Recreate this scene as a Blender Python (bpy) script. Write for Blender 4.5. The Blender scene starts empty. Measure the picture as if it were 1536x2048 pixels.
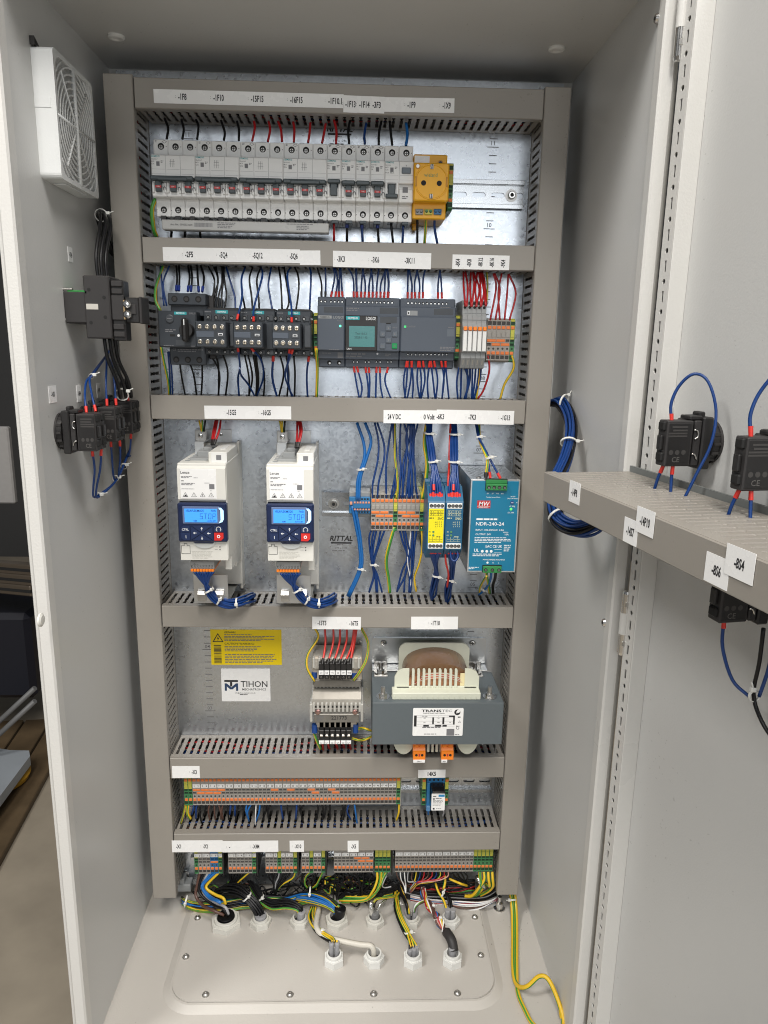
import bpy, math, random
from mathutils import Vector, Matrix
from mathutils.geometry import tessellate_polygon
SC = bpy.context.scene
COL = SC.collection
rnd = random.Random(11)
K = 0.001            # lengths below are millimetres

# ------------------------------------------------------------------ camera
yaw, pit, rol = -0.036441, -0.222184, -0.017558
CAM = Vector((0.024702, -1.018371, 0.843108))
FPX = 1450.85
RM = Matrix.Rotation(yaw, 3, 'Z') @ Matrix.Rotation(pit, 3, 'X') @ Matrix.Rotation(rol, 3, 'Y')
cd = bpy.data.cameras.new('camera')
cam = bpy.data.objects.new('camera', cd)
COL.objects.link(cam)
cd.sensor_fit = 'VERTICAL'; cd.sensor_height = 36.0
cd.lens = FPX / 2048 * 36.0
cd.clip_start = 0.02; cd.clip_end = 100
m = Matrix.Identity(4)
for i in range(3):
    m[i][0] = RM[i][0]; m[i][1] = RM[i][2]; m[i][2] = -RM[i][1]; m[i][3] = CAM[i]
cam.matrix_world = m
SC.camera = cam

# ------------------------------------------------------------------ world, lamps, exposure
w = bpy.data.worlds.new('World'); SC.world = w; w.use_nodes = True
bg = w.node_tree.nodes['Background']
bg.inputs[0].default_value = (0.78, 0.89, 1.0, 1); bg.inputs[1].default_value = 0.05
SC.view_settings.view_transform = 'Standard'; SC.view_settings.look = 'None'
SC.cycles.filter_width = 1.05
SC.view_settings.exposure = 0.0; SC.view_settings.gamma = 1.0

def area(name, loc, target, sx, sy, power, col):
    d = bpy.data.lights.new(name, 'AREA'); d.shape = 'RECTANGLE'; d.size = sx; d.size_y = sy
    d.energy = power; d.color = col
    o = bpy.data.objects.new(name, d); COL.objects.link(o)
    o.location = loc
    o.rotation_euler = (Vector(target) - Vector(loc)).to_track_quat('-Z', 'Y').to_euler()
    return o
# strip lamps under the workshop ceiling and the daylight window row in the opposite wall
area('ceiling_lamp', (0.10, -1.75, 3.3), (0.0, -0.2, 0.2), 0.6, 1.2, 16, (1.0, 0.88, 0.74))
area('ceiling_lamp', (1.00, -1.55, 3.3), (-0.1, -0.2, 0.3), 0.6, 1.2, 56, (1.0, 0.98, 0.96))
area('ceiling_lamp', (-1.9, -1.45, 3.3), (0.2, -0.2, 0.3), 0.6, 1.2, 72, (1.0, 0.98, 0.95))
area('ceiling_lamp', (-0.2, -3.1, 3.5), (0.0, -0.1, 0.3), 0.6, 1.5, 94, (1.0, 0.97, 0.93))
area('window_light', (0.10, -5.0, 1.45), (0.0, 0.0, 0.9), 2.6, 0.95, 36, (0.95, 0.975, 1.0))
area('window_light', (-3.2, -3.6, 0.9), (0.2, -0.2, 0.3), 1.6, 1.3, 13, (0.96, 0.98, 1.0))
area('low_fill_light', (1.3, -3.6, 0.2), (-0.1, -0.1, 0.1), 1.6, 0.9, 9, (0.95, 0.975, 1.0))  # unseen fill lamp, added low in front to brighten the lower walls

# ------------------------------------------------------------------ pixel rays used for measuring the layout (all hit true planes of the cabinet)
def ray(x, y):
    return RM @ Vector(((x - 768) / FPX, 1.0, (1024 - y) / FPX))
CM = CAM * 1000
def P(x, y, Y):
    d = ray(x, y); t = (Y - CM[1]) / d[1]; return CM + d * t
def PX(x, y, X):
    d = ray(x, y); t = (X - CM[0]) / d[0]; return CM + d * t
def PZ(x, y, Z):
    d = ray(x, y); t = (Z - CM[2]) / d[2]; return CM + d * t
DTH = math.radians(9.5)
DU = Vector((math.sin(DTH), -math.cos(DTH), 0)); DN = Vector((-math.cos(DTH), -math.sin(DTH), 0))
DH = Vector((331, -311, 0))
def PD(x, y, b):      # door plane: a along the door, b out of its inner face
    d = ray(x, y); t = ((DH + DN * b - CM).dot(DN)) / d.dot(DN); q = CM + d * t
    return (q - DH).dot(DU), q[2]
def DP(a, b, z): return DH + DU * a + DN * b + Vector((0, 0, z))
MD = Matrix(((DU[0], DN[0], 0, DH[0]), (DU[1], DN[1], 0, DH[1]), (0, 0, 1, 0), (0, 0, 0, 1)))   # (a,b,z) -> world
ZN = dict(A=(250,140,.293), B=(600,140,.358), C=(280,460,.2734), D=(600,460,.3255), E=(290,780,.2669), F=(620,780,.3125),
          G=(300,1180,.2865), H=(590,1180,.319), I=(310,1480,.2539), J=(640,1480,.2865), K=(80,400,.3077), L=(200,1740,.3906),
          M=(650,1740,.3906), N=(1050,700,.3164), Q=(1280,700,.1667), R=(1340,1100,.1709), S=(350,1540,.16276), T=(580,1540,.16276),
          U=(370,1690,.16276), V=(600,1690,.1302), W=(770,1690,.16927), Y=(680,970,.1823), Z=(0,0,1.0))
def zp(z, x, y):
    a, b, s = ZN[z]; return a + x * s, b + y * s
def ZP(z, x, y, Y):
    return P(*zp(z, x, y), Y)

# ------------------------------------------------------------------ materials (procedural)
MATS = {}
def mat(name, rgb, rough=0.45, metal=0.0, var=0.06, vscale=60, bump=0.0, bscale=400, emit=0.0, trans=0.0, coat=0.0, spec=0.5, rvar=0.08):
    if name in MATS: return MATS[name]
    mt = bpy.data.materials.new(name); mt.use_nodes = True
    nt = mt.node_tree; b = nt.nodes['Principled BSDF']
    b.inputs['Base Color'].default_value = (*rgb, 1); b.inputs['Roughness'].default_value = rough
    b.inputs['Metallic'].default_value = metal
    b.inputs['Specular IOR Level'].default_value = spec
    if trans: b.inputs['Transmission Weight'].default_value = trans
    if coat: b.inputs['Coat Weight'].default_value = coat; b.inputs['Coat Roughness'].default_value = 0.15
    if emit:
        b.inputs['Emission Color'].default_value = (*rgb, 1); b.inputs['Emission Strength'].default_value = emit
    g = nt.nodes.new('ShaderNodeNewGeometry')
    if var or rvar:
        n = nt.nodes.new('ShaderNodeTexNoise'); n.inputs['Scale'].default_value = vscale; n.inputs['Detail'].default_value = 4
        nt.links.new(g.outputs['Position'], n.inputs['Vector'])
        mx = nt.nodes.new('ShaderNodeMix'); mx.data_type = 'RGBA'
        mx.inputs[6].default_value = tuple(c * (1 - var) for c in rgb) + (1,)
        mx.inputs[7].default_value = tuple(min(1, c * (1 + var)) for c in rgb) + (1,)
        nt.links.new(n.outputs['Fac'], mx.inputs[0]); nt.links.new(mx.outputs[2], b.inputs['Base Color'])
        mr = nt.nodes.new('ShaderNodeMapRange'); mr.inputs[3].default_value = max(0.03, rough - rvar); mr.inputs[4].default_value = min(1, rough + rvar)
        nt.links.new(n.outputs['Fac'], mr.inputs[0]); nt.links.new(mr.outputs[0], b.inputs['Roughness'])
    if bump:
        n2 = nt.nodes.new('ShaderNodeTexNoise'); n2.inputs['Scale'].default_value = bscale; n2.inputs['Detail'].default_value = 2
        nt.links.new(g.outputs['Position'], n2.inputs['Vector'])
        bp = nt.nodes.new('ShaderNodeBump'); bp.inputs['Strength'].default_value = bump; bp.inputs['Distance'].default_value = 0.0004
        nt.links.new(n2.outputs['Fac'], bp.inputs['Height']); nt.links.new(bp.outputs['Normal'], b.inputs['Normal'])
    MATS[name] = mt; return mt

PAINT = mat('painted_steel', (0.56, 0.56, 0.545), 0.34, var=0.04, vscale=6, bump=0.34, bscale=430)
FLOORP = mat('beige_floor_paint', (0.50, 0.475, 0.435), 0.40, var=0.06, vscale=9, bump=0.3, bscale=430)  # warmer, slightly darker base colour than the wall paint
PAINT2 = mat('painted_flange', (0.62, 0.612, 0.585), 0.30, var=0.03, vscale=9, bump=0.5, bscale=420)
DUCT = mat('duct_plastic', (0.290, 0.268, 0.236), 0.38, var=0.09, vscale=11, bump=0.08, bscale=900, rvar=0.12)
DUCTE = mat('lit_duct_edge', (0.50, 0.465, 0.42), 0.45)  # duct plastic lightened for slot edges, the light on them put into the colour
DUCTIN = mat('duct_inside', (0.20, 0.19, 0.175), 0.6)
WHITE = mat('white_plastic', (0.74, 0.74, 0.72), 0.4, var=0.03)
CREAM = mat('cream_plastic', (0.70, 0.69, 0.64), 0.42, var=0.03)
MCB = mat('breaker_plastic', (0.82, 0.82, 0.805), 0.33, var=0.04)
MCBD = mat('breaker_lever', (0.055, 0.072, 0.08), 0.38)
RED = mat('red_plastic', (0.62, 0.025, 0.02), 0.4)
ORANGE = mat('orange_plastic', (0.80, 0.205, 0.045), 0.42)
ORANGEB = mat('bright_orange_plastic', (0.90, 0.235, 0.015), 0.4)
YELLOW = mat('yellow_plastic', (0.86, 0.43, 0.003), 0.38)
SIGN = mat('yellow_sticker', (0.95, 0.70, 0.0), 0.4, var=0.03)
BLACK = mat('black_plastic', (0.016, 0.015, 0.015), 0.42)
BLACKM = mat('matt_black_plastic', (0.028, 0.026, 0.026), 0.55)
HOLE = mat('dark_recess', (0.008, 0.008, 0.008), 0.7, var=0)
INK = mat('black_ink', (0.02, 0.02, 0.022), 0.5, var=0)
INKG = mat('grey_ink', (0.18, 0.18, 0.19), 0.5, var=0)
INKW = mat('white_ink', (0.85, 0.87, 0.88), 0.5, var=0)
INKT = mat('teal_ink', (0.02, 0.33, 0.36), 0.5, var=0)
INKR = mat('red_ink', (0.50, 0.03, 0.03), 0.5, var=0)
PAPER = mat('label_paper', (0.86, 0.86, 0.85), 0.27, var=0.02, bump=0.25, bscale=60)
CHROME = mat('bright_metal', (0.72, 0.71, 0.69), 0.22, 1.0, var=0.08)
STEEL = mat('dull_steel', (0.50, 0.49, 0.47), 0.34, 1.0, var=0.10)
BRASS = mat('brass', (0.78, 0.56, 0.30), 0.3, 1.0)
RAIL = mat('zinc_rail', (0.58, 0.60, 0.62), 0.26, 1.0, var=0.06, vscale=40)
SLATE = mat('slate_plastic', (0.074, 0.090, 0.116), 0.42, var=0.04)
SLATE2 = mat('dark_slate_plastic', (0.050, 0.056, 0.064), 0.42, var=0.04)
SLATE3 = mat('slate_key', (0.105, 0.125, 0.15), 0.4)
ANTH = mat('anthracite_plastic', (0.030, 0.036, 0.044), 0.40, var=0.05)
TERM = mat('terminal_grey', (0.34, 0.32, 0.29), 0.45, var=0.04)
TBLUE = mat('terminal_blue', (0.022, 0.16, 0.36), 0.42)
TGRN = mat('terminal_green', (0.055, 0.22, 0.085), 0.42)
TYEL = mat('terminal_yellow', (0.52, 0.50, 0.07), 0.42)
RELG = mat('relay_grey', (0.29, 0.30, 0.30), 0.42)
NAVY = mat('keypad_navy', (0.008, 0.018, 0.065), 0.35)
NAVY2 = mat('keypad_key', (0.012, 0.026, 0.085), 0.4)
RELB = mat('relay_blue', (0.012, 0.105, 0.21), 0.40)
RELY = mat('relay_yellow', (0.82, 0.72, 0.01), 0.42)
PSUB = mat('psu_blue', (0.004, 0.175, 0.31), 0.33)
ALU = mat('aluminium', (0.66, 0.67, 0.67), 0.36, 1.0, var=0.04, bump=0.1, bscale=900)
TRG = mat('core_paint', (0.105, 0.125, 0.135), 0.42, var=0.05, vscale=200)
NYLON = mat('natural_nylon', (0.62, 0.63, 0.52), 0.45, var=0.05)
TIE = mat('tie_nylon', (0.72, 0.72, 0.68), 0.4)
VARN = mat('varnished_winding', (0.17, 0.092, 0.045), 0.24, var=0.3, vscale=25, coat=0.2)
COPPER = mat('copper_winding', (0.48, 0.22, 0.12), 0.35, 0.6, var=0.25, vscale=300)
TAPE = mat('clear_tape', (0.34, 0.32, 0.28), 0.16, var=0.2, vscale=60, bump=0.6, bscale=50, coat=0.4)
LAMI = mat('laminated_steel', (0.22, 0.21, 0.19), 0.4, 0.5, var=0.25, vscale=120)
CABLE = mat('cable_jacket', (0.30, 0.30, 0.31), 0.45)
CABLEW = mat('pale_cable_jacket', (0.60, 0.57, 0.50), 0.45)
GLAND = mat('gland_polyamide', (0.62, 0.61, 0.56), 0.42, var=0.04)
GREENB = mat('green_key', (0.0, 0.26, 0.07), 0.4)
CONG = mat('connector_green', (0.03, 0.22, 0.06), 0.4)
GLED = mat('green_led', (0.10, 0.95, 0.45), 0.4, var=0, emit=1.6)
LCDB = mat('lcd_backlit_blue', (0.06, 0.33, 0.92), 0.25, var=0.03, emit=0.42)
LCDE = mat('lcd_light_edge', (0.45, 0.72, 1.0), 0.3, var=0, emit=0.8)
LCDG = mat('lcd_teal', (0.05, 0.20, 0.20), 0.25, var=0.03, emit=0.04)
LCDI = mat('lcd_ink_blue', (0.006, 0.04, 0.28), 0.4, var=0)
LCDK = mat('lcd_ink_dark', (0.006, 0.045, 0.05), 0.4, var=0)
FOIL = mat('foil_braid', (0.75, 0.75, 0.73), 0.2, 1.0, var=0.2, vscale=300, bump=1.0, bscale=500)
WB = mat('wire_blue', (0.004, 0.038, 0.175), 0.36, var=0.14, vscale=120)
WL = mat('wire_light_blue', (0.012, 0.135, 0.42), 0.36, var=0.05)
WK = mat('wire_black', (0.006, 0.006, 0.007), 0.40, var=0, spec=0.35)
WR = mat('wire_red', (0.42, 0.012, 0.015), 0.36, var=0.05)
WRL = mat('wire_bright_red', (0.62, 0.035, 0.025), 0.36, var=0.05)
WN = mat('wire_brown', (0.095, 0.045, 0.032), 0.4, var=0.05)
WG = mat('wire_grey', (0.36, 0.36, 0.37), 0.4, var=0.05)
WW = mat('wire_white', (0.78, 0.78, 0.77), 0.4, var=0.02)
WP = mat('wire_pink', (0.55, 0.28, 0.24), 0.4, var=0.05)
WY = mat('wire_yellow_side', (0.72, 0.46, 0.02), 0.38, var=0.04)
WE = mat('wire_green_side', (0.06, 0.27, 0.04), 0.38, var=0.04)

def specks(mt, dark=0.45):     # sparse dust specks and short scuffs of their own shape
    nt = mt.node_tree; b = nt.nodes['Principled BSDF']; src = b.inputs['Base Color'].links[0].from_socket
    g = nt.nodes.new('ShaderNodeNewGeometry'); a = nt.nodes.new('ShaderNodeTexNoise'); a.inputs['Scale'].default_value = 330; a.inputs['Detail'].default_value = 1
    mp_ = nt.nodes.new('ShaderNodeMapping'); mp_.inputs['Scale'].default_value = (1, .55, .8); nt.links.new(g.outputs['Position'], mp_.inputs[0]); nt.links.new(mp_.outputs[0], a.inputs['Vector'])
    c = nt.nodes.new('ShaderNodeTexNoise'); c.inputs['Scale'].default_value = 5; nt.links.new(g.outputs['Position'], c.inputs['Vector'])
    sm = nt.nodes.new('ShaderNodeMath'); sm.operation = 'MULTIPLY_ADD'; sm.inputs[1].default_value = .35; nt.links.new(c.outputs['Fac'], sm.inputs[0]); nt.links.new(a.outputs['Fac'], sm.inputs[2])
    mr = nt.nodes.new('ShaderNodeMapRange'); mr.inputs[1].default_value = .955; mr.inputs[2].default_value = .985; mr.inputs[4].default_value = dark; nt.links.new(sm.outputs[0], mr.inputs[0])
    mx = nt.nodes.new('ShaderNodeMix'); mx.data_type = 'RGBA'; mx.inputs[7].default_value = (.10, .09, .08, 1)
    nt.links.new(mr.outputs[0], mx.inputs[0]); nt.links.new(src, mx.inputs[6]); nt.links.new(mx.outputs[2], b.inputs['Base Color'])
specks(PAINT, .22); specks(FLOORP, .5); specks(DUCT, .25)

def zinc():
    mt = mat('galvanised_sheet', (0.60, 0.62, 0.64), 0.34, 1.0, var=0.0, rvar=0)
    nt = mt.node_tree; b = nt.nodes['Principled BSDF']
    for n in list(nt.nodes):
        if n.type in ('TEX_NOISE', 'MIX', 'MAP_RANGE'): nt.nodes.remove(n)
    g = nt.nodes.new('ShaderNodeNewGeometry')
    v = nt.nodes.new('ShaderNodeTexVoronoi'); v.inputs['Scale'].default_value = 330
    nn = nt.nodes.new('ShaderNodeTexNoise'); nn.inputs['Scale'].default_value = 90; nn.inputs['Detail'].default_value = 5
    n3 = nt.nodes.new('ShaderNodeTexNoise'); n3.inputs['Scale'].default_value = 7; n3.inputs['Detail'].default_value = 3
    add = nt.nodes.new('ShaderNodeVectorMath'); add.operation = 'MULTIPLY_ADD'; add.inputs[1].default_value = (0.012,) * 3
    nt.links.new(g.outputs['Position'], nn.inputs['Vector']); nt.links.new(g.outputs['Position'], n3.inputs['Vector'])
    nt.links.new(nn.outputs['Color'], add.inputs[0]); nt.links.new(g.outputs['Position'], add.inputs[2])
    nt.links.new(add.outputs[0], v.inputs['Vector'])
    mr = nt.nodes.new('ShaderNodeMapRange'); mr.inputs[3].default_value = 0.25; mr.inputs[4].default_value = 0.36
    sm = nt.nodes.new('ShaderNodeMath'); sm.operation = 'ADD'
    s1 = nt.nodes.new('ShaderNodeSeparateColor'); nt.links.new(v.outputs['Color'], s1.inputs[0])
    h = nt.nodes.new('ShaderNodeMath'); h.operation = 'MULTIPLY'; h.inputs[1].default_value = 0.65; nt.links.new(s1.outputs[0], h.inputs[0])
    h2 = nt.nodes.new('ShaderNodeMath'); h2.operation = 'MULTIPLY'; h2.inputs[1].default_value = 0.35; nt.links.new(n3.outputs['Fac'], h2.inputs[0])
    nt.links.new(h.outputs[0], sm.inputs[0]); nt.links.new(h2.outputs[0], sm.inputs[1])
    nt.links.new(sm.outputs[0], mr.inputs[0]); nt.links.new(mr.outputs[0], b.inputs['Roughness'])
    cr = nt.nodes.new('ShaderNodeMix'); cr.data_type = 'RGBA'
    cr.inputs[6].default_value = (0.58, 0.62, 0.67, 1); cr.inputs[7].default_value = (0.68, 0.72, 0.765, 1)
    nt.links.new(sm.outputs[0], cr.inputs[0]); nt.links.new(cr.outputs[2], b.inputs['Base Color'])
    bp = nt.nodes.new('ShaderNodeBump'); bp.inputs['Strength'].default_value = 0.05; bp.inputs['Distance'].default_value = 0.0003
    nt.links.new(nn.outputs['Fac'], bp.inputs['Height']); nt.links.new(bp.outputs['Normal'], b.inputs['Normal'])
    return mt
ZINC = zinc()

# ------------------------------------------------------------------ mesh builder (millimetres in, metres out)
_T = {}
def glyphs(s, bold=False):
    key = (s, bold)
    if key not in _T:
        cu = bpy.data.curves.new('lettering', 'FONT'); cu.body = s; cu.size = 1.0; cu.resolution_u = 2; cu.offset = 0.028 if bold else 0.008
        ob = bpy.data.objects.new('lettering', cu); me = ob.to_mesh()
        vs = [tuple(v.co[:2]) for v in me.vertices]; fs = [tuple(p.vertices) for p in me.polygons]
        ob.to_mesh_clear(); bpy.data.objects.remove(ob); bpy.data.curves.remove(cu)
        xs = [v[0] for v in vs] or [0]; ys = [v[1] for v in vs] or [0]
        _T[key] = (vs, fs, min(xs), max(xs), min(ys), max(ys))
    return _T[key]

def catmull(pts, sub=5):
    pts = [Vector(p) for p in pts]
    if len(pts) < 3:
        return [pts[0].lerp(pts[1], t / 3) for t in range(4)]
    q = [pts[0] * 2 - pts[1]] + pts + [pts[-1] * 2 - pts[-2]]
    out = []
    for i in range(1, len(q) - 2):
        p0, p1, p2, p3 = q[i - 1], q[i], q[i + 1], q[i + 2]
        for k in range(sub):
            t = k / sub
            out.append(0.5 * ((2 * p1) + (p2 - p0) * t + (2 * p0 - 5 * p1 + 4 * p2 - p3) * t * t + (3 * p1 - p0 - 3 * p2 + p3) * t ** 3))
    out.append(pts[-1]); return out

class MB:
    def __init__(s, M=None): s.v = []; s.f = []; s.m = []; s.sm = []; s.mats = []; s.M = M
    def mi(s, mt):
        if mt not in s.mats: s.mats.append(mt)
        return s.mats.index(mt)
    def add(s, vs, fs, mt, smooth=False):
        b = len(s.v); i = s.mi(mt)
        for p in vs:
            p = Vector(p); s.v.append(s.M @ p if s.M else p)
        for f in fs: s.f.append(tuple(b + k for k in f)); s.m.append(i); s.sm.append(smooth)
    def box(s, x0, x1, y0, y1, z0, z1, mt, c=0.0):
        lo = (min(x0, x1), min(y0, y1), min(z0, z1)); hi = (max(x0, x1), max(y0, y1), max(z0, z1))
        c = min(c, *[(hi[i] - lo[i]) * 0.45 for i in range(3)])
        if c <= 0:
            v = [(a, b, d) for a in (lo[0], hi[0]) for b in (lo[1], hi[1]) for d in (lo[2], hi[2])]
            s.add(v, [(0,1,3,2),(4,6,7,5),(0,4,5,1),(2,3,7,6),(0,2,6,4),(1,5,7,3)], mt); return
        v = []; idx = {}
        for sx in (0, 1):
            for sy in (0, 1):
                for sz in (0, 1):
                    for ax in range(3):
                        q = []
                        for i, sg in enumerate((sx, sy, sz)):
                            base = hi[i] if sg else lo[i]
                            q.append(base if i == ax else base + (-c if sg else c))
                        idx[(sx, sy, sz, ax)] = len(v); v.append(tuple(q))
        fs = []
        for ax in range(3):
            o = [i for i in range(3) if i != ax]
            for sg in (0, 1):
                ring = []
                for a, b in ((0, 0), (1, 0), (1, 1), (0, 1)):
                    k = [0, 0, 0]; k[ax] = sg; k[o[0]] = a; k[o[1]] = b; ring.append(idx[(*k, ax)])
                fs.append(tuple(ring))
        for ax in range(3):      # edges along ax
            o = [i for i in range(3) if i != ax]
            for a in (0, 1):
                for b in (0, 1):
                    k0 = [0, 0, 0]; k1 = [0, 0, 0]; k1[ax] = 1
                    for k in (k0, k1): k[o[0]] = a; k[o[1]] = b
                    fs.append((idx[(*k0, o[0])], idx[(*k0, o[1])], idx[(*k1, o[1])], idx[(*k1, o[0])]))
        for sx in (0, 1):
            for sy in (0, 1):
                for sz in (0, 1): fs.append(tuple(idx[(sx, sy, sz, a)] for a in range(3)))
        ctr = Vector([(lo[i] + hi[i]) / 2 for i in range(3)])
        out = []
        for f in fs:
            p = [Vector(v[i]) for i in f]; n = (p[1] - p[0]).cross(p[2] - p[0])
            out.append(f if n.dot(p[0] - ctr) > 0 else f[::-1])
        s.add(v, out, mt)
    def rect(s, x0, x1, z0, z1, y, mt):          # print facing the viewer (-Y)
        s.add([(x0, y, z0), (x1, y, z0), (x1, y, z1), (x0, y, z1)], [(0, 1, 2, 3)], mt)
    def poly(s, pts, y, mt):
        s.add([(a, y, b) for a, b in pts], [tuple(range(len(pts)))], mt)
    def prism(s, prof, x0, x1, mt, fm=None):     # prof in (y,z), swept along x
        n = len(prof)
        vs = [(x0, a, b) for a, b in prof] + [(x1, a, b) for a, b in prof]
        tr = tessellate_polygon([[Vector((a, b, 0)) for a, b in prof]])
        cap = [tuple(t) for t in tr] + [tuple(n + i for i in reversed(t)) for t in tr]
        s.add(vs, cap, mt)
        for i in range(n):
            j = (i + 1) % n
            mm = mt if fm is None else fm((prof[i][1] + prof[j][1]) / 2)
            s.add([vs[i], vs[j], vs[n + j], vs[n + i]], [(0, 1, 2, 3)], mm)
    def plate(s, outer, holes, t0, t1, mt, plane='xy', edge=None):   # flat sheet with cut-outs; t = third axis
        def p3(a, b, t): return (a, b, t) if plane == 'xy' else ((a, t, b) if plane == 'xz' else (t, a, b))
        loops = [outer] + holes
        flat = [q for l in loops for q in l]
        tr = tessellate_polygon([[Vector((a, b, 0)) for a, b in l] for l in loops])
        n = len(flat)
        vs = [p3(a, b, t0) for a, b in flat] + [p3(a, b, t1) for a, b in flat]
        s.add(vs, [tuple(t) for t in tr] + [tuple(n + i for i in reversed(t)) for t in tr], mt)
        b = 0
        for l in loops:
            k = len(l)
            s.add([vs[b + i] for i in range(k)] + [vs[n + b + i] for i in range(k)], [(i, (i + 1) % k, k + (i + 1) % k, k + i) for i in range(k)], edge or mt)
            b += k
    def cyl(s, p, d, r0, r1, h, mt, n=12, caps=True, smooth=True, inner=0):
        d = Vector(d).normalized(); p = Vector(p)
        u = d.orthogonal().normalized(); w2 = d.cross(u)
        ring = [(math.cos(2 * math.pi * i / n), math.sin(2 * math.pi * i / n)) for i in range(n)]
        A = [p + (u * a + w2 * b) * r0 for a, b in ring]; B = [p + d * h + (u * a + w2 * b) * r1 for a, b in ring]
        s.add(A + B, [(i, (i + 1) % n, n + (i + 1) % n, n + i) for i in range(n)], mt, smooth)
        if caps:
            if inner:
                C2 = [p + d * h + (u * a + w2 * b) * inner for a, b in ring]; D2 = [p + (u * a + w2 * b) * inner for a, b in ring]
                q = [(i, (i + 1) % n, n + (i + 1) % n, n + i) for i in range(n)]
                s.add(B + C2, q, mt); s.add(C2 + D2, q, mt, smooth); s.add(D2 + A, q, mt)
            else:
                s.add(A, [tuple(range(n))[::-1]], mt); s.add(B, [tuple(range(n))], mt)
    def lathe(s, prof, p, d, mt, n=14, smooth=True):      # prof: (radius, height)
        for (r0, h0), (r1, h1) in zip(prof, prof[1:]):
            dd = Vector(d).normalized()
            if abs(h1 - h0) < 1e-6: h1 = h0 + 1e-4
            s.cyl(Vector(p) + dd * h0, dd, max(r0, 1e-3), max(r1, 1e-3), h1 - h0, mt, n, False, smooth)
    def tube(s, pts, r, mt, n=7, sub=5, mt2=None, smoothpath=True, r2=None):
        pts = catmull(pts, sub) if smoothpath else [Vector(p) for p in pts]
        T = (pts[1] - pts[0]).normalized(); u = T.orthogonal().normalized()
        if mt2: u = Matrix.Rotation(rnd.uniform(0, 6.28), 3, T) @ u
        rings = []
        for i, p in enumerate(pts):
            t = (pts[min(i + 1, len(pts) - 1)] - pts[max(i - 1, 0)])
            t = t.normalized() if t.length > 1e-9 else T
            u = (u - t * u.dot(t)); u = u.normalized() if u.length > 1e-6 else t.orthogonal().normalized()
            w2 = t.cross(u)
            rr = r if r2 is None else r + (r2 - r) * i / (len(pts) - 1)
            rings.append([p + (u * math.cos(2 * math.pi * k / n) + w2 * math.sin(2 * math.pi * k / n)) * rr for k in range(n)])
        vs = [q for g in rings for q in g]; L = len(rings)
        for k in range(n):
            fs = [(i * n + k, i * n + (k + 1) % n, (i + 1) * n + (k + 1) % n, (i + 1) * n + k) for i in range(L - 1)]
            s.add([], [], mt)
            base = len(s.v)
            if k == 0:
                b0 = base
                for p in vs: s.v.append(s.M @ p if s.M else p)
            mm = s.mi(mt2 if (mt2 and k * 8 // n in (0, 1, 4)) else mt)
            for f in fs: s.f.append(tuple(b0 + i for i in f)); s.m.append(mm); s.sm.append(True)
        i0 = s.mi(mt)
        s.f.append(tuple(b0 + i for i in range(n))[::-1]); s.m.append(i0); s.sm.append(False)
        s.f.append(tuple(b0 + (L - 1) * n + i for i in range(n))); s.m.append(i0); s.sm.append(False)
    def text(s, t, x, z, y, h, mt, sx=1.0, al='c', wmax=None, rot=0, xf=None, bold=False):
        vs, fs, a0, a1, b0, b1 = glyphs(t, bold)
        if not vs: return
        k = h / 0.69; kx = k * sx
        if wmax: kx = min(kx, wmax / max(a1 - a0, 1e-6))
        ox = {'c': (a0 + a1) / 2, 'l': a0, 'r': a1}[al]
        ca, sa = math.cos(rot), math.sin(rot)
        out = []
        for a, b in vs:
            px, pz = (a - ox) * kx, b * k
            out.append((x + px * ca - pz * sa, y, z + px * sa + pz * ca))
        if xf: out = [xf(p) for p in out]
        s.add(out, fs, mt)
    def lines(s, x0, x1, z1, z0, n, y, mt, fill=0.55, last=0.7):     # rows of small print, too fine to read
        h = (z1 - z0) / n
        for i in range(n):
            x = x0; zt = z1 - i * h; end = x0 + (x1 - x0) * (last if i == n - 1 else rnd.uniform(0.75, 1.0))
            while x < end:
                l = rnd.uniform(1.2, 3.4) * h * 0.8
                s.rect(x, min(x + l, end), zt - h * fill, zt, y, mt); x += l + h * 0.35
    def mesh(s, name, origin=(0, 0, 0)):
        me = bpy.data.meshes.new(name); o = Vector(origin)
        me.from_pydata([tuple((p - o) * K) for p in s.v], [], s.f)
        for mt in s.mats: me.materials.append(mt)
        me.polygons.foreach_set('material_index', s.m); me.polygons.foreach_set('use_smooth', s.sm)
        me.update(); return me

def tag(o, label=None, cat=None, group=None, kind=None):
    if label: o['label'] = label
    if cat: o['category'] = cat
    if group: o['group'] = group
    if kind: o['kind'] = kind
    return o
def thing(name, label, cat, loc, group=None):
    o = bpy.data.objects.new(name, None); COL.objects.link(o); o.empty_display_size = 0.01
    o.location = Vector(loc) * K; return tag(o, label, cat, group)
def wloc(o):
    v = Vector(o.location)
    while o.parent: o = o.parent; v += Vector(o.location)
    return v / K
def part(name, mb, root, label=None):
    ob = bpy.data.objects.new(name, mb.mesh(name, wloc(root))); COL.objects.link(ob); ob.parent = root
    if label: ob['label'] = label
    return ob
def solo(name, mb, label, cat, loc=None, group=None, kind=None):
    if loc is None:
        n = len(mb.v); loc = sum(mb.v, Vector()) / n
        loc = Vector((loc[0], loc[1], min(v[2] for v in mb.v)))
    ob = bpy.data.objects.new(name, mb.mesh(name, loc)); COL.objects.link(ob); ob.location = Vector(loc) * K
    return tag(ob, label, cat, group, kind)
def inst(name, me, root, p):        # one more piece sharing a mesh, p in world mm
    ob = bpy.data.objects.new(name, me); COL.objects.link(ob); ob.parent = root
    ob.location = (Vector(p) - wloc(root)) * K; return ob
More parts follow.
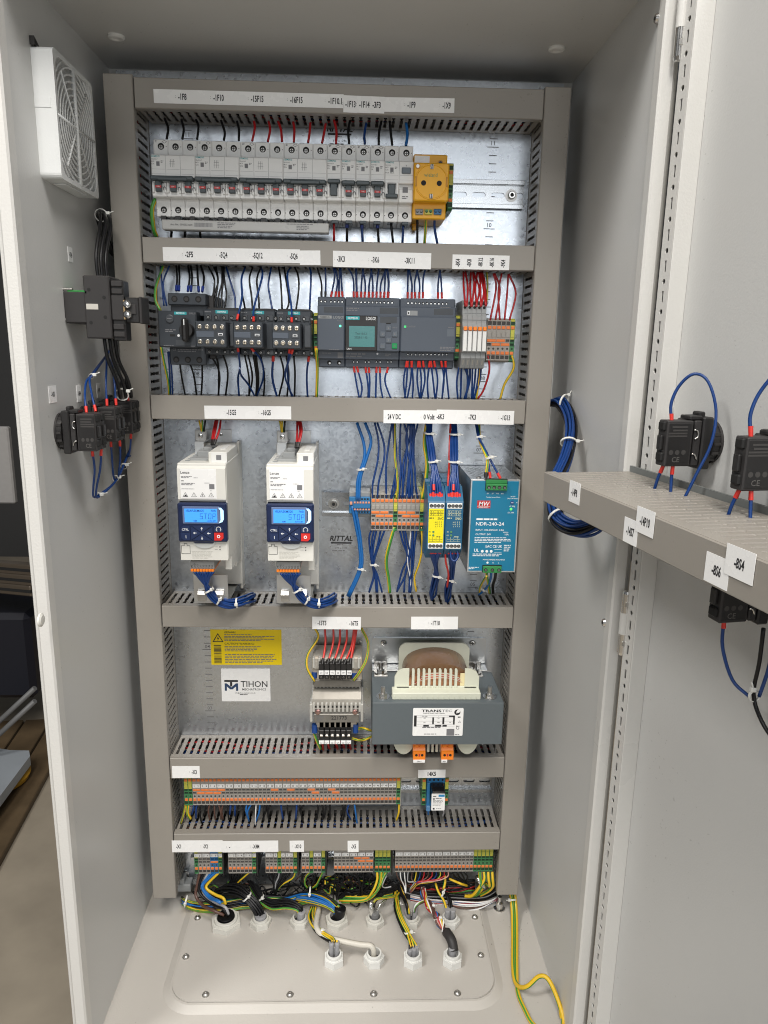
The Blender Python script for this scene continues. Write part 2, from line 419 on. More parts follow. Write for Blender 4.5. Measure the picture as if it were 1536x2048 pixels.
def dup(root, d, label=None):
    r = root.copy(); COL.objects.link(r); r.location = Vector(root.location) + Vector(d) * K
    if label: r['label'] = label
    for ch in list(root.children):
        c = ch.copy(); COL.objects.link(c); c.parent = r
        for g in ch.children:
            e = g.copy(); COL.objects.link(e); e.parent = c
    return r
ORD = ['first', 'second', 'third', 'fourth', 'fifth', 'sixth', 'seventh', 'eighth', 'ninth', 'tenth', 'eleventh', 'twelfth', 'thirteenth',
       'fourteenth', 'fifteenth', 'sixteenth', 'seventeenth', 'eighteenth', 'nineteenth', 'twentieth', 'twenty-first', 'twenty-second', 'twenty-third', 'twenty-fourth']

def round_rect(x0, x1, y0, y1, r, n=6):
    out = []
    for cx, cy, a0 in ((x1 - r, y0 + r, -90), (x1 - r, y1 - r, 0), (x0 + r, y1 - r, 90), (x0 + r, y0 + r, 180)):
        for i in range(n + 1):
            a = math.radians(a0 + 90 * i / n); out.append((cx + r * math.cos(a), cy + r * math.sin(a)))
    return out
def circle(cx, cy, r, n=12): return [(cx + r * math.cos(2 * math.pi * i / n), cy + r * math.sin(2 * math.pi * i / n)) for i in range(n)]
def slot(cx, cy, l, wd, n=5):
    out = []
    for sgn, a0 in ((1, -90), (-1, 90)):
        for i in range(n + 1):
            a = math.radians(a0 + 180 * i / n); out.append((cx + sgn * (l - wd) / 2 + wd / 2 * math.cos(a), cy + wd / 2 * math.sin(a)))
    return out

def screw_mesh(r, head=CHROME, hole=HOLE, depth=1.5):      # recessed terminal screw seen in its round hole, faces -Y
    mb = MB()
    mb.cyl((0, 0, 0), (0, -1, 0), r, r, 0.12, hole, 12, smooth=False)
    mb.cyl((0, -0.1, -0.2 * r), (0, -1, 0), r * 0.66, r * 0.52, 0.6, head, 10, smooth=False)
    mb.box(-r * 0.48, r * 0.48, -0.78, -0.6, -r * 0.11 - 0.2 * r, r * 0.11 - 0.2 * r, hole)
    mb.box(-r * 0.11, r * 0.11, -0.785, -0.6, -r * 0.68, r * 0.28, hole)
    return mb.mesh('terminal_screw')
def head_mesh(r, mt=CHROME):     # pan head screw facing -Y
    mb = MB(); mb.lathe([(r, 0), (r, r * 0.35), (r * 0.8, r * 0.7), (0, r * 0.8)], (0, 0, 0), (0, -1, 0), mt, 12)
    mb.box(-r * 0.55, r * 0.55, -r * 0.86, -r * 0.7, -r * 0.1, r * 0.1, HOLE)
    mb.box(-r * 0.1, r * 0.1, -r * 0.87, -r * 0.7, -r * 0.55, r * 0.55, HOLE)
    return mb.mesh('screw')
SCR3 = screw_mesh(3.9, STEEL); SCR2 = screw_mesh(2.3, STEEL); SCR16 = screw_mesh(1.6); HEAD4 = head_mesh(3.6); HEAD3 = head_mesh(2.6); HEADB = head_mesh(4.6)

def words(n):
    ones = ['zero','one','two','three','four','five','six','seven','eight','nine','ten','eleven','twelve','thirteen','fourteen','fifteen','sixteen','seventeen','eighteen','nineteen']
    tens = ['','','twenty','thirty','forty','fifty']
    return ones[n] if n < 20 else tens[n // 10] + ('-' + ones[n % 10] if n % 10 else '')
# ================================================================== setting outside the cabinet (seen past its left edge)
def floor_mat():
    mt = mat('worn_concrete', (0.36, 0.31, 0.24), 0.55, var=0.38, vscale=5, bump=0.3, bscale=60)
    return mt
FLOORZ = -700
mb = MB(); mb.box(-6000, 6000, -7000, 6000, FLOORZ - 40, FLOORZ, floor_mat())
solo('floor', mb, 'worn brown concrete workshop floor beyond the cabinet', None, (0, 0, FLOORZ), kind='structure')
mb = MB(); mb.box(-6000, 6000, 4200, 4260, FLOORZ, 2600, mat('workshop_wall', (0.05, 0.05, 0.05), 0.7))
solo('wall', mb, 'dark far wall of the workshop', None, (0, 4200, FLOORZ), kind='structure')

# ================================================================== cabinet
cab = thing('control_cabinet', 'open light grey steel control cabinet with its door swung wide to the right', 'cabinet', (0, 0, -20))
ZF, ZC, YB, YF = -19, 1186, 24, -284
def xflip(mb_, f):
    for s_ in (-1, 1): f(mb_, s_)
for s_ in (-1, 1):
    mb = MB(); a, b = (300, 302) if s_ > 0 else (-302, -300)
    mb.box(a, b, -270, YB, ZF, ZC, PAINT)
    mb.box(s_ * 316.5, s_ * 315, -270, YB + 2, ZF - 14, ZC + 14, PAINT)
    part('side_panel', mb, cab)
    mb = MB()
    mb.box(s_ * 298.8, s_ * 313, -286, -268, ZF - 14, ZC + 14, PAINT2, 2.0)
    mb.box(s_ * 313, s_ * 317.5, -281, -266, ZF - 14, ZC + 14, PAINT2, 1.0)
    part('front_flange', mb, cab)
mb = MB(); mb.box(-316, 316, YF, YB, ZC, ZC + 2, PAINT); mb.box(-299, 299, -286, -270, ZC - 3, ZC, PAINT2)
mb.box(-317, 317, -284, YB, ZC + 12, ZC + 14, PAINT)
top = part('roof_panel', mb, cab)
mb = MB(); mb.box(-316, 316, YB, YB + 2, ZF - 14, ZC + 14, PAINT); part('rear_panel', mb, cab)
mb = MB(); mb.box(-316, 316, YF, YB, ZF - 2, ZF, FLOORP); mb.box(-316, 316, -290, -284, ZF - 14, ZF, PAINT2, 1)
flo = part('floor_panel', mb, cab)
mb = MB(); mb.box(-296, 296, -262, 20, FLOORZ + 1, ZF - 14.5, mat('plinth_paint', (.03, .03, .032), .5), 2); part('plinth', mb, cab)
for px, py in ((232, 72), (1113, 96)):
    q = PZ(px, py, ZC); mb = MB()
    mb.lathe([(9.5, 0), (9.5, 2), (7.5, 3.2), (5, 3.2), (3.5, 2.2), (0, 2.2)], q, (0, 0, -1), WHITE, 16); part('blanking_plug', mb, top)
for (px, py, X, s_) in ((80, 1240, -299, 1),):
    q = PX(px, py, X); mb = MB(); mb.lathe([(7, 0), (7, 1.6), (5, 3), (0, 3.2)], q, (s_, 0, 0), CREAM, 14); part('wall_plug', mb, cab)
for px, py in ((1317, 37), (1211, 1245)):
    q = PX(px, py, 300); mb = MB(); mb.lathe([(4.6, 0), (4.6, 1.5), (3.6, 3.4), (0, 3.8)], q, (-1, 0, 0), CHROME, 12)
    mb.cyl(q + Vector((-3.8, 0, 0)), (-1, 0, 0), 1.8, 1.8, .15, HOLE, 6); part('flange_screw', mb, cab)
# gland plate on its embossed surround
def rr(d, z): return [(x, y, z) for x, y in round_rect(-224 - d, 220 + d, -211 - d, -20 + d, 34 + d, 8)]
mb = MB()
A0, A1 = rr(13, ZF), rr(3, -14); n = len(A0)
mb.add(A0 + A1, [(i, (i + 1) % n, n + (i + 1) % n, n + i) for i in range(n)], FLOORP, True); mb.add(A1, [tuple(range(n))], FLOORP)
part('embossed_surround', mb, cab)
mb = MB()
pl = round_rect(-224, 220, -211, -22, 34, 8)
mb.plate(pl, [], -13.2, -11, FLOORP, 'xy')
ins = [(x * 0.992, (y + 116) * 0.985 - 116) for x, y in pl]
mb.plate(ins, [], -14.0, -13.2, HOLE, 'xy')
gp = part('gland_plate', mb, cab)
hb = MB(); hb.lathe([(4.9, 0), (4.9, .8), (4.2, 1.0), (4.0, 2.6), (2.6, 4.0), (1.9, 4.1), (1.7, 3.0), (0, 2.9)], (0, 0, 0), (0, 0, 1), STEEL, 14)
hbm = hb.mesh('plate_screw')
for z, x, y in (('L',500,247),('L',440,446),('L',541,640),('L',973,640),('L',1401,637),('M',250,635),('M',678,633),('M',798,438),('M',767,243)):
    inst('plate_screw', hbm, gp, PZ(*zp(z, x, y), -11))

# mounting plate with its printed height scale
mp = thing('mounting_plate', 'galvanised steel mounting plate at the back of the cabinet with a printed height scale', 'mounting plate', (0, 0, -6))
mb = MB(); mb.box(-284, 283, 0, 2.5, -6, 1177, ZINC); mb.box(-284, 283, 2.5, 14, 1174.5, 1177, ZINC); mb.box(-284, 283, 2.5, 14, -6, -3.5, ZINC)
for s_ in (-284, 280.5): mb.box(s_, s_ + 2.5, 2.5, 14, -6, 1177, ZINC)
part('sheet', mb, mp)
for xs in (-196.5, 196.5):
    mb = MB()
    for k in range(2, 116):
        z = k * 10; big = k % 10 == 0
        mb.rect(xs - (9 if big else 6), xs + (6 if big else 4), z - .55, z + .55, -.15, INKG)
        if big: mb.text('%02d' % (k // 10), xs - 1.5, z + 2.2, -.16, 5.2, INKG)
    part('height_scale', mb, mp)
for (x, z) in ((2.6, 563.5), (-2.0, 1107.5)):
    mb = MB()
    xx = -9 if z < 900 else 0
    px = ZP('E', 1470, 1115, 0) if z < 900 else ZP('B', 222, 330, 0)
    mb.text('RITTAL', px[0], px[2] - 3, -.16, 7.5, INK, 1.0, 'c', 33, bold=True, xf=lambda p: (p[0] + (p[2] - px[2] + 3) * .2, p[1], p[2]))
    mb.rect(px[0] - 15, px[0] + 15, px[2] - 7.2, px[2] - 5, -.16, INK)
    mb.text('699 x 1200', px[0], px[2] - 15, -.16, 2.6, INKG)
    mb.lines(px[0] - 6, px[0] + 6, px[2] - 8, px[2] - 11, 1, -.16, INKG); mb.lines(px[0] - 13, px[0] + 13, px[2] - 17, px[2] - 20, 1, -.16, INKG)
    part('printed_mark', mb, mp)

# ------------------------------------------------------------------ wiring ducts
NECK = [(-1, 0), (1, 0)]
def dog(cu, v0, v1, wd=2.1, nk=0.9):      # dog-bone slot outline along v, centred on cu
    L = v1 - v0; v = [v0]
    right = [(wd, v0)]
    for f in (0.28, 0.62):
        q = v0 + L * f
        right += [(wd, q - 1.6), (nk, q), (wd, q + 1.6)]
    right += [(wd, v1)]
    return [(cu + a, b) for a, b in right] + [(cu - a, b) for a, b in reversed(right)]
def duct_h(name, z0, z1, x0, x1, label, depth=66):
    t = thing(name, label, 'wiring duct', ((x0 + x1) / 2, 0, z0), 'horizontal wiring ducts')
    zi0, zi1 = z0 + 1.5, z1 - 1.5
    mb = MB(); mb.box(x0 + 1, x1 - 1, -1.6, -.1, zi0, zi1, DUCTIN); part('base', mb, t)
    for zz in (zi0, zi1 - 1.3):
        holes = [dog(x0 + 7 + 10 * i, -54, -9) for i in range(int((x1 - x0 - 12) / 10) + 1)]
        mb = MB()
        mb.plate([(x0 + 1, -depth + 1), (x1 - 1, -depth + 1), (x1 - 1, -1.6), (x0 + 1, -1.6)], holes, zz, zz + 1.3, DUCT, 'xy')
        part('slotted_wall', mb, t)
    mb = MB()
    mb.box(x0, x1, -depth - 2, -depth, z0, z1, DUCT, .8)
    mb.box(x0, x1, -depth, -depth + 9, z0 - .2, z0 + 1.2, DUCT); mb.box(x0, x1, -depth, -depth + 9, z1 - 1.2, z1 + .2, DUCT)
    part('cover', mb, t)
    return t
DH_ = [('topmost of the horizontal grey ducts, above the breakers', 1115, 1148), ('second horizontal grey duct from the top, under the breakers', 941, 971),
       ('third horizontal grey duct from the top, above the two motor drives', 748.5, 779), ('fourth horizontal grey duct from the top, under the two motor drives', 462.5, 493.3),
       ('fifth horizontal grey duct from the top, between the transformer and the long terminal strip', 228.5, 261.5), ('lowest of the horizontal grey ducts, above the bottom terminal strips', 106.5, 137)]
for lb, z0, z1 in DH_: duct_h('wiring_duct', z0, z1, -243.5, 242.5, lb)
for s_, x0, x1, lb in ((-1, -279, -245, 'left vertical grey wiring duct running the height of the plate'), (1, 243.5, 275, 'right vertical grey wiring duct running the height of the plate')):
    t = thing('wiring_duct', lb, 'wiring duct', ((x0 + x1) / 2, 0, 27), 'vertical wiring ducts')
    mb = MB(); mb.box(x0 + 1, x1 - 1, -1.6, -.1, 28, 1150, DUCTIN); part('base', mb, t)
    for xx in (x0 + 1.5, x1 - 2.8):
        mb = MB()
        for c in range(0, 112, 8):
            za, zb = 30 + 10 * c, 30 + 10 * (c + 8)
            holes = [[(b, a) for a, b in dog(35 + 10 * i, -54, -9)] for i in range(c, c + 8)]
            mb.plate([(-65, za), (-1.6, za), (-1.6, zb), (-65, zb)], holes, xx, xx + 1.3, DUCT, 'yz')
        part('slotted_wall', mb, t)
    mb = MB(); mb.box(x0, x1, -68.3, -66, 27, 1151, DUCT, .8)
    for xx in (x0 - .2, x1 - 1.2): mb.box(xx, xx + 1.4, -66, -57, 27, 1151, DUCT)
    part('cover', mb, t)

# wires lying inside the ducts, glimpsed through the slots
for i, (lb, z0, z1) in enumerate(DH_):
    mb = MB()
    for k in range(16):
        y = rnd.uniform(-50, -8); z = rnd.uniform(z0 + 5, z1 - 5); pts = [(x, y + rnd.uniform(-5, 5), min(max(z + rnd.uniform(-4, 4), z0 + 4), z1 - 4)) for x in range(-236, 240, 47)]
        mb.tube(pts, 1.5, rnd.choice([WK, WK, WK, WB, WB, WR if i < 5 else WN]), 5, 3)
    solo('duct_wires', mb, 'tangle of wires glimpsed through the slots of the ' + lb.split(',')[0].replace(' horizontal grey', ''), None, (0, -30, z0 + 3), kind='stuff')
mb = MB()
for k in range(12):
    y = rnd.uniform(-50, -10); pts = [(rnd.uniform(-272, -252), y + rnd.uniform(-4, 4), z) for z in range(40, 1150, 90)]
    mb.tube(pts, 1.5, WR if k % 3 == 0 else WK, 5, 3)
solo('duct_wires', mb, 'red and black wires glimpsed through the slots of the left vertical duct', None, (-262, -30, 40), kind='stuff')

# ------------------------------------------------------------------ DIN rails
def din(zc, x0, x1, label, h=7.5, holes=True, screws=()):
    t = thing('din_rail', label, 'rail', ((x0 + x1) / 2, 0, zc - 17.5), 'top hat rails')
    mb = MB()
    hs = [slot(x0 + 14 + 25 * i, zc, 18, 6.2) for i in range(int((x1 - x0 - 18) / 25) + 1)]
    mb.plate([(x0, zc - 13), (x1, zc - 13), (x1, zc + 13), (x0, zc + 13)], hs, -1.9, -.2, RAIL, 'xz', HOLE)  # sheet edges coloured near-black, painting the shadow in the slots
    for s_ in (-1, 1):
        mb.box(x0, x1, -h, -.2, zc + s_ * 13, zc + s_ * 12, RAIL, .3)
        mb.box(x0, x1, -h - 1, -h, zc + s_ * 12, zc + s_ * 17.5, RAIL, .4)
    part('profile', mb, t)
    for x in screws:
        mb = MB(); mb.lathe([(8, 0), (8, 1)], (x, -1.2, zc), (0, -1, 0), STEEL, 16); mb.cyl((x, -2.2, zc), (0, -1, 0), 8, 8, .1, STEEL, 16)
        mb.lathe([(5, 1), (5, 5.2), (4.2, 6), (2.4, 6)], (x, -1.2, zc), (0, -1, 0), CHROME, 14); mb.cyl((x, -7, zc), (0, -1, 0), 2.6, 2.6, .2, HOLE, 6); part('rail_screw', mb, t)
ZR1, ZR2, ZR3, ZR5, ZR6 = 1041.5, 862, 625, 197, 78.5
din(ZR1, -235, 238, 'zinc top hat rail behind the breaker row with bare slots at its right end', screws=(222,))
din(ZR2, -233, 236, 'zinc top hat rail hidden behind the contactors and logic modules')
din(ZR3, -27, 234, 'short zinc top hat rail behind the mid height terminals and safety relays', screws=(-10.5,))
din(ZR5 - 16, -236, 239, 'zinc top hat rail behind the long numbered terminal strip', holes=False)
din(ZR6 - 16, -236, 239, 'zinc top hat rail behind the bottom terminal groups', holes=False)

# ------------------------------------------------------------------ adhesive labels
def sticker(corners, texts, label, th=6.4, sx=.62, y=-68.6, dots=True, curve=0):
    """corners: x0,x1,z0,z1 on the plane y; texts: (text, x fraction)"""
    x0, x1, z0, z1 = corners; mb = MB(); c_ = Vector(((x0 + x1) / 2, 0, (z0 + z1) / 2))
    mb.M = Matrix.Translation(c_) @ Matrix.Rotation(rnd.uniform(-1, 1) * min(.022, 1.0 / (x1 - x0)), 4, 'Y') @ Matrix.Translation(-c_)
    mb.box(x0, x1, y, y + .35, z0, z1, PAPER)
    for t, fx in texts:
        x = x0 + (x1 - x0) * fx
        mb.text(t, x, (z0 + z1) / 2 - th / 2, y - .12, th, INK, sx, 'c', len(t) * 2.45 * (1.25 if sx == 1.0 else 1), bold=True)
        if dots:
            wd = len(t) * 2.5
            for dz in (-.9, .9): mb.rect(x - wd / 2 - 3.4, x - wd / 2 - 2.9, (z0 + z1) / 2 + dz - .3, (z0 + z1) / 2 + dz + .3, y - .12, INKG)
    return solo('adhesive_label', mb, label, 'label')
def stk(z, xa, ya, xb, yb, texts, label, y=-68.6, **k):
    a = ZP(z, xa, ya, y); b = ZP(z, xb, yb, y)
    return sticker((a[0], b[0], b[2], a[2]), texts, label, y=y, **k)
stk('A', 193, 128, 1492, 262, [('-1F8', .15), ('-1F10', .34), ('-15F15', .543), ('-16F15', .75), ('-1F10.1', .955)], 'long white label strip reading 1F8 to 1F10.1 on the top duct')
stk('B', 243, 141, 318, 239, [('-1F13', .52)], 'small white label reading 1F13 on the top duct')
stk('B', 318, 144, 398, 241, [('-1F14', .52)], 'small white label reading 1F14 on the top duct', y=-68.9)
stk('B', 397, 147, 471, 243, [('-3F3', .42)], 'small white label reading 3F3 on the top duct', y=-69.2)
stk('B', 470, 149, 861, 242, [('-1F9', .39), ('-1X9', .89)], 'white label strip reading 1F9 and 1X9 at the right of the top duct')
stk('C', 165, 122, 1170, 245, [('-2F5', .19), ('-5Q4', .44), ('-5Q12', .69), ('-5Q6', .955)], 'long glossy white label reading 2F5 on the second duct')
stk('C', 1168, 148, 1320, 258, [], 'blank end piece of white label beside 5Q6 on the second duct', y=-69.0)
stk('D', 203, 128, 804, 240, [('-3K3', .08), ('-3K6', .43), ('-3K11', .78)], 'white label strip reading 3K3, 3K6 and 3K11 on the second duct')
q0 = ZP('D', 941, 150, -68.6); q1 = ZP('D', 1284, 247, -68.6)
for i, t in enumerate(('-8K4', '-8K8', '-8K12', '-8K16', '-9K4')):
    wd = (q1[0] - q0[0]) / 5; xa = q0[0] + wd * i; y = -68.6 - .3 * (i % 2); mb = MB()
    mb.box(xa - .6, xa + wd, y, y + .35, q1[2], q0[2], PAPER)
    mb.text(t, xa + wd * .62, (q0[2] + q1[2]) / 2 - 5.6, y - .12, 5.2, INK, .62, 'l', 11, rot=math.pi / 2, bold=True)
    solo('adhesive_label', mb, 'narrow white label turned upright reading %s on the second duct' % t[1:], 'label')
stk('E', 443, 115, 1096, 222, [('-15G5', .31), ('-16G5', .71)], 'white label strip reading 15G5 and 16G5 on the third duct')
stk('F', 471, 127, 812, 216, [('24 V DC', .2), ('0 Volt', .85)], 'white label strip reading 24 V DC and 0 Volt on the third duct')
stk('F', 811, 126, 1303, 222, [('-6K3', .05), ('-7K3', .46), ('-1G13', .89)], 'white label strip reading 6K3, 7K3 and 1G13 on the third duct', y=-68.9)
stk('G', 1132, 187, 1472, 275, [('-15T5', .2), ('-16T5', .85)], 'white label reading 15T5 and 16T5 on the fourth duct')
stk('H', 729, 167, 1020, 247, [('-1T10', .52)], 'white label reading 1T10 on the fourth duct')
stk('G', 152, 1230, 349, 1312, [('-X3', .8)], 'white label with one rounded corner reading X3 on the fifth duct')
stk('J', 686, 208, 875, 264, [('14K5', .5)], 'white label with bold print reading 14K5 on the fifth duct', sx=1.0, dots=False)
stk('I', 131, 793, 535, 882, [('-X1', .13), ('-X2', .66)], 'white label strip reading X1 and X2 on the lowest duct')
stk('I', 528, 796, 972, 882, [('-', .13), ('-X4M', .6)], 'white label strip reading X4M on the lowest duct', y=-68.9)
stk('I', 1060, 794, 1174, 881, [('-X10', .58)], 'white label reading X10 on the lowest duct')
stk('J', 193, 704, 269, 782, [('-X5', .55)], 'white label reading X5 on the lowest duct')

# warning sticker and maker's sticker on the plate
a = ZP('G', 420, 275, 0); b = ZP('G', 921, 522, 0); x0, x1, z1, z0 = a[0], b[0], a[2], b[2]
mb = MB(); mb.box(x0, x1, -.4, -.05, z0, z1, SIGN)
y = -.5
def tri(mb, cx, cz, s, y, mt, ring=.2, inner=None):
    o = [(cx - s, cz), (cx + s, cz), (cx, cz + s * 1.73)]; g = (cx, cz + s * .577)
    i = [((x - g[0]) * (1 - ring) + g[0], (z - g[1]) * (1 - ring) + g[1]) for x, z in o]
    mb.add([(p, y, q) for p, q in o + i], [(0, 1, 4, 3), (1, 2, 5, 4), (2, 0, 3, 5)], mt)
def bolt(mb, cx, cz, h, y, mt):
    mb.poly([(cx + .12 * h, cz + h), (cx - .2 * h, cz + .45 * h), (cx + .02 * h, cz + .45 * h), (cx - .08 * h, cz), (cx + .24 * h, cz + .58 * h), (cx + .02 * h, cz + .58 * h)], y, mt)
tri(mb, x0 + 11, z0 + 36.5, 8.2, y, INK, .26); bolt(mb, x0 + 11, z0 + 38.2, 8, y, INK)
mb.text('GEFAHR!', x0 + 20.5, z1 - 5.8, y, 3.0, INK, 1, 'l'); mb.text('CAUTION! WARNING!', x0 + 20.5, z1 - 24.0, y, 3.0, INK, 1, 'l')
mb.lines(x0 + 20.5, x0 + 78, z1 - 7.5, z1 - 9.5, 1, y, INKG); mb.lines(x0 + 20.5, x1 - 8, z1 - 10.2, z1 - 19, 4, y, INKG, .5)
mb.lines(x0 + 20.5, x1 - 22, z1 - 26.5, z1 - 35.5, 4, y, INKG, .5); mb.lines(x0 + 20.5, x1 - 5, z1 - 39, z0 + 1.5, 6, y, INKG, .5)
for c0, c1 in ((z0 + 17, z0 + 32), (z0 + 2.5, z0 + 16)):
    z = c0
    while z < c1:
        h = rnd.choice([.5, .9, 1.3]); mb.rect(x0 + 4.5, x0 + 15.5, z, min(z + h, c1), y, INK); z += h + rnd.choice([.5, .9])
solo('warning_sticker', mb, 'yellow danger sticker reading GEFAHR and CAUTION WARNING on the bare plate', 'sticker')
a = ZP('G', 495, 548, 0); b = ZP('G', 842, 776, 0); x0, x1, z1, z0 = a[0], b[0], a[2], b[2]
mb = MB(); mb.box(x0, x1, -.4, -.05, z0, z1, PAPER)
u = (x1 - x0) / 347.0
def lx(v): return x0 + (v - 495) * u
def lz(v): return z1 - (v - 548) * (z1 - z0) / 228
mb.rect(lx(516), lx(613), lz(640), lz(627), y, INK); mb.rect(lx(556), lx(572), lz(672), lz(641), y, INK)
for pts in (((518,702),(533,702),(533,672),(556,692),(573,692),(598,672),(598,702),(613,702),(613,650),(598,650),(565,678),(533,650),(518,650)),):
    tr = tessellate_polygon([[Vector((p[0], -p[1], 0)) for p in pts]])
    mb.add([(lx(p[0]), y + .02, lz(p[1])) for p in pts], [tuple(t) for t in tr], mat('navy_ink', (.02, .05, .12), .5, var=0))
mb.text('TIHON', lx(727), lz(675), y, (lz(634) - lz(675)), INK, 1, 'c', lx(822) - lx(632))
mb.text('MECHATRONICS', lx(727), lz(699), y, (lz(685) - lz(699)), INK, 1, 'c', lx(824) - lx(632))
mb.text('info@tihon-mechatronics.de', lx(662), lz(721), y, 1.9, INK, 1, 'c', lx(736) - lx(590)); mb.lines(lx(624), lx(702), lz(726), lz(735), 1, y, INK)
solo('company_sticker', mb, 'white company sticker reading TIHON MECHATRONICS under the yellow sign', 'sticker')
# ================================================================== row 1: miniature circuit breakers
def mcb(x0, n, label, code, off=False, pw=17.58, rcbo=False):
    t = thing('circuit_breaker', label, 'circuit breaker', (x0 + n * pw / 2, 0, ZR1 - 44), 'modular circuit breakers on the top rail')
    mb = MB(); x1 = x0 + n * pw
    for i in range(n):
        a, b = x0 + i * pw + .12, x0 + (i + 1) * pw - .12
        mb.box(a, b, -52, -4, 1063.5, 1085.4, MCB, .8); mb.box(a, b, -52, -4, 997.4, 1020, MCB, .8)
        mb.box(a, b, -68, -50, 1017.6, 1033.2, MCB, 1.0)
        for s_, z in ((1, 1085.4), (-1, 997.4)): mb.box(a + 5, b - 5, -50, -30, z, z + s_ * .4, MCBD)
        mb.box(a + 3, b - 3, -52.6, -51, 1064, 1067.5, MCB, .4); mb.box(a + 2, b - 2, -52.5, -51, 1015.5, 1018.6, MCB, .4)
        mb.box(a, a + .5, -52.3, -51, 1070, 1080, MCB)
        if i == n // 2: mb.box(a + 5, b - 4, -53, -20, 994.3, 998, MCBD, .5)
    mb.box(x0 + .1, x1 - .1, -68, -50, 1039, 1064.8, MCB, 1.1); mb.box(x0 + .1, x1 - .1, -62, -50, 1030, 1040, MCB)
    part('housing', mb, t)
    mb = MB(); y = -68.12
    if rcbo: pass
    for i in range(n):
        a = x0 + i * pw
        if i: mb.rect(a - .15, a + .15, 1040, 1064, y, INKG)
        mb.rect(a + 1, a + pw - 1, 1048.4, 1048.6, y, INKG); mb.rect(a + 1, a + pw - 1, 1043.2, 1043.35, y, INKG)
        mb.cyl((a + pw - 2.2, -52.05, 1077.5), (0, -1, 0), .5, .5, .1, INK, 6); mb.cyl((a + .9, -52.05, 1005), (0, -1, 0), .5, .5, .1, INK, 6)
    mb.text('SIEMENS', x0 + .8, 1061.8, y, 1.9, INKT, 1, 'l', 10.5)
    mb.text(code, x0 + .8, 1058.9, y, 1.35, INKG, .9, 'l', 9.5); mb.text('MCB', x0 + .8, 1056.4, y, 1.35, INKG, .9, 'l', 7); mb.text('C16' if n > 1 else 'C6', x0 + .8, 1053.6, y, 1.6, INK, .9, 'l', 7)
    mb.rect(x0 + 6.6, x0 + 10.6, 1052, 1057, y, INKG); mb.lines(x0 + 12, x0 + 15.5, 1058, 1055, 2, y, INKG)
    if n == 3:
        for i in range(3):
            xx = x0 + 23.4 + i * 2; mb.rect(xx, xx + .35, 1051, 1060, y, INKG)
        mb.rect(x0 + 22, x0 + 29, 1054.4, 1054.7, y, INKG); mb.rect(x0 + 22.4, x0 + 28.6, 1057.2, 1057.5, y, INKG)
        d = 3; cx, cz = x0 + 13.5, 1083
    if n < 3 and not rcbo: cx, cz = x0 + 13, 1083
    if not rcbo:
        yy = -52.15
        for dz in (0,): mb.add([(cx - 3.2, yy, cz - .2), (cx, yy, cz - 2), (cx + 3.2, yy, cz - .2), (cx, yy, cz + 1.6), (cx - 2.4, yy - .01, cz - .2), (cx, yy - .01, cz - 1.5), (cx + 2.4, yy - .01, cz - .2), (cx, yy - .01, cz + 1.1)],
               [(0, 1, 5, 4), (1, 2, 6, 5), (2, 3, 7, 6), (3, 0, 4, 7)], INKG)
        mb.lines(x0 + 2, x0 + 5.5, 1084, 1081.5, 2, yy, INKG)
    part('rating_print', mb, t)
    nl = 1 if rcbo else n
    mb = MB()
    if off:
        a = x0 + 4.2; mb.box(a, a + 8.6, -72, -60, 1023, 1037.5, MCBD, .8); mb.box(x0 + 1.2, x0 + 16.2, -76, -66, 1021.5 if rcbo else 1036.5, 1026 if rcbo else 1041, MCBD, .9)
        mb.box(x0 + .6, x0 + 3.4, -70, -60, 1021.5, 1040, MCB, .5); mb.box(x0 + 14, x0 + 17, -70, -60, 1021.5, 1040, MCB, .5)
    else:
        xe = x0 + nl * pw
        mb.box(x0 + .6, xe - .8, -78, -68.2, 1034.6, 1039.6, MCBD, 1.2)
        if n == 3: mb.box(x0 + 9, xe - 8, -79.2, -77, 1033.8, 1038, MCBD, 1.2)
        for i in range(nl):
            a = x0 + i * pw + 5.2; mb.box(a, a + 7.4, -73, -60, 1022.6, 1036, MCBD, .6)
            mb.box(a + .1, a + 7.3, -73.3, -72, 1026.8, 1029.4, INKR); mb.text('I-ON', a + 3.7, 1027.5, -73.4, 1.2, INKW, .9)
    part('lever', mb, t)
    if not off:
        mb = MB()
        for i in range(nl):
            for dx in (-.6, 13.6): mb.box(x0 + i * pw + dx + 1.4, x0 + i * pw + dx + 4.2, -70, -60, 1021.6, 1033.4, MCB, .6)
            mb.tube([(x0 + i * pw + 14.2 + a, -70.4, 1025 + b) for a, b in ((0, 0), (.2, 2), (1.6, 3.2), (3, 2), (3.1, 0))], .5, INKG, 5, 3)
        part('lever_guard', mb, t)
    if rcbo:
        mb = MB(); a = x0 + pw; mb.box(a + 3, a + 14, -70.5, -67, 1050.3, 1057.2, mat('test_key', (.13, .16, .19), .4), .7); part('test_button', mb, t)
        mb = MB(); mb.text('T', a + 8.5, 1058.6, -68.13, 1.7, INK); mb.rect(a + 4.5, a + 11, 1028.8, 1035.2, -68.2, INKG)
        mb.lines(a + 4, a + 13, 1025, 1021, 2, -68.13, INKG); mb.text('6mA  30mA', x0 + .8, 1050.3, -68.13, 1.5, INK, 1, 'l', 12); part('test_print', mb, t)
    for i in range(n):
        cx = x0 + (i + .5) * pw + .3
        inst('terminal_screw', SCR3, t, (cx, -52.05, 1077.6)); inst('terminal_screw', SCR3, t, (cx, -52.05, 1005.4))
    return t
XM, PWM = -228.2, 17.58
t3 = mcb(XM, 3, 'three pole circuit breaker at the left end of the breaker row, under label 1F8', '5SL6316-7')
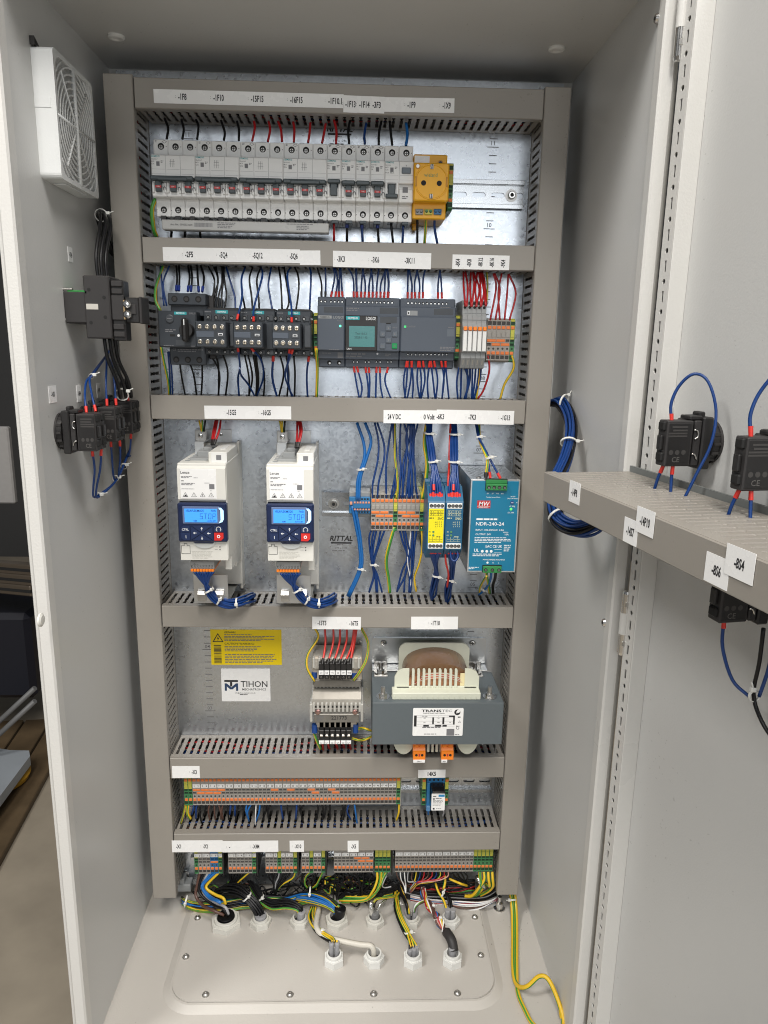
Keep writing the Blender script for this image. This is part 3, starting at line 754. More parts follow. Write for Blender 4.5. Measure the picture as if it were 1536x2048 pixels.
for i, lb in ((1, 'three pole circuit breaker under label 1F10, second of the four wide ones'), (2, 'three pole circuit breaker under label 15F15, third of the four wide ones'),
              (3, 'three pole circuit breaker under label 16F15, rightmost of the four wide ones')): dup(t3, (i * 3 * PWM, 0, 0), lb)
mcb(XM + 12 * PWM, 1, 'single pole circuit breaker with its lever switched off, under label 1F10.1', '5SY4106-7', off=True)
t1 = mcb(XM + 13 * PWM, 1, 'single pole circuit breaker under label 1F13, switched on with a black wire above', '5SL4106-7')
dup(t1, (PWM, 0, 0), 'single pole circuit breaker under label 1F14 with a blue wire above'); dup(t1, (2 * PWM, 0, 0), 'single pole circuit breaker under label 3F3, beside the residual current breaker')
mcb(XM + 16 * PWM, 2, 'two module residual current breaker with a dark test button, beside the yellow socket', '5SV1316', off=True, rcbo=True)
# phase busbar under the wide breakers
mb = MB(); a = ZP('A', 250, 1020, -62); b = ZP('A', 1392, 1115, -62)
mb.box(a[0], b[0], -63, -48, b[2], a[2], mat('busbar_grey', (.46, .46, .445), .3), 1.0)
for i in range(12): mb.box(XM + i * PWM + 6, XM + i * PWM + 12, -56, -50, a[2], 998, BLACK)
yb = -63.1
mb.text('Art.-Nr.: 0505333600', a[0] + 24, a[2] - 6.6, yb, 2.1, INK, 1, 'c', 27)
x = a[0] + 40
while x < a[0] + 62: wd = rnd.choice([.25, .45, .7]); mb.rect(x, x + wd, a[2] - 7.8, a[2] - 3, yb, INKG); x += wd + .35
mb.lines(a[0] + 68, a[0] + 92, a[2] - 2, a[2] - 9.5, 4, yb, INKG); mb.lines(b[0] - 52, b[0] - 6, a[2] - 1.6, a[2] - 3.2, 1, yb, INKG); mb.lines(b[0] - 40, b[0] - 22, a[2] - 3.8, a[2] - 9.5, 3, yb, INKG)
solo('phase_busbar', mb, 'long grey phase busbar strip under the four wide circuit breakers', 'busbar')

# yellow service socket
t = thing('service_socket', 'yellow rail mounted mains socket beside the breaker row', 'socket', (109.5, 0, 1000), None)
mb = MB(); mb.box(88.6, 130, -58, -6, 1000.8, 1075.4, YELLOW, 1.2); mb.box(88.2, 131, -75, -56, 1018.8, 1062, YELLOW, 1.4); mb.box(91, 98, -20, -14, 993, 1003, YELLOW, 1); part('housing', mb, t)
mb = MB(); cx, cz = 109.6, 1040.6
mb.lathe([(20.6, 0), (20.2, .9), (19.2, .9), (18.6, 0.1)], (cx, -75, cz), (0, -1, 0), YELLOW, 36)
mb.box(cx - 20, cx - 17.5, -76, -74.8, cz - 6, cz + 6, mat('socket_shade', (.55, .25, .008), .45), .4); mb.box(cx + 17.5, cx + 20, -76, -74.8, cz - 6, cz + 6, MATS['socket_shade'], .4)
part('socket_ring', mb, t)
mb = MB()
for dx in (-9.5, 9.5): mb.cyl((cx + dx, -75.05, cz - 1.5), (0, -1, 0), 3.1, 3.1, .15, HOLE, 14, smooth=False)
part('pin_hole', mb, t)
for dz in (-16.5, 17):
    mb = MB(); mb.box(cx - 2.1, cx + 2.1, -76.4, -75, cz + dz - 2.8, cz + dz + 2.8, STEEL, .6); mb.box(cx - .7, cx + .7, -77, -76.2, cz + dz - 2.6, cz + dz + 2.6, HOLE); part('earth_clip', mb, t)
mb = MB(); mb.text('wieland', cx - 1, cz + 5.5, -75.2, 4.4, mat('socket_print', (.25, .30, .10), .5, var=0), 1, 'c', 16); mb.rect(89.6, 108, 1063, 1073.5, -58.2, PAPER); part('socket_print', mb, t)
for x, z, mt in ((92.6, 1057.8, STEEL), (121.5, 1066, BLACK)):
    mb = MB(); mb.cyl((x, -58 if z > 1062 else -75, z), (0, -1, 0), 3.4, 3.4, .2, MATS['socket_shade'], 14); mb.cyl((x, -58.1 if z > 1062 else -75.1, z), (0, -1, 0), 2, 2, .4, mt, 12); part('cover_screw', mb, t)
for i, mt in enumerate((RELG, TGRN, TBLUE)):
    a = ZP('B', (646, 696, 748)[i], 776, -60); b = ZP('B', (688, 740, 790)[i], 808, -60); mb = MB()
    mb.box(a[0], b[0], -60.5, -57, b[2], a[2], mt if i != 1 else TYEL, .5)
    wd = (b[0] - a[0]) / 2
    for k in (0, 1): mb.cyl((a[0] + wd * (k + .5), -60.6, b[2] + 3.6), (0, -1, 0), 1.8, 1.8, .15, HOLE, 10); mb.box(a[0] + wd * k + 1, a[0] + wd * k + wd - 1, -61, -60, a[2] - 3.4, a[2] - 1, mt, .3)
    part('clamp', mb, t)

# ------------------------------------------------------------------ spring terminals (one prototype mesh per kind, every terminal a thing)
TW = 6.08
def term_meshes(body, low, hole=HOLE, wide=TW, pit=None):
    prof = [(-3, -28), (-42, -28), (-48, -25.6), (-48, -24.2), (-40, -23.4), (-40, -19.6), (-48, -19.2), (-48, -7.4), (-39, -7.2), (-39, -3.6), (-48, -3.5),
            (-48, -2.3), (-39, -2.2), (-39, 1.4), (-48, 1.5), (-48, 19.2), (-40, 19.6), (-40, 23.4), (-48, 24.2), (-48, 25.6), (-42, 28), (-3, 28)]
    mb = MB(); fm = lambda z: low if z < 3 else body
    mb.prism(prof, .55, wide - .5, body, fm)
    full = [(-3, -28.1), (-42, -28.1), (-48.1, -25.6), (-48.1, 25.6), (-42, 28.1), (-3, 28.1)]
    mb.prism(full, .1, .55, low); mb.prism(full, wide - .5, wide - .1, low)
    mb.cyl((wide / 2, -48.05, -10.6), (0, -1, 0), 1.45, 1.45, .12, hole, 10, smooth=False)
    bt = MB(); bt.box(.75, wide - .7, -49, -46, -18.2, -14.2, ORANGE, .4); b2 = MB(); b2.box(.75, wide - .7, -49, -46, 14.2, 18.2, ORANGE, .4)
    sk = MB()
    for z0, z1 in ((-23.9, -19.5), (19.5, 23.9)): sk.box(.7, wide - .65, -47.2, -41, z0, z1, hole)
    for z0, z1 in ((-7.3, -3.7), (-2.2, 1.4)): sk.box(.3, wide - .25, -46.4, -40, z0, z1, pit or hole)  # dark filler blocks, painted shade for the bridge notches
    return mb.mesh('housing'), bt.mesh('push_button'), b2.mesh('push_button'), sk.mesh('wire_entry')
DKB = mat('terminal_pit_shade', (.045, .042, .04), .6)  # dark tone that puts the shade of the openings into the colour
TK = {'grey': term_meshes(TERM, TERM, DKB, TW, mat('bridge_shaft_shade', (.10, .092, .085), .6)), 'blue': term_meshes(TBLUE, TBLUE, DKB, TW, mat('bridge_shaft_shade_blue', (.01, .06, .16), .6)), 'pe': term_meshes(TYEL, TGRN, mat('terminal_pit_shade_green', (.012, .045, .02), .6))}
def term(x, zc, kind, label, group, num=None, bridge=False):
    t = thing('terminal_block', label, 'terminal', (x, 0, zc - 28), group); p = (x, 0, zc)
    h, b, b2, sk = TK[kind]
    inst('housing', h, t, p); inst('push_button', b, t, p); inst('push_button', b2, t, p); inst('wire_entry', sk, t, p)
    if num:
        odd = num.isdigit() and int(num) % 2
        sh = .55 if odd else -.1; mb = MB(); mb.box(x + .15 + sh, x + TW - .5 + sh, -49.2, -47, zc + 4, zc + 9.8, PAPER, .2); mb.text(num, x + TW / 2 + sh * .6 - .2, zc + 5.4, -49.35, 2.9, INK, .8, 'c', 3.8); part('marker_tag', mb, t)
    elif num is None:
        mb = MB(); mb.box(x + .6, x + TW - .55, -48.7, -47, zc + 4, zc + 9.8, TYEL if kind == 'pe' else TERM, .3); part('marker_slot', mb, t)
    return t
JB = MB(); JB.box(.5, 2 * TW - .4, -48.6, -40, -1.75, 1.75, ORANGE, .5); JBM = JB.mesh('jumper_bridge')
def jumper(x, z, label, group):
    ob = bpy.data.objects.new('jumper_bridge', JBM); COL.objects.link(ob); ob.location = (x * K, 0, z * K); tag(ob, label, 'jumper', group)
PLATE_M = MB(); PLATE_M.box(0, 1.2, -48.5, -3, -29, 29, TERM, .3); PLM = PLATE_M.mesh('end_plate')
def endplate(x, zc, label):
    ob = bpy.data.objects.new('end_plate', PLM); COL.objects.link(ob); ob.location = (x * K, 0, zc * K); tag(ob, label, 'end plate', 'terminal end plates')
term(133.2, ZR1, 'pe', 'green and yellow earth terminal at the right of the yellow socket', 'earth terminals')

# ================================================================== row 2
# motor protection switch
t = thing('motor_switch', 'dark motor protection switch with a black rotary handle at the left of the contactors', 'motor switch', (-197, 0, 818))
mb = MB()
mb.box(-212.5, -166, -80, -8, 890.6, 904.9, ANTH, 1); mb.box(-211, -166, -74, -8, 878, 891, ANTH, .8); mb.box(-214, -168, -76, -8, 818, 841, ANTH, 1)
mb.box(-221.5, -174.8, -96, -6, 839.4, 883, ANTH, 1.4); mb.box(-168, -160, -60, -8, 826, 904, BLACKM, 1); part('housing', mb, t)
mb = MB(); mb.lathe([(9.2, 0), (9.2, 3), (8, 6), (8, 7)], (-186.5, -96, 860), (0, -1, 0), BLACK, 20); mb.cyl((-186.5, -103, 860), (0, -1, 0), 8, 7.6, .5, BLACK, 20)
mb.box(-190.2, -182.8, -112, -102, 846.5, 874.5, BLACK, 2.4); mb.box(-187, -186, -112.4, -111.6, 866, 873, INKW); part('rotary_handle', mb, t)
mb = MB(); mb.lathe([(5, 0), (5, 1.4), (4.2, 1.8), (0, 1.8)], (-207, -96, 873.5), (0, -1, 0), SLATE2, 18); mb.box(-209.8, -204.4, -98.4, -97.5, 873, 874, INKG); part('current_dial', mb, t)
mb = MB(); y = -96.2
mb.rect(-201.5, -186.5, 878.6, 882, y, INKT); mb.text('SIEMENS', -194, 879.4, y - .1, 1.9, INKW, 1, 'c', 13); mb.text('SIRIUS', -179.5, 879.2, y, 2.1, INKG, 1, 'c', 9)
mb.rect(-207.5, -201.5, 852.6, 855.2, y, HOLE); mb.cyl((-197.3, -96.1, 853.8), (0, -1, 0), 1.6, 1.6, .1, INKW, 10); mb.rect(-201, -184, 842.5, 848.5, y, SLATE2)
mb.lines(-213, -200, 861, 857, 2, y, INKG); mb.lines(-216, -198, 841.8, 840.4, 1, y, INKG); mb.lines(-183, -176, 841.8, 840.4, 1, y, INKG)
mb.text('CE', -208, 835.4, -76.2, 2.6, INKG); mb.lines(-204, -172, 837.5, 833.5, 2, -76.2, INKG)
mb.rect(-212, -167, 889.9, 890.3, -80.1, HOLE); part('print', mb, t)
for zz, yy in ((898, -80.1), (824.6, -76.1)):
    for k in range(3):
        mb = MB(); x = (-204.2, -189.6, -175)[k] if zz > 850 else (-206.2, -191.8, -177.4)[k]
        mb.cyl((x, yy, zz), (0, -1, 0), 3.9, 3.9, .15, HOLE, 14, smooth=False); mb.cyl((x, yy - .1, zz - .4), (0, -1, 0), 2.6, 2.4, .5, BLACKM, 12); part('terminal_hole', mb, t)
# three contactors with auxiliary blocks
def contactor(x0, label, ax0, ax1, ax2=None):
    t = thing('contactor', label, 'contactor', (x0 + 22.5, 0, 831), 'contactors on the second rail')
    mb = MB(); mb.box(x0 + .3, x0 + 44.4, -78, -6, 831.5, 886.5, ANTH, 1.2); mb.box(x0 + 1.5, x0 + 43.4, -84, -76, 839, 872.5, ANTH, 1); mb.box(x0 + 2, x0 + 43, -70, -10, 884, 889, BLACKM, .8)
    for k in range(4): mb.box(x0 + 3 + k * 10.5, x0 + 10.5 + k * 10.5, -80, -60, 873.6, 880.6, SLATE2, .5); mb.box(x0 + 3 + k * 10.5, x0 + 10.5 + k * 10.5, -80, -60, 832.4, 838.6, SLATE2, .5)
    part('housing', mb, t)
    mb = MB(); mb.rect(x0 + 15.4, x0 + 30.6, 881.6, 885.6, -78.15, INKT); mb.text('SIEMENS', x0 + 23, 882.6, -78.25, 2.0, INKW, 1, 'c', 13.4); mb.lines(x0 + 2, x0 + 13, 884, 882, 1, -78.15, INKG); part('brand_print', mb, t)
    for k in range(5 if ax2 else 4): inst('terminal_screw', SCR2, t, (x0 + 6.6 + k * 9.6, -80.3, 877)); inst('terminal_screw', SCR2, t, (x0 + 6.6 + k * 9.6, -80.3, 835.4))
    mb = MB(); mb.box(ax0, ax1, -120, -82, 840.4, 870.9, ANTH, 1.2); mb.box(ax0 + 1, ax1 - 14.5, -120.6, -119, 852, 859, SLATE, .5)
    mb.box(ax1 - 11, ax1 - 2.5, -120.5, -119, 852.6, 858.6, SLATE2, .3); mb.box(ax1 - 9.5, ax1 - 4, -121, -120, 854.4, 857, INKW, .3); mb.box(ax1 - 8.7, ax1 - 4.8, -121.2, -120.9, 855, 856.4, ANTH); part('auxiliary_block', mb, t)
    for k in range(4):
        for z in (864.2, 846.8): inst('terminal_screw', SCRB, t, (ax0 + 5.2 + k * (ax1 - ax0 - 10) / 3, -120.1, z))
    if ax2: mb = MB(); mb.box(ax2[0], ax2[1], -100, -80, 842, 869, SLATE2, 1); part('surge_suppressor', mb, t)
    return t
mb = MB(); mb.lathe([(2.9, 0), (2.9, .6), (2.5, .8)], (0, 0, 0), (0, -1, 0), STEEL, 14); mb.cyl((0, -.3, 0), (0, -1, 0), 2.5, 2.5, .2, HOLE, 14, smooth=False); mb.cyl((0, -.4, 0), (0, -1, 0), 2.1, 1.9, .7, mat('warm_metal', (.80, .68, .52), .25, 1.0), 10, smooth=False)
mb.box(-1.7, 1.7, -1.3, -1.05, -.35, .35, HOLE); mb.box(-.35, .35, -1.3, -1.05, -1.7, 1.7, HOLE); SCRB = mb.mesh('terminal_screw')
contactor(-170.2, 'contactor with auxiliary block next to the rotary motor switch, leftmost of three', -171.6, -135)
contactor(-125.4, 'contactor with auxiliary block in the middle of the three', -126.8, -91.4, (-134.6, -127.4))
contactor(-80.6, 'contactor with auxiliary block, rightmost of three, with a narrow suppressor on its right side', -80.8, -46.2, (-44, -35.5))
term(-35.2, ZR2 - 4, 'pe', 'earth terminal squeezed between the right contactor and the logic power supply', 'earth terminals')
# logic controller: power module, base module with display, expansion module
def din_module(name, x0, x1, label, cat, ntop=0, xt=(), xb=(), sc=SCR16):
    t = thing(name, label, cat, ((x0 + x1) / 2, 0, 817.5), 'slate grey logic modules')
    mb = MB(); a, b = x0 + .2, x1 - .2
    mb.box(a, b, -41, -6, 817.5, 906.6, SLATE, 1); mb.box(a, b, -50, -38, 828, 895.6, SLATE, 1.0); mb.box(a, b, -61.5, -48, 838.6, 883.4, SLATE, 1.4)
    part('housing', mb, t)
    for x in xt: inst('terminal_screw', sc, t, (x, -41.1, 900.8))
    for x, z, y in xb: inst('terminal_screw', sc, t, (x, y, z))
    return t
CHR16 = screw_mesh(1.75, CHROME)
t = din_module('logic_power_module', -30.2, 5.4, 'narrow slate grey logic power module with one green lamp', 'power module', xt=[ZP('D', x, 442, -41)[0] for x in (131, 155, 190, 213, 237, 260)], sc=CHR16)
mb = MB(); y = -61.7
a = ZP('D', 112, 532, y); mb.rect(a[0], a[0] + 17, 878.6, 882.3, y, RELG); mb.text('SIEMENS', a[0] + 8.5, 879.3, y - .1, 2.2, SLATE2, 1, 'c', 15); mb.text('LOGO!', -2.5, 878.7, y, 3.4, RELG, .9); mb.text('Power', -1, 875.3, y, 2, INKG, .9)
mb.lines(-15, 4, 840.5, 839.3, 1, y, INKG); mb.rect(-22, 3, 886.4, 893.6, -50.15, SLATE2); mb.lines(-24, -8, 836, 834, 1, -50.15, INKG); mb.rect(-4, 3, 829.5, 836.5, -50.15, INKG); part('print', mb, t)
mb = MB(); q = ZP('D', 247, 590, -62); mb.cyl(q, (0, -1, 0), 1.5, 1.3, .5, GLED, 10); part('status_lamp', mb, t)
for px in (180, 240):
    q = ZP('D', px, 815, -41); mb = MB(); mb.cyl(q + Vector((0, -.1, 0)), (0, -1, 0), 3, 3, .15, HOLE, 12, smooth=False); mb.cyl(q + Vector((.6, -.2, -.8)), (0, -1, 0), 1.6, 1.4, .4, STEEL, 8); part('terminal_hole', mb, t)
t = din_module('logic_controller', 5.4, 76.3, 'slate grey logic controller with a teal display and arrow keys', 'controller',
               xt=[ZP('D', x, 455, -41)[0] for x in (330, 353, 376, 399, 422, 446, 470, 494, 518, 542, 566)],
               xb=[(*[ZP('D', x, 810, -41)[i] for i in (0, 2)], -41.1) for x in (330, 352, 402, 424, 470, 492, 540, 560)], sc=CHR16)
mb = MB(); mb.box(5.9, 47, -62.8, -61, 839.2, 883, BLACK, .8); part('display_bezel', mb, t)
mb = MB(); mb.box(10.8, 43.6, -63.2, -62.6, 844.2, 870, LCDG); y = -63.35
mb.text('Thu 13:12', 26, 859.4, y, 2.5, LCDK, 1, 'c', 19); mb.text('2025-11-13', 26, 854.6, y, 2.5, LCDK, 1, 'c', 20); part('display', mb, t)
mb = MB(); y = -62.95; mb.rect(6.8, 24, 877.5, 882, y, INKT); mb.text('SIEMENS', 15.4, 878.5, y - .1, 2.4, INKW, 1, 'c', 15.4); mb.text('LOGO!', 38.6, 877.6, y, 4, INKW, .9, 'c', 12.5); mb.text('LAN', 11, 840.4, y, 2.2, INKW)
mb.rect(50, 74, 886.2, 893.8, -50.15, SLATE2); mb.lines(7, 28, 893, 888, 2, -50.15, INKG); mb.lines(7, 36, 836, 829.6, 2, -50.15, INKG); mb.lines(58, 66, 836, 832, 2, -50.15, INKG)
mb.rect(50.3, 71.6, 874.4, 882, -61.65, SLATE2); mb.rect(58, 64, 873.4, 874.6, -61.7, HOLE); mb.cyl((47.8, -50.2, 835.6), (0, -1, 0), 1.3, 1.3, .12, INKW, 8); mb.lines(66.5, 75, 869, 867.6, 1, -61.65, INKG); part('print', mb, t)
for px, py, s_, mt in ((544, 603, '^', SLATE3), (507, 640, '<', SLATE3), (583, 640, '>', SLATE3), (544, 677, 'v', SLATE3), (507, 713, 'ESC', SLATE3), (581, 713, 'OK', GREENB)):
    q = ZP('D', px, py, -62); mb = MB(); mb.box(q[0] - 3.4, q[0] + 3.4, -63.2, -61, q[2] - 3.4, q[2] + 3.4, mt, .5)
    if len(s_) == 1:
        an = {'^': 0, '<': math.pi / 2, 'v': math.pi, '>': -math.pi / 2}[s_]
        pts = [(-1.3, -1), (1.3, -1), (0, 1.4)]; mb.poly([(q[0] + a * math.cos(an) - b * math.sin(an), q[2] + a * math.sin(an) + b * math.cos(an)) for a, b in pts], -63.3, INKG)
    else: mb.text(s_, q[0], q[2] - .9, -63.3, 1.8, INKG, .8, 'c', 5)
    part('key', mb, t)
t = din_module('logic_expansion', 76.3, 148.6, 'wide slate grey logic expansion module between the controller and the slim relays', 'expansion module',
               xt=[ZP('D', x, 460, -41)[0] for x in (664, 687, 710, 733, 757, 781, 805, 829, 852, 876, 900)],
               xb=[(*[ZP('D', x, 764, -50)[i] for i in (0, 2)], -50.1) for x in (663, 686, 710, 734, 757, 782, 805, 829, 853, 876, 900)], sc=CHR16)
mb = MB(); y = -61.7
mb.text('RUN/STOP', ZP('D', 683, 594, y)[0], ZP('D', 683, 598, y)[2], y, 2, INKG, .9, 'c', 11); q = ZP('D', 925, 632, y); mb.rect(q[0] - 4.4, q[0] + 4.4, q[2] - 4.6, q[2] + 4.6, y, SLATE3)
mb.lines(138, 148, 871, 869.4, 1, y, INKG); mb.lines(128, 148, 846, 840, 3, y, INKG); mb.rect(120, 145, 886.2, 893.8, -50.15, SLATE2); mb.lines(128, 147, 896, 894.6, 1, -50.15, INKG)
a = ZP('D', 657, 495, -50.2); b = ZP('D', 722, 526, -50.2); mb.rect(a[0], b[0], b[2], a[2], -50.2, RELG); mb.rect(a[0] + .8, a[0] + 3.8, b[2] + .8, a[2] - .8, -50.3, INKW); mb.rect(a[0] + 1.5, a[0] + 3.1, b[2] + 1.6, a[2] - 1.6, -50.4, HOLE); part('print', mb, t)
mb = MB(); q = ZP('D', 646, 594, -61.7); mb.box(q[0] - 1.4, q[0] + 1.4, -62, -61, q[2] - 1.4, q[2] + 1.4, mat('dim_green_led', (.05, .5, .15), .4, var=0, emit=.6)); part('status_lamp', mb, t)
term(149.0, ZR2 - 4, 'pe', 'earth terminal between the logic expansion module and the slim relays', 'earth terminals')
# slim interface relays
def slim(x, label):
    t = thing('slim_relay', label, 'relay', (x + 3, 0, 819), 'slim interface relays')
    mb = MB(); w_ = 6.05
    prof = [(-5, 904), (-62, 904), (-68, 899), (-68, 888), (-72, 884), (-72, 876), (-78, 868.6), (-78, 840), (-74, 838.6), (-74, 832.6), (-66, 820), (-62, 819), (-5, 819)]
    mb.prism(prof, x + .1, x + w_ - .1, RELG); part('housing', mb, t)
    mb = MB(); mb.box(x + .7, x + w_ - .5, -80.6, -76, 841, 866.4, WHITE, .4); part('marker_front', mb, t)
    mb = MB(); mb.box(x + .9, x + w_ - .8, -82, -76, 866.6, 871.4, ORANGEB, .5); part('ejector', mb, t)
    mb = MB(); mb.cyl((x + 3, -68.05, 895.2), (0, -1, 0), 1.8, 1.8, .15, HOLE, 10); mb.rect(x + 1, x + w_ - 1, 898.6, 902, -68.6, HOLE); mb.rect(x + .3, x + 5.8, 887.6, 888.1, -68.2, SLATE2); mb.rect(x + .3, x + 5.8, 879.4, 879.9, -72.2, SLATE2)
    part('clamp_entry', mb, t)
    mb = MB(); mb.add([(x + 1.2, -72.6, 831.6), (x + 4.8, -72.6, 831.6), (x + 4.8, -67.6, 823.4), (x + 1.2, -67.6, 823.4)], [(0, 1, 2, 3)], HOLE)
    mb.add([(x + 2.2, -72.5, 830), (x + 3.8, -72.5, 830), (x + 3.8, -68.6, 824), (x + 2.2, -68.6, 824)], [(0, 1, 2, 3)], STEEL); part('test_slot', mb, t)
    return t
sl = slim(154.4, 'slim grey relay with a white front, leftmost of five side by side')
for i, lb in ((1, 'slim grey relay with a white front, second from the left of five'), (2, 'slim grey relay with a white front, middle one of five'), (3, 'slim grey relay with a white front, fourth from the left of five'), (4, 'slim grey relay with a white front, rightmost of five, beside the spring terminals')):
    dup(sl, (i * 6.15, 0, 0), lb)
ZT2 = 855.5
for i in range(5): term(190.6 + i * TW, ZT2, 'grey', ORD[i] + ' grey terminal from the left in the short group beside the slim relays', 'terminals right of the slim relays')
term(190.6 + 5 * TW, ZT2, 'pe', 'green and yellow earth terminal at the right end of the second row', 'earth terminals')
for i, (k, dz, lb) in enumerate(((0, -.4, 'upper left'), (2, -.4, 'upper right'), (1, -5.4, 'lower left'), (3, -5.4, 'lower right'))): jumper(190.6 + k * TW, ZT2 + dz, lb + ' orange jumper on the short terminal group beside the slim relays', 'orange jumpers in the second row')
# ================================================================== row 3: motor drives
def drive(x0, x1, label):
    """slender inverter: deep housing, keypad with lit display, metal base"""
    t = thing('motor_drive', label, 'motor drive', ((x0 + x1) / 2, 0, 502), 'motor drives on the plate'); D = -125
    w_ = x1 - x0
    mb = MB(); mb.box(x0, x1, -122, -20, 575.5, 700, CREAM, 1.2)
    prof = [(-122, 575.6), (-124.5, 576), (-124.5, 600), (-122, 601.5), (-122, 652), (-120, 653), (-125.5, 655), (-125.5, 694), (-118, 699.8), (-20, 700)]
    mb.prism(prof, x0 + .6, x1 - .6, CREAM)
    mb.box(x0 + 37, x1 - .5, -112, -30, 699, 712.6, CREAM, .8)
    mb.box(x1 - 3, x1 + .2, -20, -.5, 503, 715, CREAM); mb.box(x0 + 2, x1, -22, -8, 510, 712, CREAM, .5)
    part('housing', mb, t)
    mb = MB(); mb.box(x0 + 11, x0 + 36, -100, -40, 699.6, 703, RELG, .6); mb.box(x0 + 16, x0 + 32, -80, -48, 702, 709, RELG, .8); mb.box(x0 + 20, x0 + 34, -62, -36, 703, 712, RELG, .8)
    mb.box(x1 - 14, x1 - 7, -85, -40, 712.4, 713.2, WHITE)
    for k in range(5): mb.box(x0 + 6, x0 + 12, -105 + k * 14, -98 + k * 14, 699.6, 700.4, RELG)
    part('power_connector', mb, t)
    mb = MB(); mb.box(x1 - 20, x1 - .4, -112.3, -111, 698.8, 712.4, WHITE, .3); mb.rect(x1 - 13.6, x1 - 7.4, 703, 709.2, -112.5, INKG); part('top_label', mb, t)
    mb = MB(); y = -126; s0, s1 = x0 + 4, x0 + w_ * .80
    mb.box(s0, s1, y, -125, 656, 693.6, PAPER, .3); y -= .15
    mb.text('Lenze', s0 + 6.6, 687.6, y, 3.3, INK, 1.1, 'c', 11)
    mb.lines(s0 + 1.6, s0 + 15, 684.4, 681.6, 2, y, INKG); mb.lines(s0 + 17, s0 + 24, 682.8, 681.6, 1, y, INKG); mb.lines(s0 + 1.6, s0 + 6, 679, 677.4, 1, y, INK); mb.lines(s0 + 1.6, s0 + 21, 676, 672.4, 2, y, INKG); mb.lines(s0 + 1.6, s0 + 24, 668.8, 667.6, 1, y, INKG)
    mb.lines(s0 + 30, s0 + 39, 676.4, 675.2, 1, y, INKG); mb.rect(s1 - 8.6, s1 - 2.2, 668.4, 674.8, y, INKG); mb.lines(s1 - 8, s1 - 4, 666.6, 665.4, 1, y, INKG)
    for k in range(4):
        cx = s0 + 6 + k * 10.6
        tri(mb, cx, 658.4, 3.4, y, INK, .2)
        if k in (1, 3): bolt(mb, cx, 659.2, 3.2, y, INK)
        elif k == 2: mb.rect(cx - .3, cx + .3, 659.2, 662, y, INK)
        else: mb.poly([(cx - 2, 659), (cx + 2.4, 659), (cx + .4, 661.5)], y, INK)
    part('rating_label', mb, t)
    # keypad
    kp = MB(); kp.box(x0 + .2, x1 + .4, -131, -120, 601.5, 651.2, NAVY, 1.6); kp.box(x0 + 18, x1 - 17, -129, -120, 598.8, 604, NAVY, 1.6); kpo = part('keypad', kp, t)
    mb = MB(); mb.box(x0 + 6.6, x0 + w_ * .87, -131.9, -130.6, 625.2, 647.4, mat('display_frame', (.14, .19, .33), .15), .8); part('display_frame', mb, kpo)
    lx0, lx1, lz0, lz1 = x0 + 9.3, x0 + w_ * .82, 627.4, 644.6
    mb = MB(); mb.box(lx0, lx1, -132.4, -131.5, lz0, lz1, LCDB); mb.add([(lx1 + 1.6, -132.3, lz0 - 1), (lx1 + 6, -132.3, lz0 + .5), (lx1 + 8, -132.3, lz0 + 4), (lx1 + 8, -132.3, lz1 - 2), (lx1 + 5, -132.3, lz1 + 1.6), (lx1 + 1.6, -132.3, lz1 + 1.6), (lx1 + 4, -132.3, lz1 - 2), (lx1 + 4, -132.3, lz0 + 3)], [(0, 1, 2, 7), (2, 3, 6, 7), (3, 4, 5, 6)], LCDE)
    y = -132.6
    mb.text('VELR:FLEX:MODE', lx0 + 2, lz1 - 3.7, y, 2.7, LCDI, .8, 'l', 22); mb.text('FWD', lx1 - 1.2, lz1 - 3.7, y, 2.7, LCDI, .8, 'r', 6)
    # segment letters
    def seg(ch, x, z, h):
        ww = h * .52; tk = h * .10
        S = {'a': (0, h - tk, ww, h), 'g': (0, h / 2 - tk / 2, ww, h / 2 + tk / 2), 'd': (0, 0, ww, tk), 'f': (0, h / 2, tk, h), 'e': (0, 0, tk, h / 2), 'b': (ww - tk, h / 2, ww, h), 'c': (ww - tk, 0, ww, h / 2), 'm': (ww / 2 - tk / 2, 0, ww / 2 + tk / 2, h)}
        for k in {'S': 'afgcd', 'T': 'am', 'O': 'abcdef', 'P': 'abgfe'}[ch]:
            a, b, c, d = S[k]; mb.add([(x + p * 1 + (q * .08), y, z + q) for p, q in ((a + .15, b + .15), (c - .15, b + .15), (c - .15, d - .15), (a + .15, d - .15))], [(0, 1, 2, 3)], LCDI)
    for k, ch in enumerate('STOP'): seg(ch, lx0 + 18.6 + k * 5.2, lz0 + 4.2, 7.2)
    mb.text('REM', lx0 + 13, lz0 + 1, y, 1.7, LCDI, .9); mb.text('AUTO SET', lx1 - 2, lz0 + 1, y, 1.7, LCDI, .9, 'r', 12); part('display', mb, kpo)
    def key(pts, mt, tx=None, sy=None):
        mb = MB(); vs = [(a, -131.2, b) for a, b in pts] + [(a, -132.2, b) for a, b in pts]; k = len(pts)
        mb.add(vs, [tuple(range(k, 2 * k))] + [(i, (i + 1) % k, k + (i + 1) % k, k + i) for i in range(k)], mt)
        if tx: mb.text(tx[0], tx[1], tx[2], -132.4, tx[3], INKW, .9)
        if sy: sy(mb)
        part('key', mb, kpo)
    ka, kb, kz0, kz1 = x0 + 4, x1 - 4, 604, 622.8; km = (x0 + x1) / 2 - .4; kc = 613.2
    key([(ka, 615), (ka + 11, 615), (ka + 11, kz1), (ka + 3, kz1), (ka, kz1 - 3)], NAVY2, ('CTRL', ka + 5.5, 616.6, 2.7)); key([(ka, kz0 + 3), (ka + 3, kz0), (ka + 11, kz0), (ka + 11, 614), (ka, 614)], NAVY2, ('I', ka + 6, 606.6, 4))
    q = 12.6
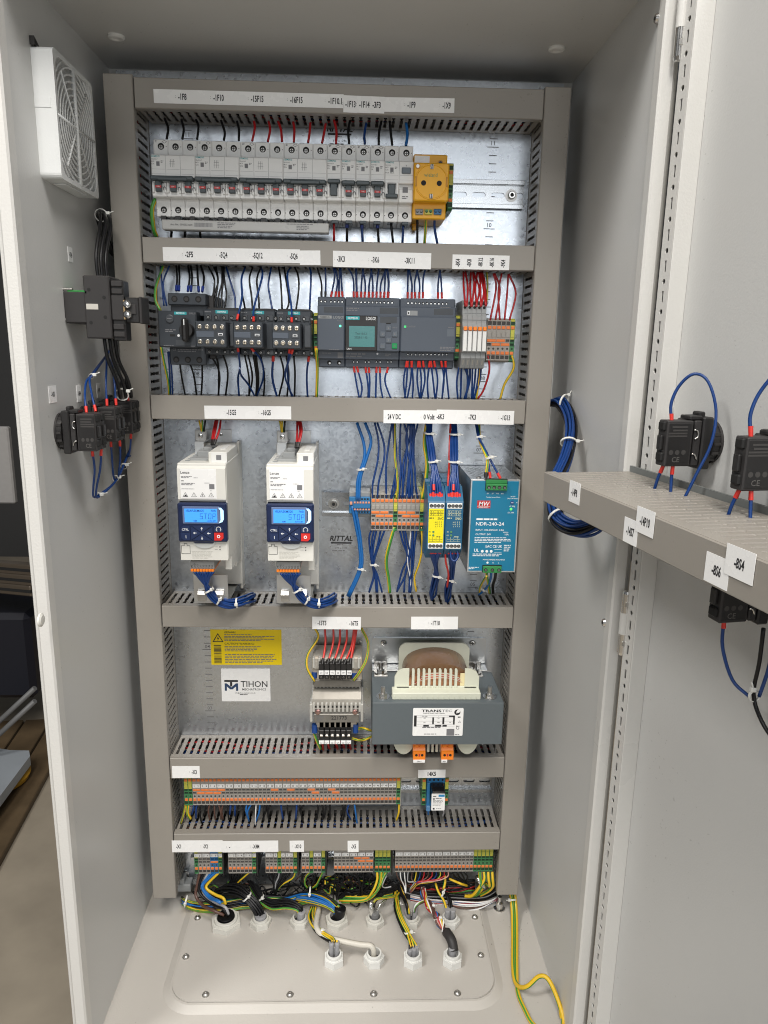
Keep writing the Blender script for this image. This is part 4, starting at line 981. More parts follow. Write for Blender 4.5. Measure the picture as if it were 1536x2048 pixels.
    def arrow(ax, ay, dx, dz):
        def f(mb):
            mb.add([(ax - dz * .35 - dx * 2, -132.4, ay - dx * .35 - dz * 2), (ax + dz * .35 - dx * 2, -132.4, ay + dx * .35 - dz * 2), (ax + dz * .35 + dx * .6, -132.4, ay + dx * .35 + dz * .6), (ax - dz * .35 + dx * .6, -132.4, ay - dx * .35 + dz * .6)], [(0, 1, 2, 3)], INKW)
            mb.add([(ax - dz * 1.5 + dx * .4, -132.4, ay - dx * 1.5 + dz * .4), (ax + dz * 1.5 + dx * .4, -132.4, ay + dx * 1.5 + dz * .4), (ax + dx * 2.2, -132.4, ay + dz * 2.2)], [(0, 1, 2)], INKW)
        return f
    key([(km - q, kz1), (km + q, kz1), (km, kc + .6)], NAVY2, sy=arrow(km, 619, 0, 1)); key([(km - q, kz0), (km, kc - .6), (km + q, kz0)], NAVY2, sy=arrow(km, 607, 0, -1))
    key([(km - q - .8, kz1 - .6), (km - .8, kc), (km - q - .8, kz0 + .6)], NAVY2, sy=arrow(km - 8.6, kc + .4, -1, 0)); key([(km + q + .8, kz1 - .6), (km + q + .8, kz0 + .6), (km + .8, kc)], NAVY2, sy=arrow(km + 8.6, kc, -1, 0))
    key([(kb - 11.5, 615), (kb, 615), (kb, kz1 - 3), (kb - 3, kz1), (kb - 11.5, kz1)], NAVY2, ('R   F', kb - 5.8, 616, 2.7)); 
    def oo(mb): mb.cyl((kb - 6, -132.3, 609.3), (0, -1, 0), 2.1, 2.1, .15, INKW, 14, smooth=False); mb.cyl((kb - 6, -132.5, 609.3), (0, -1, 0), 1.1, 1.1, .1, RED, 12, smooth=False)
    key([(kb - 11.5, kz0), (kb - 3, kz0), (kb, kz0 + 3), (kb, 614), (kb - 11.5, 614)], RED, sy=oo)
    mb = MB(); mb.tube([(kb - 9, -132.4, 618), (kb - 8, -132.4, 620.6), (kb - 5.8, -132.4, 621.6), (kb - 3.6, -132.4, 620.6), (kb - 2.6, -132.4, 618)], .35, INKW, 5, 3); part('key_print', mb, kpo)
    mb = MB(); cx = (x0 + x1) / 2 + 1; pts = [(cx + 14 * math.cos(a), 601 + 9 * math.sin(a)) for a in [math.pi + math.pi * i / 14 for i in range(15)]]
    mb.plate(pts, [], -126.4, -124, mat('translucent_grip', (.55, .57, .56), .2), 'xz'); part('grip', mb, t)
    mb = MB(); y = -124.7
    a0, a1 = x0 + 1.6, x0 + 12.8
    for r in ((a0, a1, 584.2, 584.7), (a0, a0 + .5, 584.2, 595), (a1 - .5, a1, 584.2, 595), (a0, a0 + 4, 594.6, 595.1), (a1 - 4, a1, 594.6, 595.1), (a0 + 3.6, a0 + 4.1, 595, 597.6), (a1 - 4.1, a1 - 3.6, 595, 597.6), (a0 + 3.6, a1 - 3.6, 597.4, 597.9)): mb.rect(*r, y, INK)
    for z in (593.6, 590.2): mb.rect(x1 - 11, x1 - 9.6, z - .7, z + .7, y, INK); mb.rect(x1 - 17, x1 - 13, z, z + .3, y, INKG)
    mb.lines(x0 + 15, x1 - 17, 588, 577.6, 6, y, mat('moulded_print', (.56, .55, .50), .5)); part('moulded_marks', mb, t)
    # control connector and metal base
    mb = MB(); c0, c1 = x0 + 9.8, x0 + 9.8 + 30.6; mb.box(c0, c1, -116, -60, 561.5, 572, RELG, .6); mb.box(c0 - 9, c0, -60, -30, 560, 575, RELG, .5)
    for k, tx in enumerate(('24E', 'GND', 'DO1', 'DI1', 'DI2', 'DI3', 'DI4', 'DI5')): mb.text(tx, c0 + 3.0 + k * 3.75, 562.6, -116.2, 2.3, INK, .9, 'l', rot=math.pi / 2)
    part('control_connector', mb, t)
    mb = MB()
    for k in range(8): mb.box(c0 + .5 + k * 3.75, c0 + 3.7 + k * 3.75, -117.4, -60, 558.2, 561.6, ORANGEB, .4)
    part('push_button', mb, t)
    mb = MB(); mb.box(x0 + 2, x1 - 1, -60, -22, 548, 576, CREAM, .8); mb.box(x1 - 9, x1 - .6, -100, -22, 556, 576, CREAM, .6); part('lower_housing', mb, t)
    mb = MB(); p0, p1 = x0 + 7, x0 + 52.5
    mb.box(p0, p1, -91, -89.4, 508, 546, ALU, .3); mb.box(p0, p1, -91, -4, 506.4, 508, ALU)
    part('shield_plate', mb, t)
    for dx in (6.5, 30):
        mb = MB(); mb.prism([(-91, 526), (-97, 525), (-99.5, 521), (-99.5, 515), (-97, 511), (-91, 510)], p0 + dx, p0 + dx + 10.5, STEEL); part('shield_clip', mb, t)
    mb = MB(); c = x0 + 4
    mb.box(c - 2, c + 44, -2, -.3, 700, 729, ALU, .3); mb.box(c, c + 15, -34, -30, 716.6, 731.6, STEEL, .6); mb.box(c + 1, c + 14, -40, -2, 714.8, 716.6, ALU, .3); mb.box(c + 1.5, c + 13.5, -44, -41, 660, 716, ALU)
    part('mounting_tab', mb, t)
    inst('screw', HEAD4, t, (c + 7.5, -34, 724)); inst('screw', HEAD3, t, (c + 29, -2, 722))
    return t
drive(-200.3, -139.8, 'white motor drive with a dark blue keypad reading STOP, the left one under label 15G5')
drive(-90.3, -31.4, 'white motor drive with a dark blue keypad reading STOP, the right one under label 16G5')

# blue neutral distribution block
t = thing('distribution_block', 'small blue distribution block with tiny orange levers, left of the mid height terminals', 'distribution block', (26, 0, 610))
mb = MB(); mb.box(12, 41.6, -42, -8, 615, 650, RELG, 1); mb.box(12.2, 41.4, -48, -40, 621, 644, TBLUE, .8); mb.box(17.5, 41.4, -50.5, -47, 629, 635.8, TBLUE, .4); part('housing', mb, t)
for k in range(6):
    for z in (637, 627.4):
        mb = MB(); x = 18.6 + k * 3.9; mb.box(x, x + 2.6, -51, -47, z - 1.1, z + 1.1, mat('pale_orange', (.70, .32, .20), .45), .3); part('lever', mb, t)
for k in range(5):
    for z in (641.6, 623.4): mb = MB(); x = 22 + k * 3.9; mb.cyl((x, -48.1, z), (0, -1, 0), 1.3, 1.3, .12, HOLE, 8); part('wire_entry', mb, t)
mb = MB(); mb.box(13, 16.6, -51, -47, 634, 638, MATS['pale_orange'], .4); part('feed_lever', mb, t)
# mid height terminals
kinds = ['grey'] * 5 + ['pe'] + ['grey'] * 5 + ['pe', 'pe']
gi = 0
ZT3 = 623.4
for i, k in enumerate(kinds):
    if k == 'grey':
        gi += 1; grp = 'left' if i < 5 else 'right'
        lb = '%s grey terminal of the %s half of the mid height group' % (ORD[(gi - 1) % 5], '24 volt left' if i < 5 else '0 volt right')
        term(42.3 + i * TW, ZT3, k, lb, 'mid height terminals')
    else: term(42.3 + i * TW, ZT3, k, ('green and yellow earth terminal between the two halves of the mid height group', 'earth terminal with a thick striped wire above, right of the mid height group', 'last earth terminal of the mid height group, touching the yellow relay')[(i == 11) + 2 * (i == 12)], 'earth terminals')
for o, nm in ((0, 'left'), (6, 'right')):
    for k, dz, lb in ((0, -.4, 'upper left'), (2, -.4, 'upper right'), (1, -5.4, 'lower left'), (3, -5.4, 'lower right')): jumper(42.3 + (o + k) * TW, ZT3 + dz, '%s orange jumper in the %s half of the mid height terminals' % (lb, nm), 'orange jumpers at mid height')
# safety relays
def safety(x0, face, label, code, ink):
    t = thing('safety_relay', label, 'relay', (x0 + 11, 0, 580), 'safety relays on the mid height rail'); x1 = x0 + 22.3
    mb = MB(); mb.prism([(-8, 672), (-58, 672), (-60, 669), (-92, 669), (-110, 653), (-111, 651), (-111, 589), (-108, 586), (-92, 572), (-60, 571), (-58, 568), (-8, 568)], x0, x1, RELB); part('housing', mb, t)
    mb = MB(); y = -111.3; f0, f1 = x0 + 1.3, x1 - 1.2; mb.box(f0, f1, y, -110, 597.5, 642.8, face, .3); part('front_label', mb, t)
    mb = MB(); mb.box(f0, f1, -111.4, -110, 643, 650.6, WHITE, .4); mb.box(f0, f1, -111.4, -110, 589.6, 597.2, WHITE, .4); part('clamp_strip', mb, t)
    for k in range(4):
        for z in (646.8, 593.4): inst('terminal_screw', SCR2, t, (f0 + 3 + k * 4.65, -111.4, z))
    mb = MB(); y = -111.5
    for r, z in enumerate((637.4, 633.6)):
        for k in range(4):
            a = f0 + 1.4 + k * 4.5
            for q in ((a, a + 4, z, z + .35), (a, a + 4, z + 3, z + 3.35), (a, a + .35, z, z + 3.3)): mb.rect(*q, y, ink)
            mb.text('A123'[k], a + 2, z + .8, y, 1.7, ink)
    mb.text(code, f1 - 4.6, 628.8, y, 3, ink, .9, 'c', 8.2); mb.lines(f0 + .8, f0 + 9, 631.4, 629, 1, y, ink)
    for k in range(3):
        for q in range(3): mb.rect(f1 - 8 + q * 2.4, f1 - 7.6 + q * 2.4, 619 + k * 2.8, 620.8 + k * 2.8, y, ink); 
        mb.text('K1' if k else 'S', f1 - 10.4, 618.8 + k * 2.8, y, 1.6, ink)
    mb.text('K1', f0 + 2.2, 611.6, y, 1.7, ink); mb.text('K2', f0 + 2.2, 607.0, y, 1.7, ink)
    for k in range(4):
        for z in (599.2, 602.4): a = f0 + 1.2 + k * 4.5; mb.rect(a, a + 4, z, z + .3, y, ink); mb.rect(a, a + .3, z, z + 3, y, ink)
    mb.lines(f1 - 9, f1 - 1, 606.4, 604.6, 1, y, ink); part('print', mb, t)
    for z in (612.4, 607.8): mb = MB(); mb.cyl((f0 + 6.6, -111.4, z), (0, -1, 0), 1.5, 1.3, .5, mat('dull_green_led', (.10, .25, .10), .3), 10); part('status_lamp', mb, t)
    return t
safety(114.2, RELY, 'blue safety relay with a yellow front, left of its blue twin', 'SNC', INK)
safety(137.4, RELB, 'safety relay with an all blue front, between the yellow fronted one and the power supply', 'SNO', mat('pale_yellow_ink', (.70, .72, .45), .5, var=0))
# power supply
t = thing('power_supply', 'large rail mounted power supply with a teal blue front and perforated metal case', 'power supply', (199, 0, 558))
x0, x1, z0, z1 = 167.6, 231.4, 558.8, 682.2
mb = MB(); mb.box(x0, x0 + 1, -112, -6, z0, z1, ALU); mb.box(x1 - 1, x1, -112, -6, z0, z1, ALU); mb.box(x0 + 1, x1 - 1, -110, -6, z0, z0 + 1, ALU); mb.box(x0, x1, -7, -6, z0, z1, ALU)
hs = []
for r in range(13):
    for k in range(8): hs.append(slot(x0 + 6.5 + k * 7 + (3.4 if r % 2 else 0), -96 + r * 6.9, 5.0, 2.6, 2))
mb.plate([(x0 + 1, -110), (x1 - 1, -110), (x1 - 1, -7), (x0 + 1, -7)], hs, z1 - 1, z1, ALU, 'xy'); part('case', mb, t)
mb = MB(); mb.box(x0 + 3, x1 - 3, -108, -9, z1 - 14, z1 - 12, mat('circuit_board', (.03, .05, .04), .5)); part('circuit_board', mb, t)
mb = MB(); mb.box(x0, x1, -113, -110, z0, z1, ALU, .5); mb.box(x0 + 2, x1 - 2, -113.6, -112, z0 + 2, z1 - 2, PSUB, .3); part('front_panel', mb, t)
mb = MB(); y = -113.75
def fx(v): return x0 + (v - 1020) * (x1 - x0) / 313.0
def fz(v): return z1 - (v - 573) * (z1 - z0) / 593.0
mb.rect(fx(1066), fx(1150), fz(753), fz(704), y, INKR); mb.text('MW', fx(1108), fz(738), y - .1, 5.6, INKW, 1, 'c', 13, xf=lambda p: (p[0] + (p[2] - fz(738)) * .2, p[1], p[2])); mb.rect(fx(1067), fx(1149), fz(740.6), fz(738.8), y - .12, INKW); mb.text('MEAN WELL', fx(1108), fz(751), y - .1, 1.6, INKW, 1, 'c', 14)
for i, tx in enumerate(('-V', '-V', '+V', '+V')): mb.text(tx, fx(1129 + i * 31), fz(665), y, 2, INKW)
mb.text('Terminal torque 9.5lb-in', fx(1165), fz(686), y, 1.4, INKW, 1, 'c', 18); mb.text('24-28V', fx(1290), fz(681), y, 1.5, INKW); mb.text('(Max. 240 Watts)', fx(1290), fz(693), y, 1.5, INKW, 1, 'c', 14)
mb.text('+V ADJ', fx(1288), fz(743), y, 1.7, INKW); mb.text('+', fx(1316), fz(721), y, 2.4, INKW); mb.text('DC OK', fx(1283), fz(783), y, 1.8, INKW)
mb.lines(fx(1066), fx(1204), fz(817), fz(832), 1, y, INKW, .7, 1)
mb.text('NDR-240-24', fx(1064), fz(862), y, 4.4, INKW, 1.1, 'l', fx(1246) - fx(1064)); mb.text('INPUT: 100-240VAC  2.8A', fx(1064), fz(896), y, 2.3, INKW, 1, 'l', fx(1276) - fx(1064)); mb.text('50/60Hz', fx(1274), fz(908), y, 1.4, INKW, 1, 'r'); mb.text('OUTPUT: 24V', fx(1064), fz(924), y, 2.3, INKW, 1, 'l'); mb.text('10A', fx(1276), fz(924), y, 2.3, INKW, 1, 'r')
mb.lines(fx(1060), fx(1304), fz(938), fz(978), 4, y, INKW, .42); mb.lines(fx(1052), fx(1296), fz(1044), fz(1066), 2, y, INKW, .42)
mb.text('EAC CE UK', fx(1186), fz(1004), y, 3.4, INKW, 1, 'c', fx(1242) - fx(1136)); mb.text('UL', fx(1076), fz(1032), y, 4.2, INKW, .9); mb.lines(fx(1250), fx(1300), fz(986), fz(1034), 4, y, INKW, .4)
for cx in (1113, 1142, 1170): mb.cyl((fx(cx), y, fz(1028)), (0, -1, 0), 1.9, 1.9, .05, INKW, 10, smooth=False)
mb.rect(fx(1190), fx(1236), fz(1038), fz(1036), y, INKW); mb.rect(fx(1190), fx(1236), fz(1017), fz(1015), y, INKW)
mb.text('MW02 MADE IN CHINA', fx(1190), fz(1087), y, 1.9, INKW, 1, 'c', fx(1292) - fx(1090)); 
for i, tx in enumerate(('N', 'L')): mb.text(tx, fx(1187 + i * 35), fz(1107), y, 1.8, INKW)
mb.cyl((fx(1150), y, fz(1102)), (0, -1, 0), 1.5, 1.5, .05, INKW, 10, smooth=False); mb.lines(fx(1030), fx(1104), fz(1131), fz(1150), 2, y, INKW, .42, .5); part('front_print', mb, t)
for px0, px1, pz0, pz1, n_, nm in ((1112, 1250, 573, 640, 4, 0), (1118, 1242, 1117, 1166, 3, 1)):
    mb = MB(); a, b, c, d = fx(px0), fx(px1), fz(pz1), fz(pz0)
    mb.box(a, b, -114.2, -108, c, d + (.6 if nm == 0 else 0), HOLE)
    mb.box(a + .6, b - .6, -118, -113, c + .6, c + 9, CONG, .5)
    if nm == 0: mb.box(a + .6, b - .6, -114.8, -113, c + 9, d, CONG, .5)
    tb = part('terminal_strip', mb, t)
    for k in range(n_): inst('terminal_screw', SCR2, tb, (a + 4 + k * (b - a - 8) / (n_ - 1), -118.05, c + 4.6))
mb = MB(); mb.cyl((fx(1287), -113.7, fz(716)), (0, -1, 0), 2.6, 2.4, .6, mat('trimmer_blue', (.02, .07, .22), .4), 14); mb.box(fx(1287) - 1.6, fx(1287) + 1.6, -114.5, -114.2, fz(716) - .3, fz(716) + .3, INKW); part('voltage_trimmer', mb, t)
mb = MB(); mb.cyl((fx(1282), -113.7, fz(757)), (0, -1, 0), 1.7, 1.4, .8, mat('lit_green_led', (.10, .85, .12), .4, var=0, emit=.9), 12); part('status_lamp', mb, t)
mb = MB(); mb.lathe([(3, 0), (3, 1), (0, 1.8)], (x0 + 12, -100, z1), (0, 0, 1), STEEL, 12); part('case_screw', mb, t)

# ================================================================== row 4: chokes and transformer
t = thing('output_choke', 'upper output choke with red wires entering its black clamps', 'choke', (-4, 0, 340), 'small output chokes')
mb = MB(); mb.plate(round_rect(-40.5, 33, 396, 421, 4, 4), [slot(-33, 415, 5, 4), slot(27, 415, 5, 4)], -1.6, -.2, STEEL, 'xz'); mb.plate(round_rect(-40.5, 33, 341, 372, 4, 4), [circle(-4, 356, 4), slot(-33, 346, 5, 4), slot(27, 346, 5, 4)], -1.6, -.2, STEEL, 'xz')
mb.box(-38, 31, -40, -1.6, 392, 399, STEEL, .8); part('bracket', mb, t)
mb = MB(); mb.box(-39, 32, -52, -6, 374, 411, mat('choke_bobbin', (.50, .44, .36), .4), 2); part('bobbin', mb, t)
mb = MB(); mb.prism([(-30, 413.6), (-46, 412.5), (-56, 406), (-57, 396), (-46, 392), (-30, 392)], -36, 30, TAPE)
for k in range(9): mb.box(-38 + k * 8, -35 + k * 8, -58, -50, 397, 412, mat('frosted_nylon', (.47, .46, .42), .3), .5)
part('taped_winding', mb, t)
mb = MB(); mb.box(-37, 31, -54, -8, 366, 377, LAMI, .6); part('core', mb, t)
for k in range(6):
    mb = MB(); x = -29 + k * 7.9; mb.box(x, x + 7.3, -66, -52, 384, 408, BLACK, .7); mb.box(x + .2, x + 7.1, -66.8, -64, 391, 397.4, PAPER, .2); mb.text(('U1', 'U2', 'V1', 'V2', 'W1', 'W2')[k], x + 3.6, 393, -66.95, 2.3, INK, .9); c = part('clamp', mb, t)
    inst('terminal_screw', SCR2, c, (x + 3.6, -66.1, 387.6))
for x, z in ((-35.6, 414.6), (29, 414.6), (-35, 345.6), (28.6, 346)): inst('screw', HEAD4, t, (x, -1.8, z))
mb = MB(); mb.text('020309', -3, 377.6, -66.1, 4.0, INK, 1, 'c', 34, xf=lambda p: (p[0], -55, p[2])); part('stamped_number', mb, t)

t = thing('output_choke', 'lower output choke stamped 221773, above the slotted duct', 'choke', (-4, 0, 282), 'small output chokes')
NF = MATS['frosted_nylon']
mb = MB(); mb.prism([(-8, 360), (-38, 361), (-52, 358), (-60, 350), (-62, 341), (-8, 341)], -38.5, 31.5, TAPE); part('taped_winding', mb, t)
mb = MB()
for k in range(14): mb.box(-39.5 + k * 5.2, -37.2 + k * 5.2, -44, -30, 357, 364, NF, .5)
for k in range(12): mb.box(-38 + k * 6, -34.5 + k * 6, -66, -56, 333, 346, NF, .6)
mb.box(-42, -38, -66, -10, 317, 345, NF, 1); mb.box(31, 35, -66, -10, 317, 345, NF, 1); part('bobbin', mb, t)
mb = MB(); mb.box(-37, 30, -64, -12, 330, 338, LAMI, .6); mb.box(-36, 29, -68, -62, 317.5, 331, LAMI, .8); mb.box(-34, 26, -60, -10, 305, 318, STEEL, 1); part('core', mb, t)
mb = MB(); mb.text('221773', 0, 322.6, -68.2, 5.2, INK, 1, 'c', 31); mb.text('KONS', -27.5, 325.6, -68.2, 2.9, INKG, 1, 'c', 11); mb.text('6327', -27.5, 321, -68.2, 2.9, INKG, 1, 'c', 9); part('stamped_number', mb, t)
for x in (-30.2, 23): mb = MB(); mb.lathe([(4, 0), (4, 1), (2.8, 1.4), (2.8, 4), (0, 4.4)], (x, -66, 334), (0, -1, 0), mat('reddish_metal', (.5, .33, .30), .3, 1.0), 8, False); part('core_bolt', mb, t)
for k in range(6):
    mb = MB(); x = -29 + k * 7.9
    mb.box(x, x + 7.3, -60, -40, 302, 317, BLACK, .8); mb.box(x, x + 7.3, -64, -44, 287, 303, BLACK, .8); mb.box(x + 1.6, x + 5.6, -66, -62, 293.5, 297, CHROME, .5)
    mb.box(x + .2, x + 7.1, -66, -62, 282.4, 287, PAPER, .2); mb.text(('L1', "L1'", 'L2', "L2'", 'L3', "L3'")[k], x + 3.6, 283.4, -66.15, 2.2, INK, .9, 'c', 5); part('clamp', mb, t)
for x in (-35.5, 24): mb = MB(); mb.cyl((x, -58, 297), (0, 0, 1), 4.2, 4.2, 13, mat('blue_sleeve', (.01, .06, .26), .35), 12); part('earth_sleeve', mb, t)

t = thing('transformer', 'large grey blue control transformer with a pale plastic winding bobbin, lower right of the plate', 'transformer', (135, 0, 300))
x0, x1 = 46.6, 225.2; z0, z1 = 313, 376
mb = MB(); mb.box(x0, x1, -120, -24, z0, z1, TRG, .8)
for k in range(30): mb.box(x0 - .05, x1 + .05, -119.5 + k * 3.2, -119.2 + k * 3.2, z0 + .3, z1 + .06, mat('core_seam', (.075, .09, .096), .5))
part('core', mb, t)
mb = MB(); mb.plate(round_rect(x0 + 1, x1 - 6, 380, 420.5, 4, 4), [slot(66, 413, 9, 6), slot(199, 413, 9, 6)], -2.2, -.3, ALU, 'xz'); mb.box(x0 + 1, x1 - 6, -24, -2, 376, 378.5, ALU, .5); part('mounting_bracket', mb, t)
for x in (64.5, 198): inst('screw', HEADB, t, (x, -2.4, 413.5))
mb = MB()
for x in (60, 200): mb.box(x - 10, x + 10, -42, -14, 376, 378, STEEL, .4); mb.box(x - 10, x + 10, -16, -14, 376, 388, STEEL, .4)
part('corner_bracket', mb, t)
def stud(x, y, z):
    mb = MB(); mb.cyl((x, y, z), (0, 0, 1), 9.4, 9.4, 1.4, CHROME, 18); mb.cyl((x, y, z + 1.4), (0, 0, 1), 5.6, 5.6, 5, CHROME, 6, smooth=False); mb.cyl((x, y, z + 6.4), (0, 0, 1), 3.2, 3.0, 9, STEEL, 10); part('clamping_bolt', mb, t)
for x, y in ((61, -104), (208, -104), (60, -30), (199, -30)): stud(x, y, z1 + (2 if y > -60 else 0))
# bobbin: rear flange, comb front flange, taped winding
mb = MB(); pts = round_rect(86, 190, 360, 424, 12, 6); mb.plate(pts, [], -30, -27, NYLON, 'xz'); part('rear_flange', mb, t)
mb = MB(); mb.box(73, 195, -104, -100, z1, z1 + 2, NYLON, .5); mb.box(73.5, 194.5, -112, -92, z1, z1 + 10, NYLON, .8)
for k in range(16): mb.box(76 + k * 7.4, 76.6 + k * 7.4, -113, -111.5, z1 + .8, z1 + 5.6, NYLON)
part('bobbin_flange', mb, t)
mb = MB(); pts = [(77, z1 + 8), (77, z1 + 26), (81, z1 + 34), (88, z1 + 37.5), (97, z1 + 38), (97, z1 + 8)]
mb.plate(pts, [], -96, -93, NYLON, 'xz'); mb.plate([(135.5 * 2 - a, b) for a, b in pts][::-1], [], -96, -93, NYLON, 'xz')
mb.box(80, 191, -96, -93, z1 + 6, z1 + 12, NYLON, .5); part('comb_flange', mb, t)
for k in range(9): mb = MB(); x = 102.5 + k * 7.4; mb.plate(round_rect(x - 1.8, x + 1.8, z1 + 10, z1 + 38, 1.7, 4), [], -97, -93.5, NYLON, 'xz'); part('comb_tooth', mb, t)
mb = MB(); prof = []
for i in range(31): a = math.pi * i / 30; prof.append((138 - 47 * math.cos(a) * (1 if abs(math.cos(a)) < .9 else 1), z1 + 2 + 40 * math.sin(a) ** .6))
mb.plate(prof + [(185, z1), (91, z1)], [], -88, -31, VARN, 'xz')
part('taped_winding', mb, t)
mb = MB(); mb.plate([(96, z1 + 10), (180, z1 + 10), (178, z1 + 24), (160, z1 + 29), (116, z1 + 29), (98, z1 + 24)], [], -92.5, -88, COPPER, 'xz')
for k in range(8): mb.tube([(98 + 2 * k, -93, z1 + 11 + 1.2 * k), (120, -94, z1 + 21 + 1.2 * k), (150, -94, z1 + 23 + k), (178 - k, -93, z1 + 14 + k)], .8, (COPPER, NYLON, WR)[k % 3], 5, 4)
mb.box(168, 176, -94, -92, z1 + 12, z1 + 30, mat('paper_insulation', (.75, .65, .38), .6), .3); part('copper_winding', mb, t)
mb = MB()
for s_, cx in ((1, 92), (-1, 182)): mb.plate([(cx - 16, 301), (cx + 16, 301), (cx + 16, 313), (cx - 16, 313)] if False else [(cx + 16 * math.cos(a), 312 + 28 * math.sin(a)) for a in [math.pi + math.pi * i / 12 for i in range(13)]], [], -96, -93, NYLON, 'xz')
for k in range(5): mb.box(125 + k * 6, 128.5 + k * 6, -96, -93, 287, 313, NYLON, .5)
part('lower_flange', mb, t)
mb = MB(); a = ZP('H', 741, 741, -120.5); b = ZP('H', 1050, 914, -120.5); lx0, lx1, lz1, lz0 = a[0], b[0], a[2], b[2]
mb.plate(round_rect(lx0, lx1, lz0, lz1, 1.5, 3), [], -120.6, -120, PAPER, 'xz'); y = -120.75
def hx(v): return lx0 + (v - 741) * (lx1 - lx0) / 309
def hz(v): return lz1 - (v - 741) * (lz1 - lz0) / 173
mb.text('TRANS', hx(914), hz(764), y, 3.4, INK, 1.9, 'r', hx(914) - hx(793), bold=True); mb.text('TEC', hx(917), hz(764), y, 3.4, INKG, 1.7, 'l', hx(978) - hx(916)); mb.text('TRANSTEC GmbH  D-48712 Gescher', hx(868), hz(775), y, 1.5, INK, 1, 'c', hx(936) - hx(802))
mb.cyl((hx(1012), y, hz(766)), (0, -1, 0), 4.2, 4.2, .06, INK, 18, smooth=False); mb.cyl((hx(1018), y - .1, hz(760)), (0, -1, 0), 2.2, 2.2, .06, PAPER, 14, smooth=False); mb.rect(hx(1006), hx(1012), hz(772), hz(760), y - .2, PAPER)
for v in (786, 797, 821, 843, 856): mb.rect(hx(748), hx(998), hz(v + .8), hz(v), y, INKG)
for a_, b_, c_, d_ in ((748, 764, 854, 786), (860, 870, 840, 797), (922, 934, 840, 797), (988, 998, 842, 786), (806, 840, 855, 845), (878, 916, 855, 845), (924, 950, 855, 845), (962, 996, 795, 786)): mb.rect(hx(a_), hx(b_), hz(c_), hz(d_), y - .05, INK)
for v, u, tx in ((794, 812, '253-1000'), (805, 812, '400'), (832, 812, '230'), (794, 898, '1'), (805, 898, '0,6'), (832, 898, '0,83'), (832, 970, 'IN')): mb.text(tx, hx(u), hz(v), y, 1.4, INK)
mb.text('CE', hx(1027), hz(874), y, 4, INK, .9, 'l', rot=math.pi / 2); mb.lines(hx(800), hx(960), hz(858), hz(868), 1, y, INKG); mb.lines(hx(812), hx(920), hz(900), hz(908), 1, y, INKG); mb.rect(hx(950), hx(998), hz(912), hz(870), y, INKG)
mb.lines(hx(1016), hx(1040), hz(793), hz(804), 1, y, INK); tri(mb, hx(1028), hz(831), 1.9, y, INKG, .3); mb.lines(hx(1002), hx(1040), hz(904), hz(911), 1, y, INKG); part('rating_label', mb, t)
for xa, lb, tx in ((104.4, 'left of the two orange plug connectors hanging below the transformer', '230v 0'), (143.8, 'right of the two orange plug connectors hanging below the transformer', '400v')):
    t = thing('plug_connector', lb, 'connector', (xa + 8.5, -105, 279), 'orange plug connectors')
    mb = MB(); w_ = 17
    mb.prism([(-96, 313), (-102, 313), (-104, 302), (-108, 297), (-110, 296), (-110, 284), (-96, 284)], xa, xa + w_, ORANGEB)
    for k in (0, 1):
        for zz in (300.5, 306.5): mb.box(xa + 1.5 + k * 8, xa + 7.8 + k * 8, -106.5, -100, zz, zz + 4.6, ORANGEB, .8)
    part('housing', mb, t)
    mb = MB()
    for k in (0, 1): mb.cyl((xa + 4.5 + k * 8, -110.1, 291), (0, -1, 0), 1.9, 1.9, .15, HOLE, 10, smooth=False)
    mb.rect(xa + 7.6, xa + 9.6, 289, 293, -110.15, INKR); part('clamp_entry', mb, t)
    mb = MB(); mb.box(xa + .3, xa + (w_ - .3 if '0' == tx[-1] else w_ * .5), -110.5, -108, 279.6, 284, PAPER, .2); mb.text(tx, xa + (w_ / 2 if tx[-1] == '0' else w_ * .25), 280.7, -110.7, 2, INK, .8, 'c', 13 if tx[-1] == '0' else 6); part('marker_tag', mb, t)
# ================================================================== row 5: long terminal strip and plug-in relay
X5 = -217.9
for k in range(2): term(X5 - (2 - k) * TW - .3, ZR5, 'pe', ('green and yellow earth terminal at the far left of the long strip', 'green and yellow earth terminal touching terminal number 1 of the long strip')[k], 'earth terminals')
for i in range(50): term(X5 + i * TW, ZR5, 'grey', 'grey terminal marked %s in the long strip under label X3' % words(i + 1), 'terminals of the long numbered strip', str(i + 1))
term(X5 + 50 * TW, ZR5, 'pe', 'green and yellow earth terminal at the right end of the long strip', 'earth terminals')
endplate(X5 + 51 * TW, ZR5, 'grey end plate closing the right end of the long strip')
up = [0, 2, 4, 6, 19, 23, 28, 33]; lo = [1, 3, 5, 29, 34]
for k in up: jumper(X5 + k * TW, ZR5 - .4, 'orange jumper in the upper slot of the long strip bridging terminals %s and %s' % (words(k + 1), words(k + 2)), 'orange jumpers of the long strip')
for k in lo: jumper(X5 + k * TW, ZR5 - 5.4, 'orange jumper in the lower slot of the long strip bridging terminals %s and %s' % (words(k + 1), words(k + 2)), 'orange jumpers of the long strip')
for x, lb in ((124.6, 'left'), (158.8, 'right')): term(x, ZR5 - 2, 'pe', 'green and yellow earth terminal at the %s side of the plug in relay' % lb, 'earth terminals')
t = thing('plug_in_relay', 'small black plug in relay on a blue base, under label 14K5', 'relay', (145, 0, 165))
mb = MB(); mb.box(131, 158.4, -46, -6, 166, 222, TBLUE, 1); mb.box(131.4, 158, -54, -44, 210, 220, TBLUE, .8); mb.box(131.4, 136, -56, -44, 165.5, 212, TBLUE, .8); mb.box(130.8, 137, -60, -50, 167, 175, mat('pale_blue_plastic', (.08, .22, .42), .4), .8)
for k in range(4): mb.cyl((135.2 + k * 6.4, -54.1, 216), (0, -1, 0), 1.6, 1.6, .15, HOLE, 8)
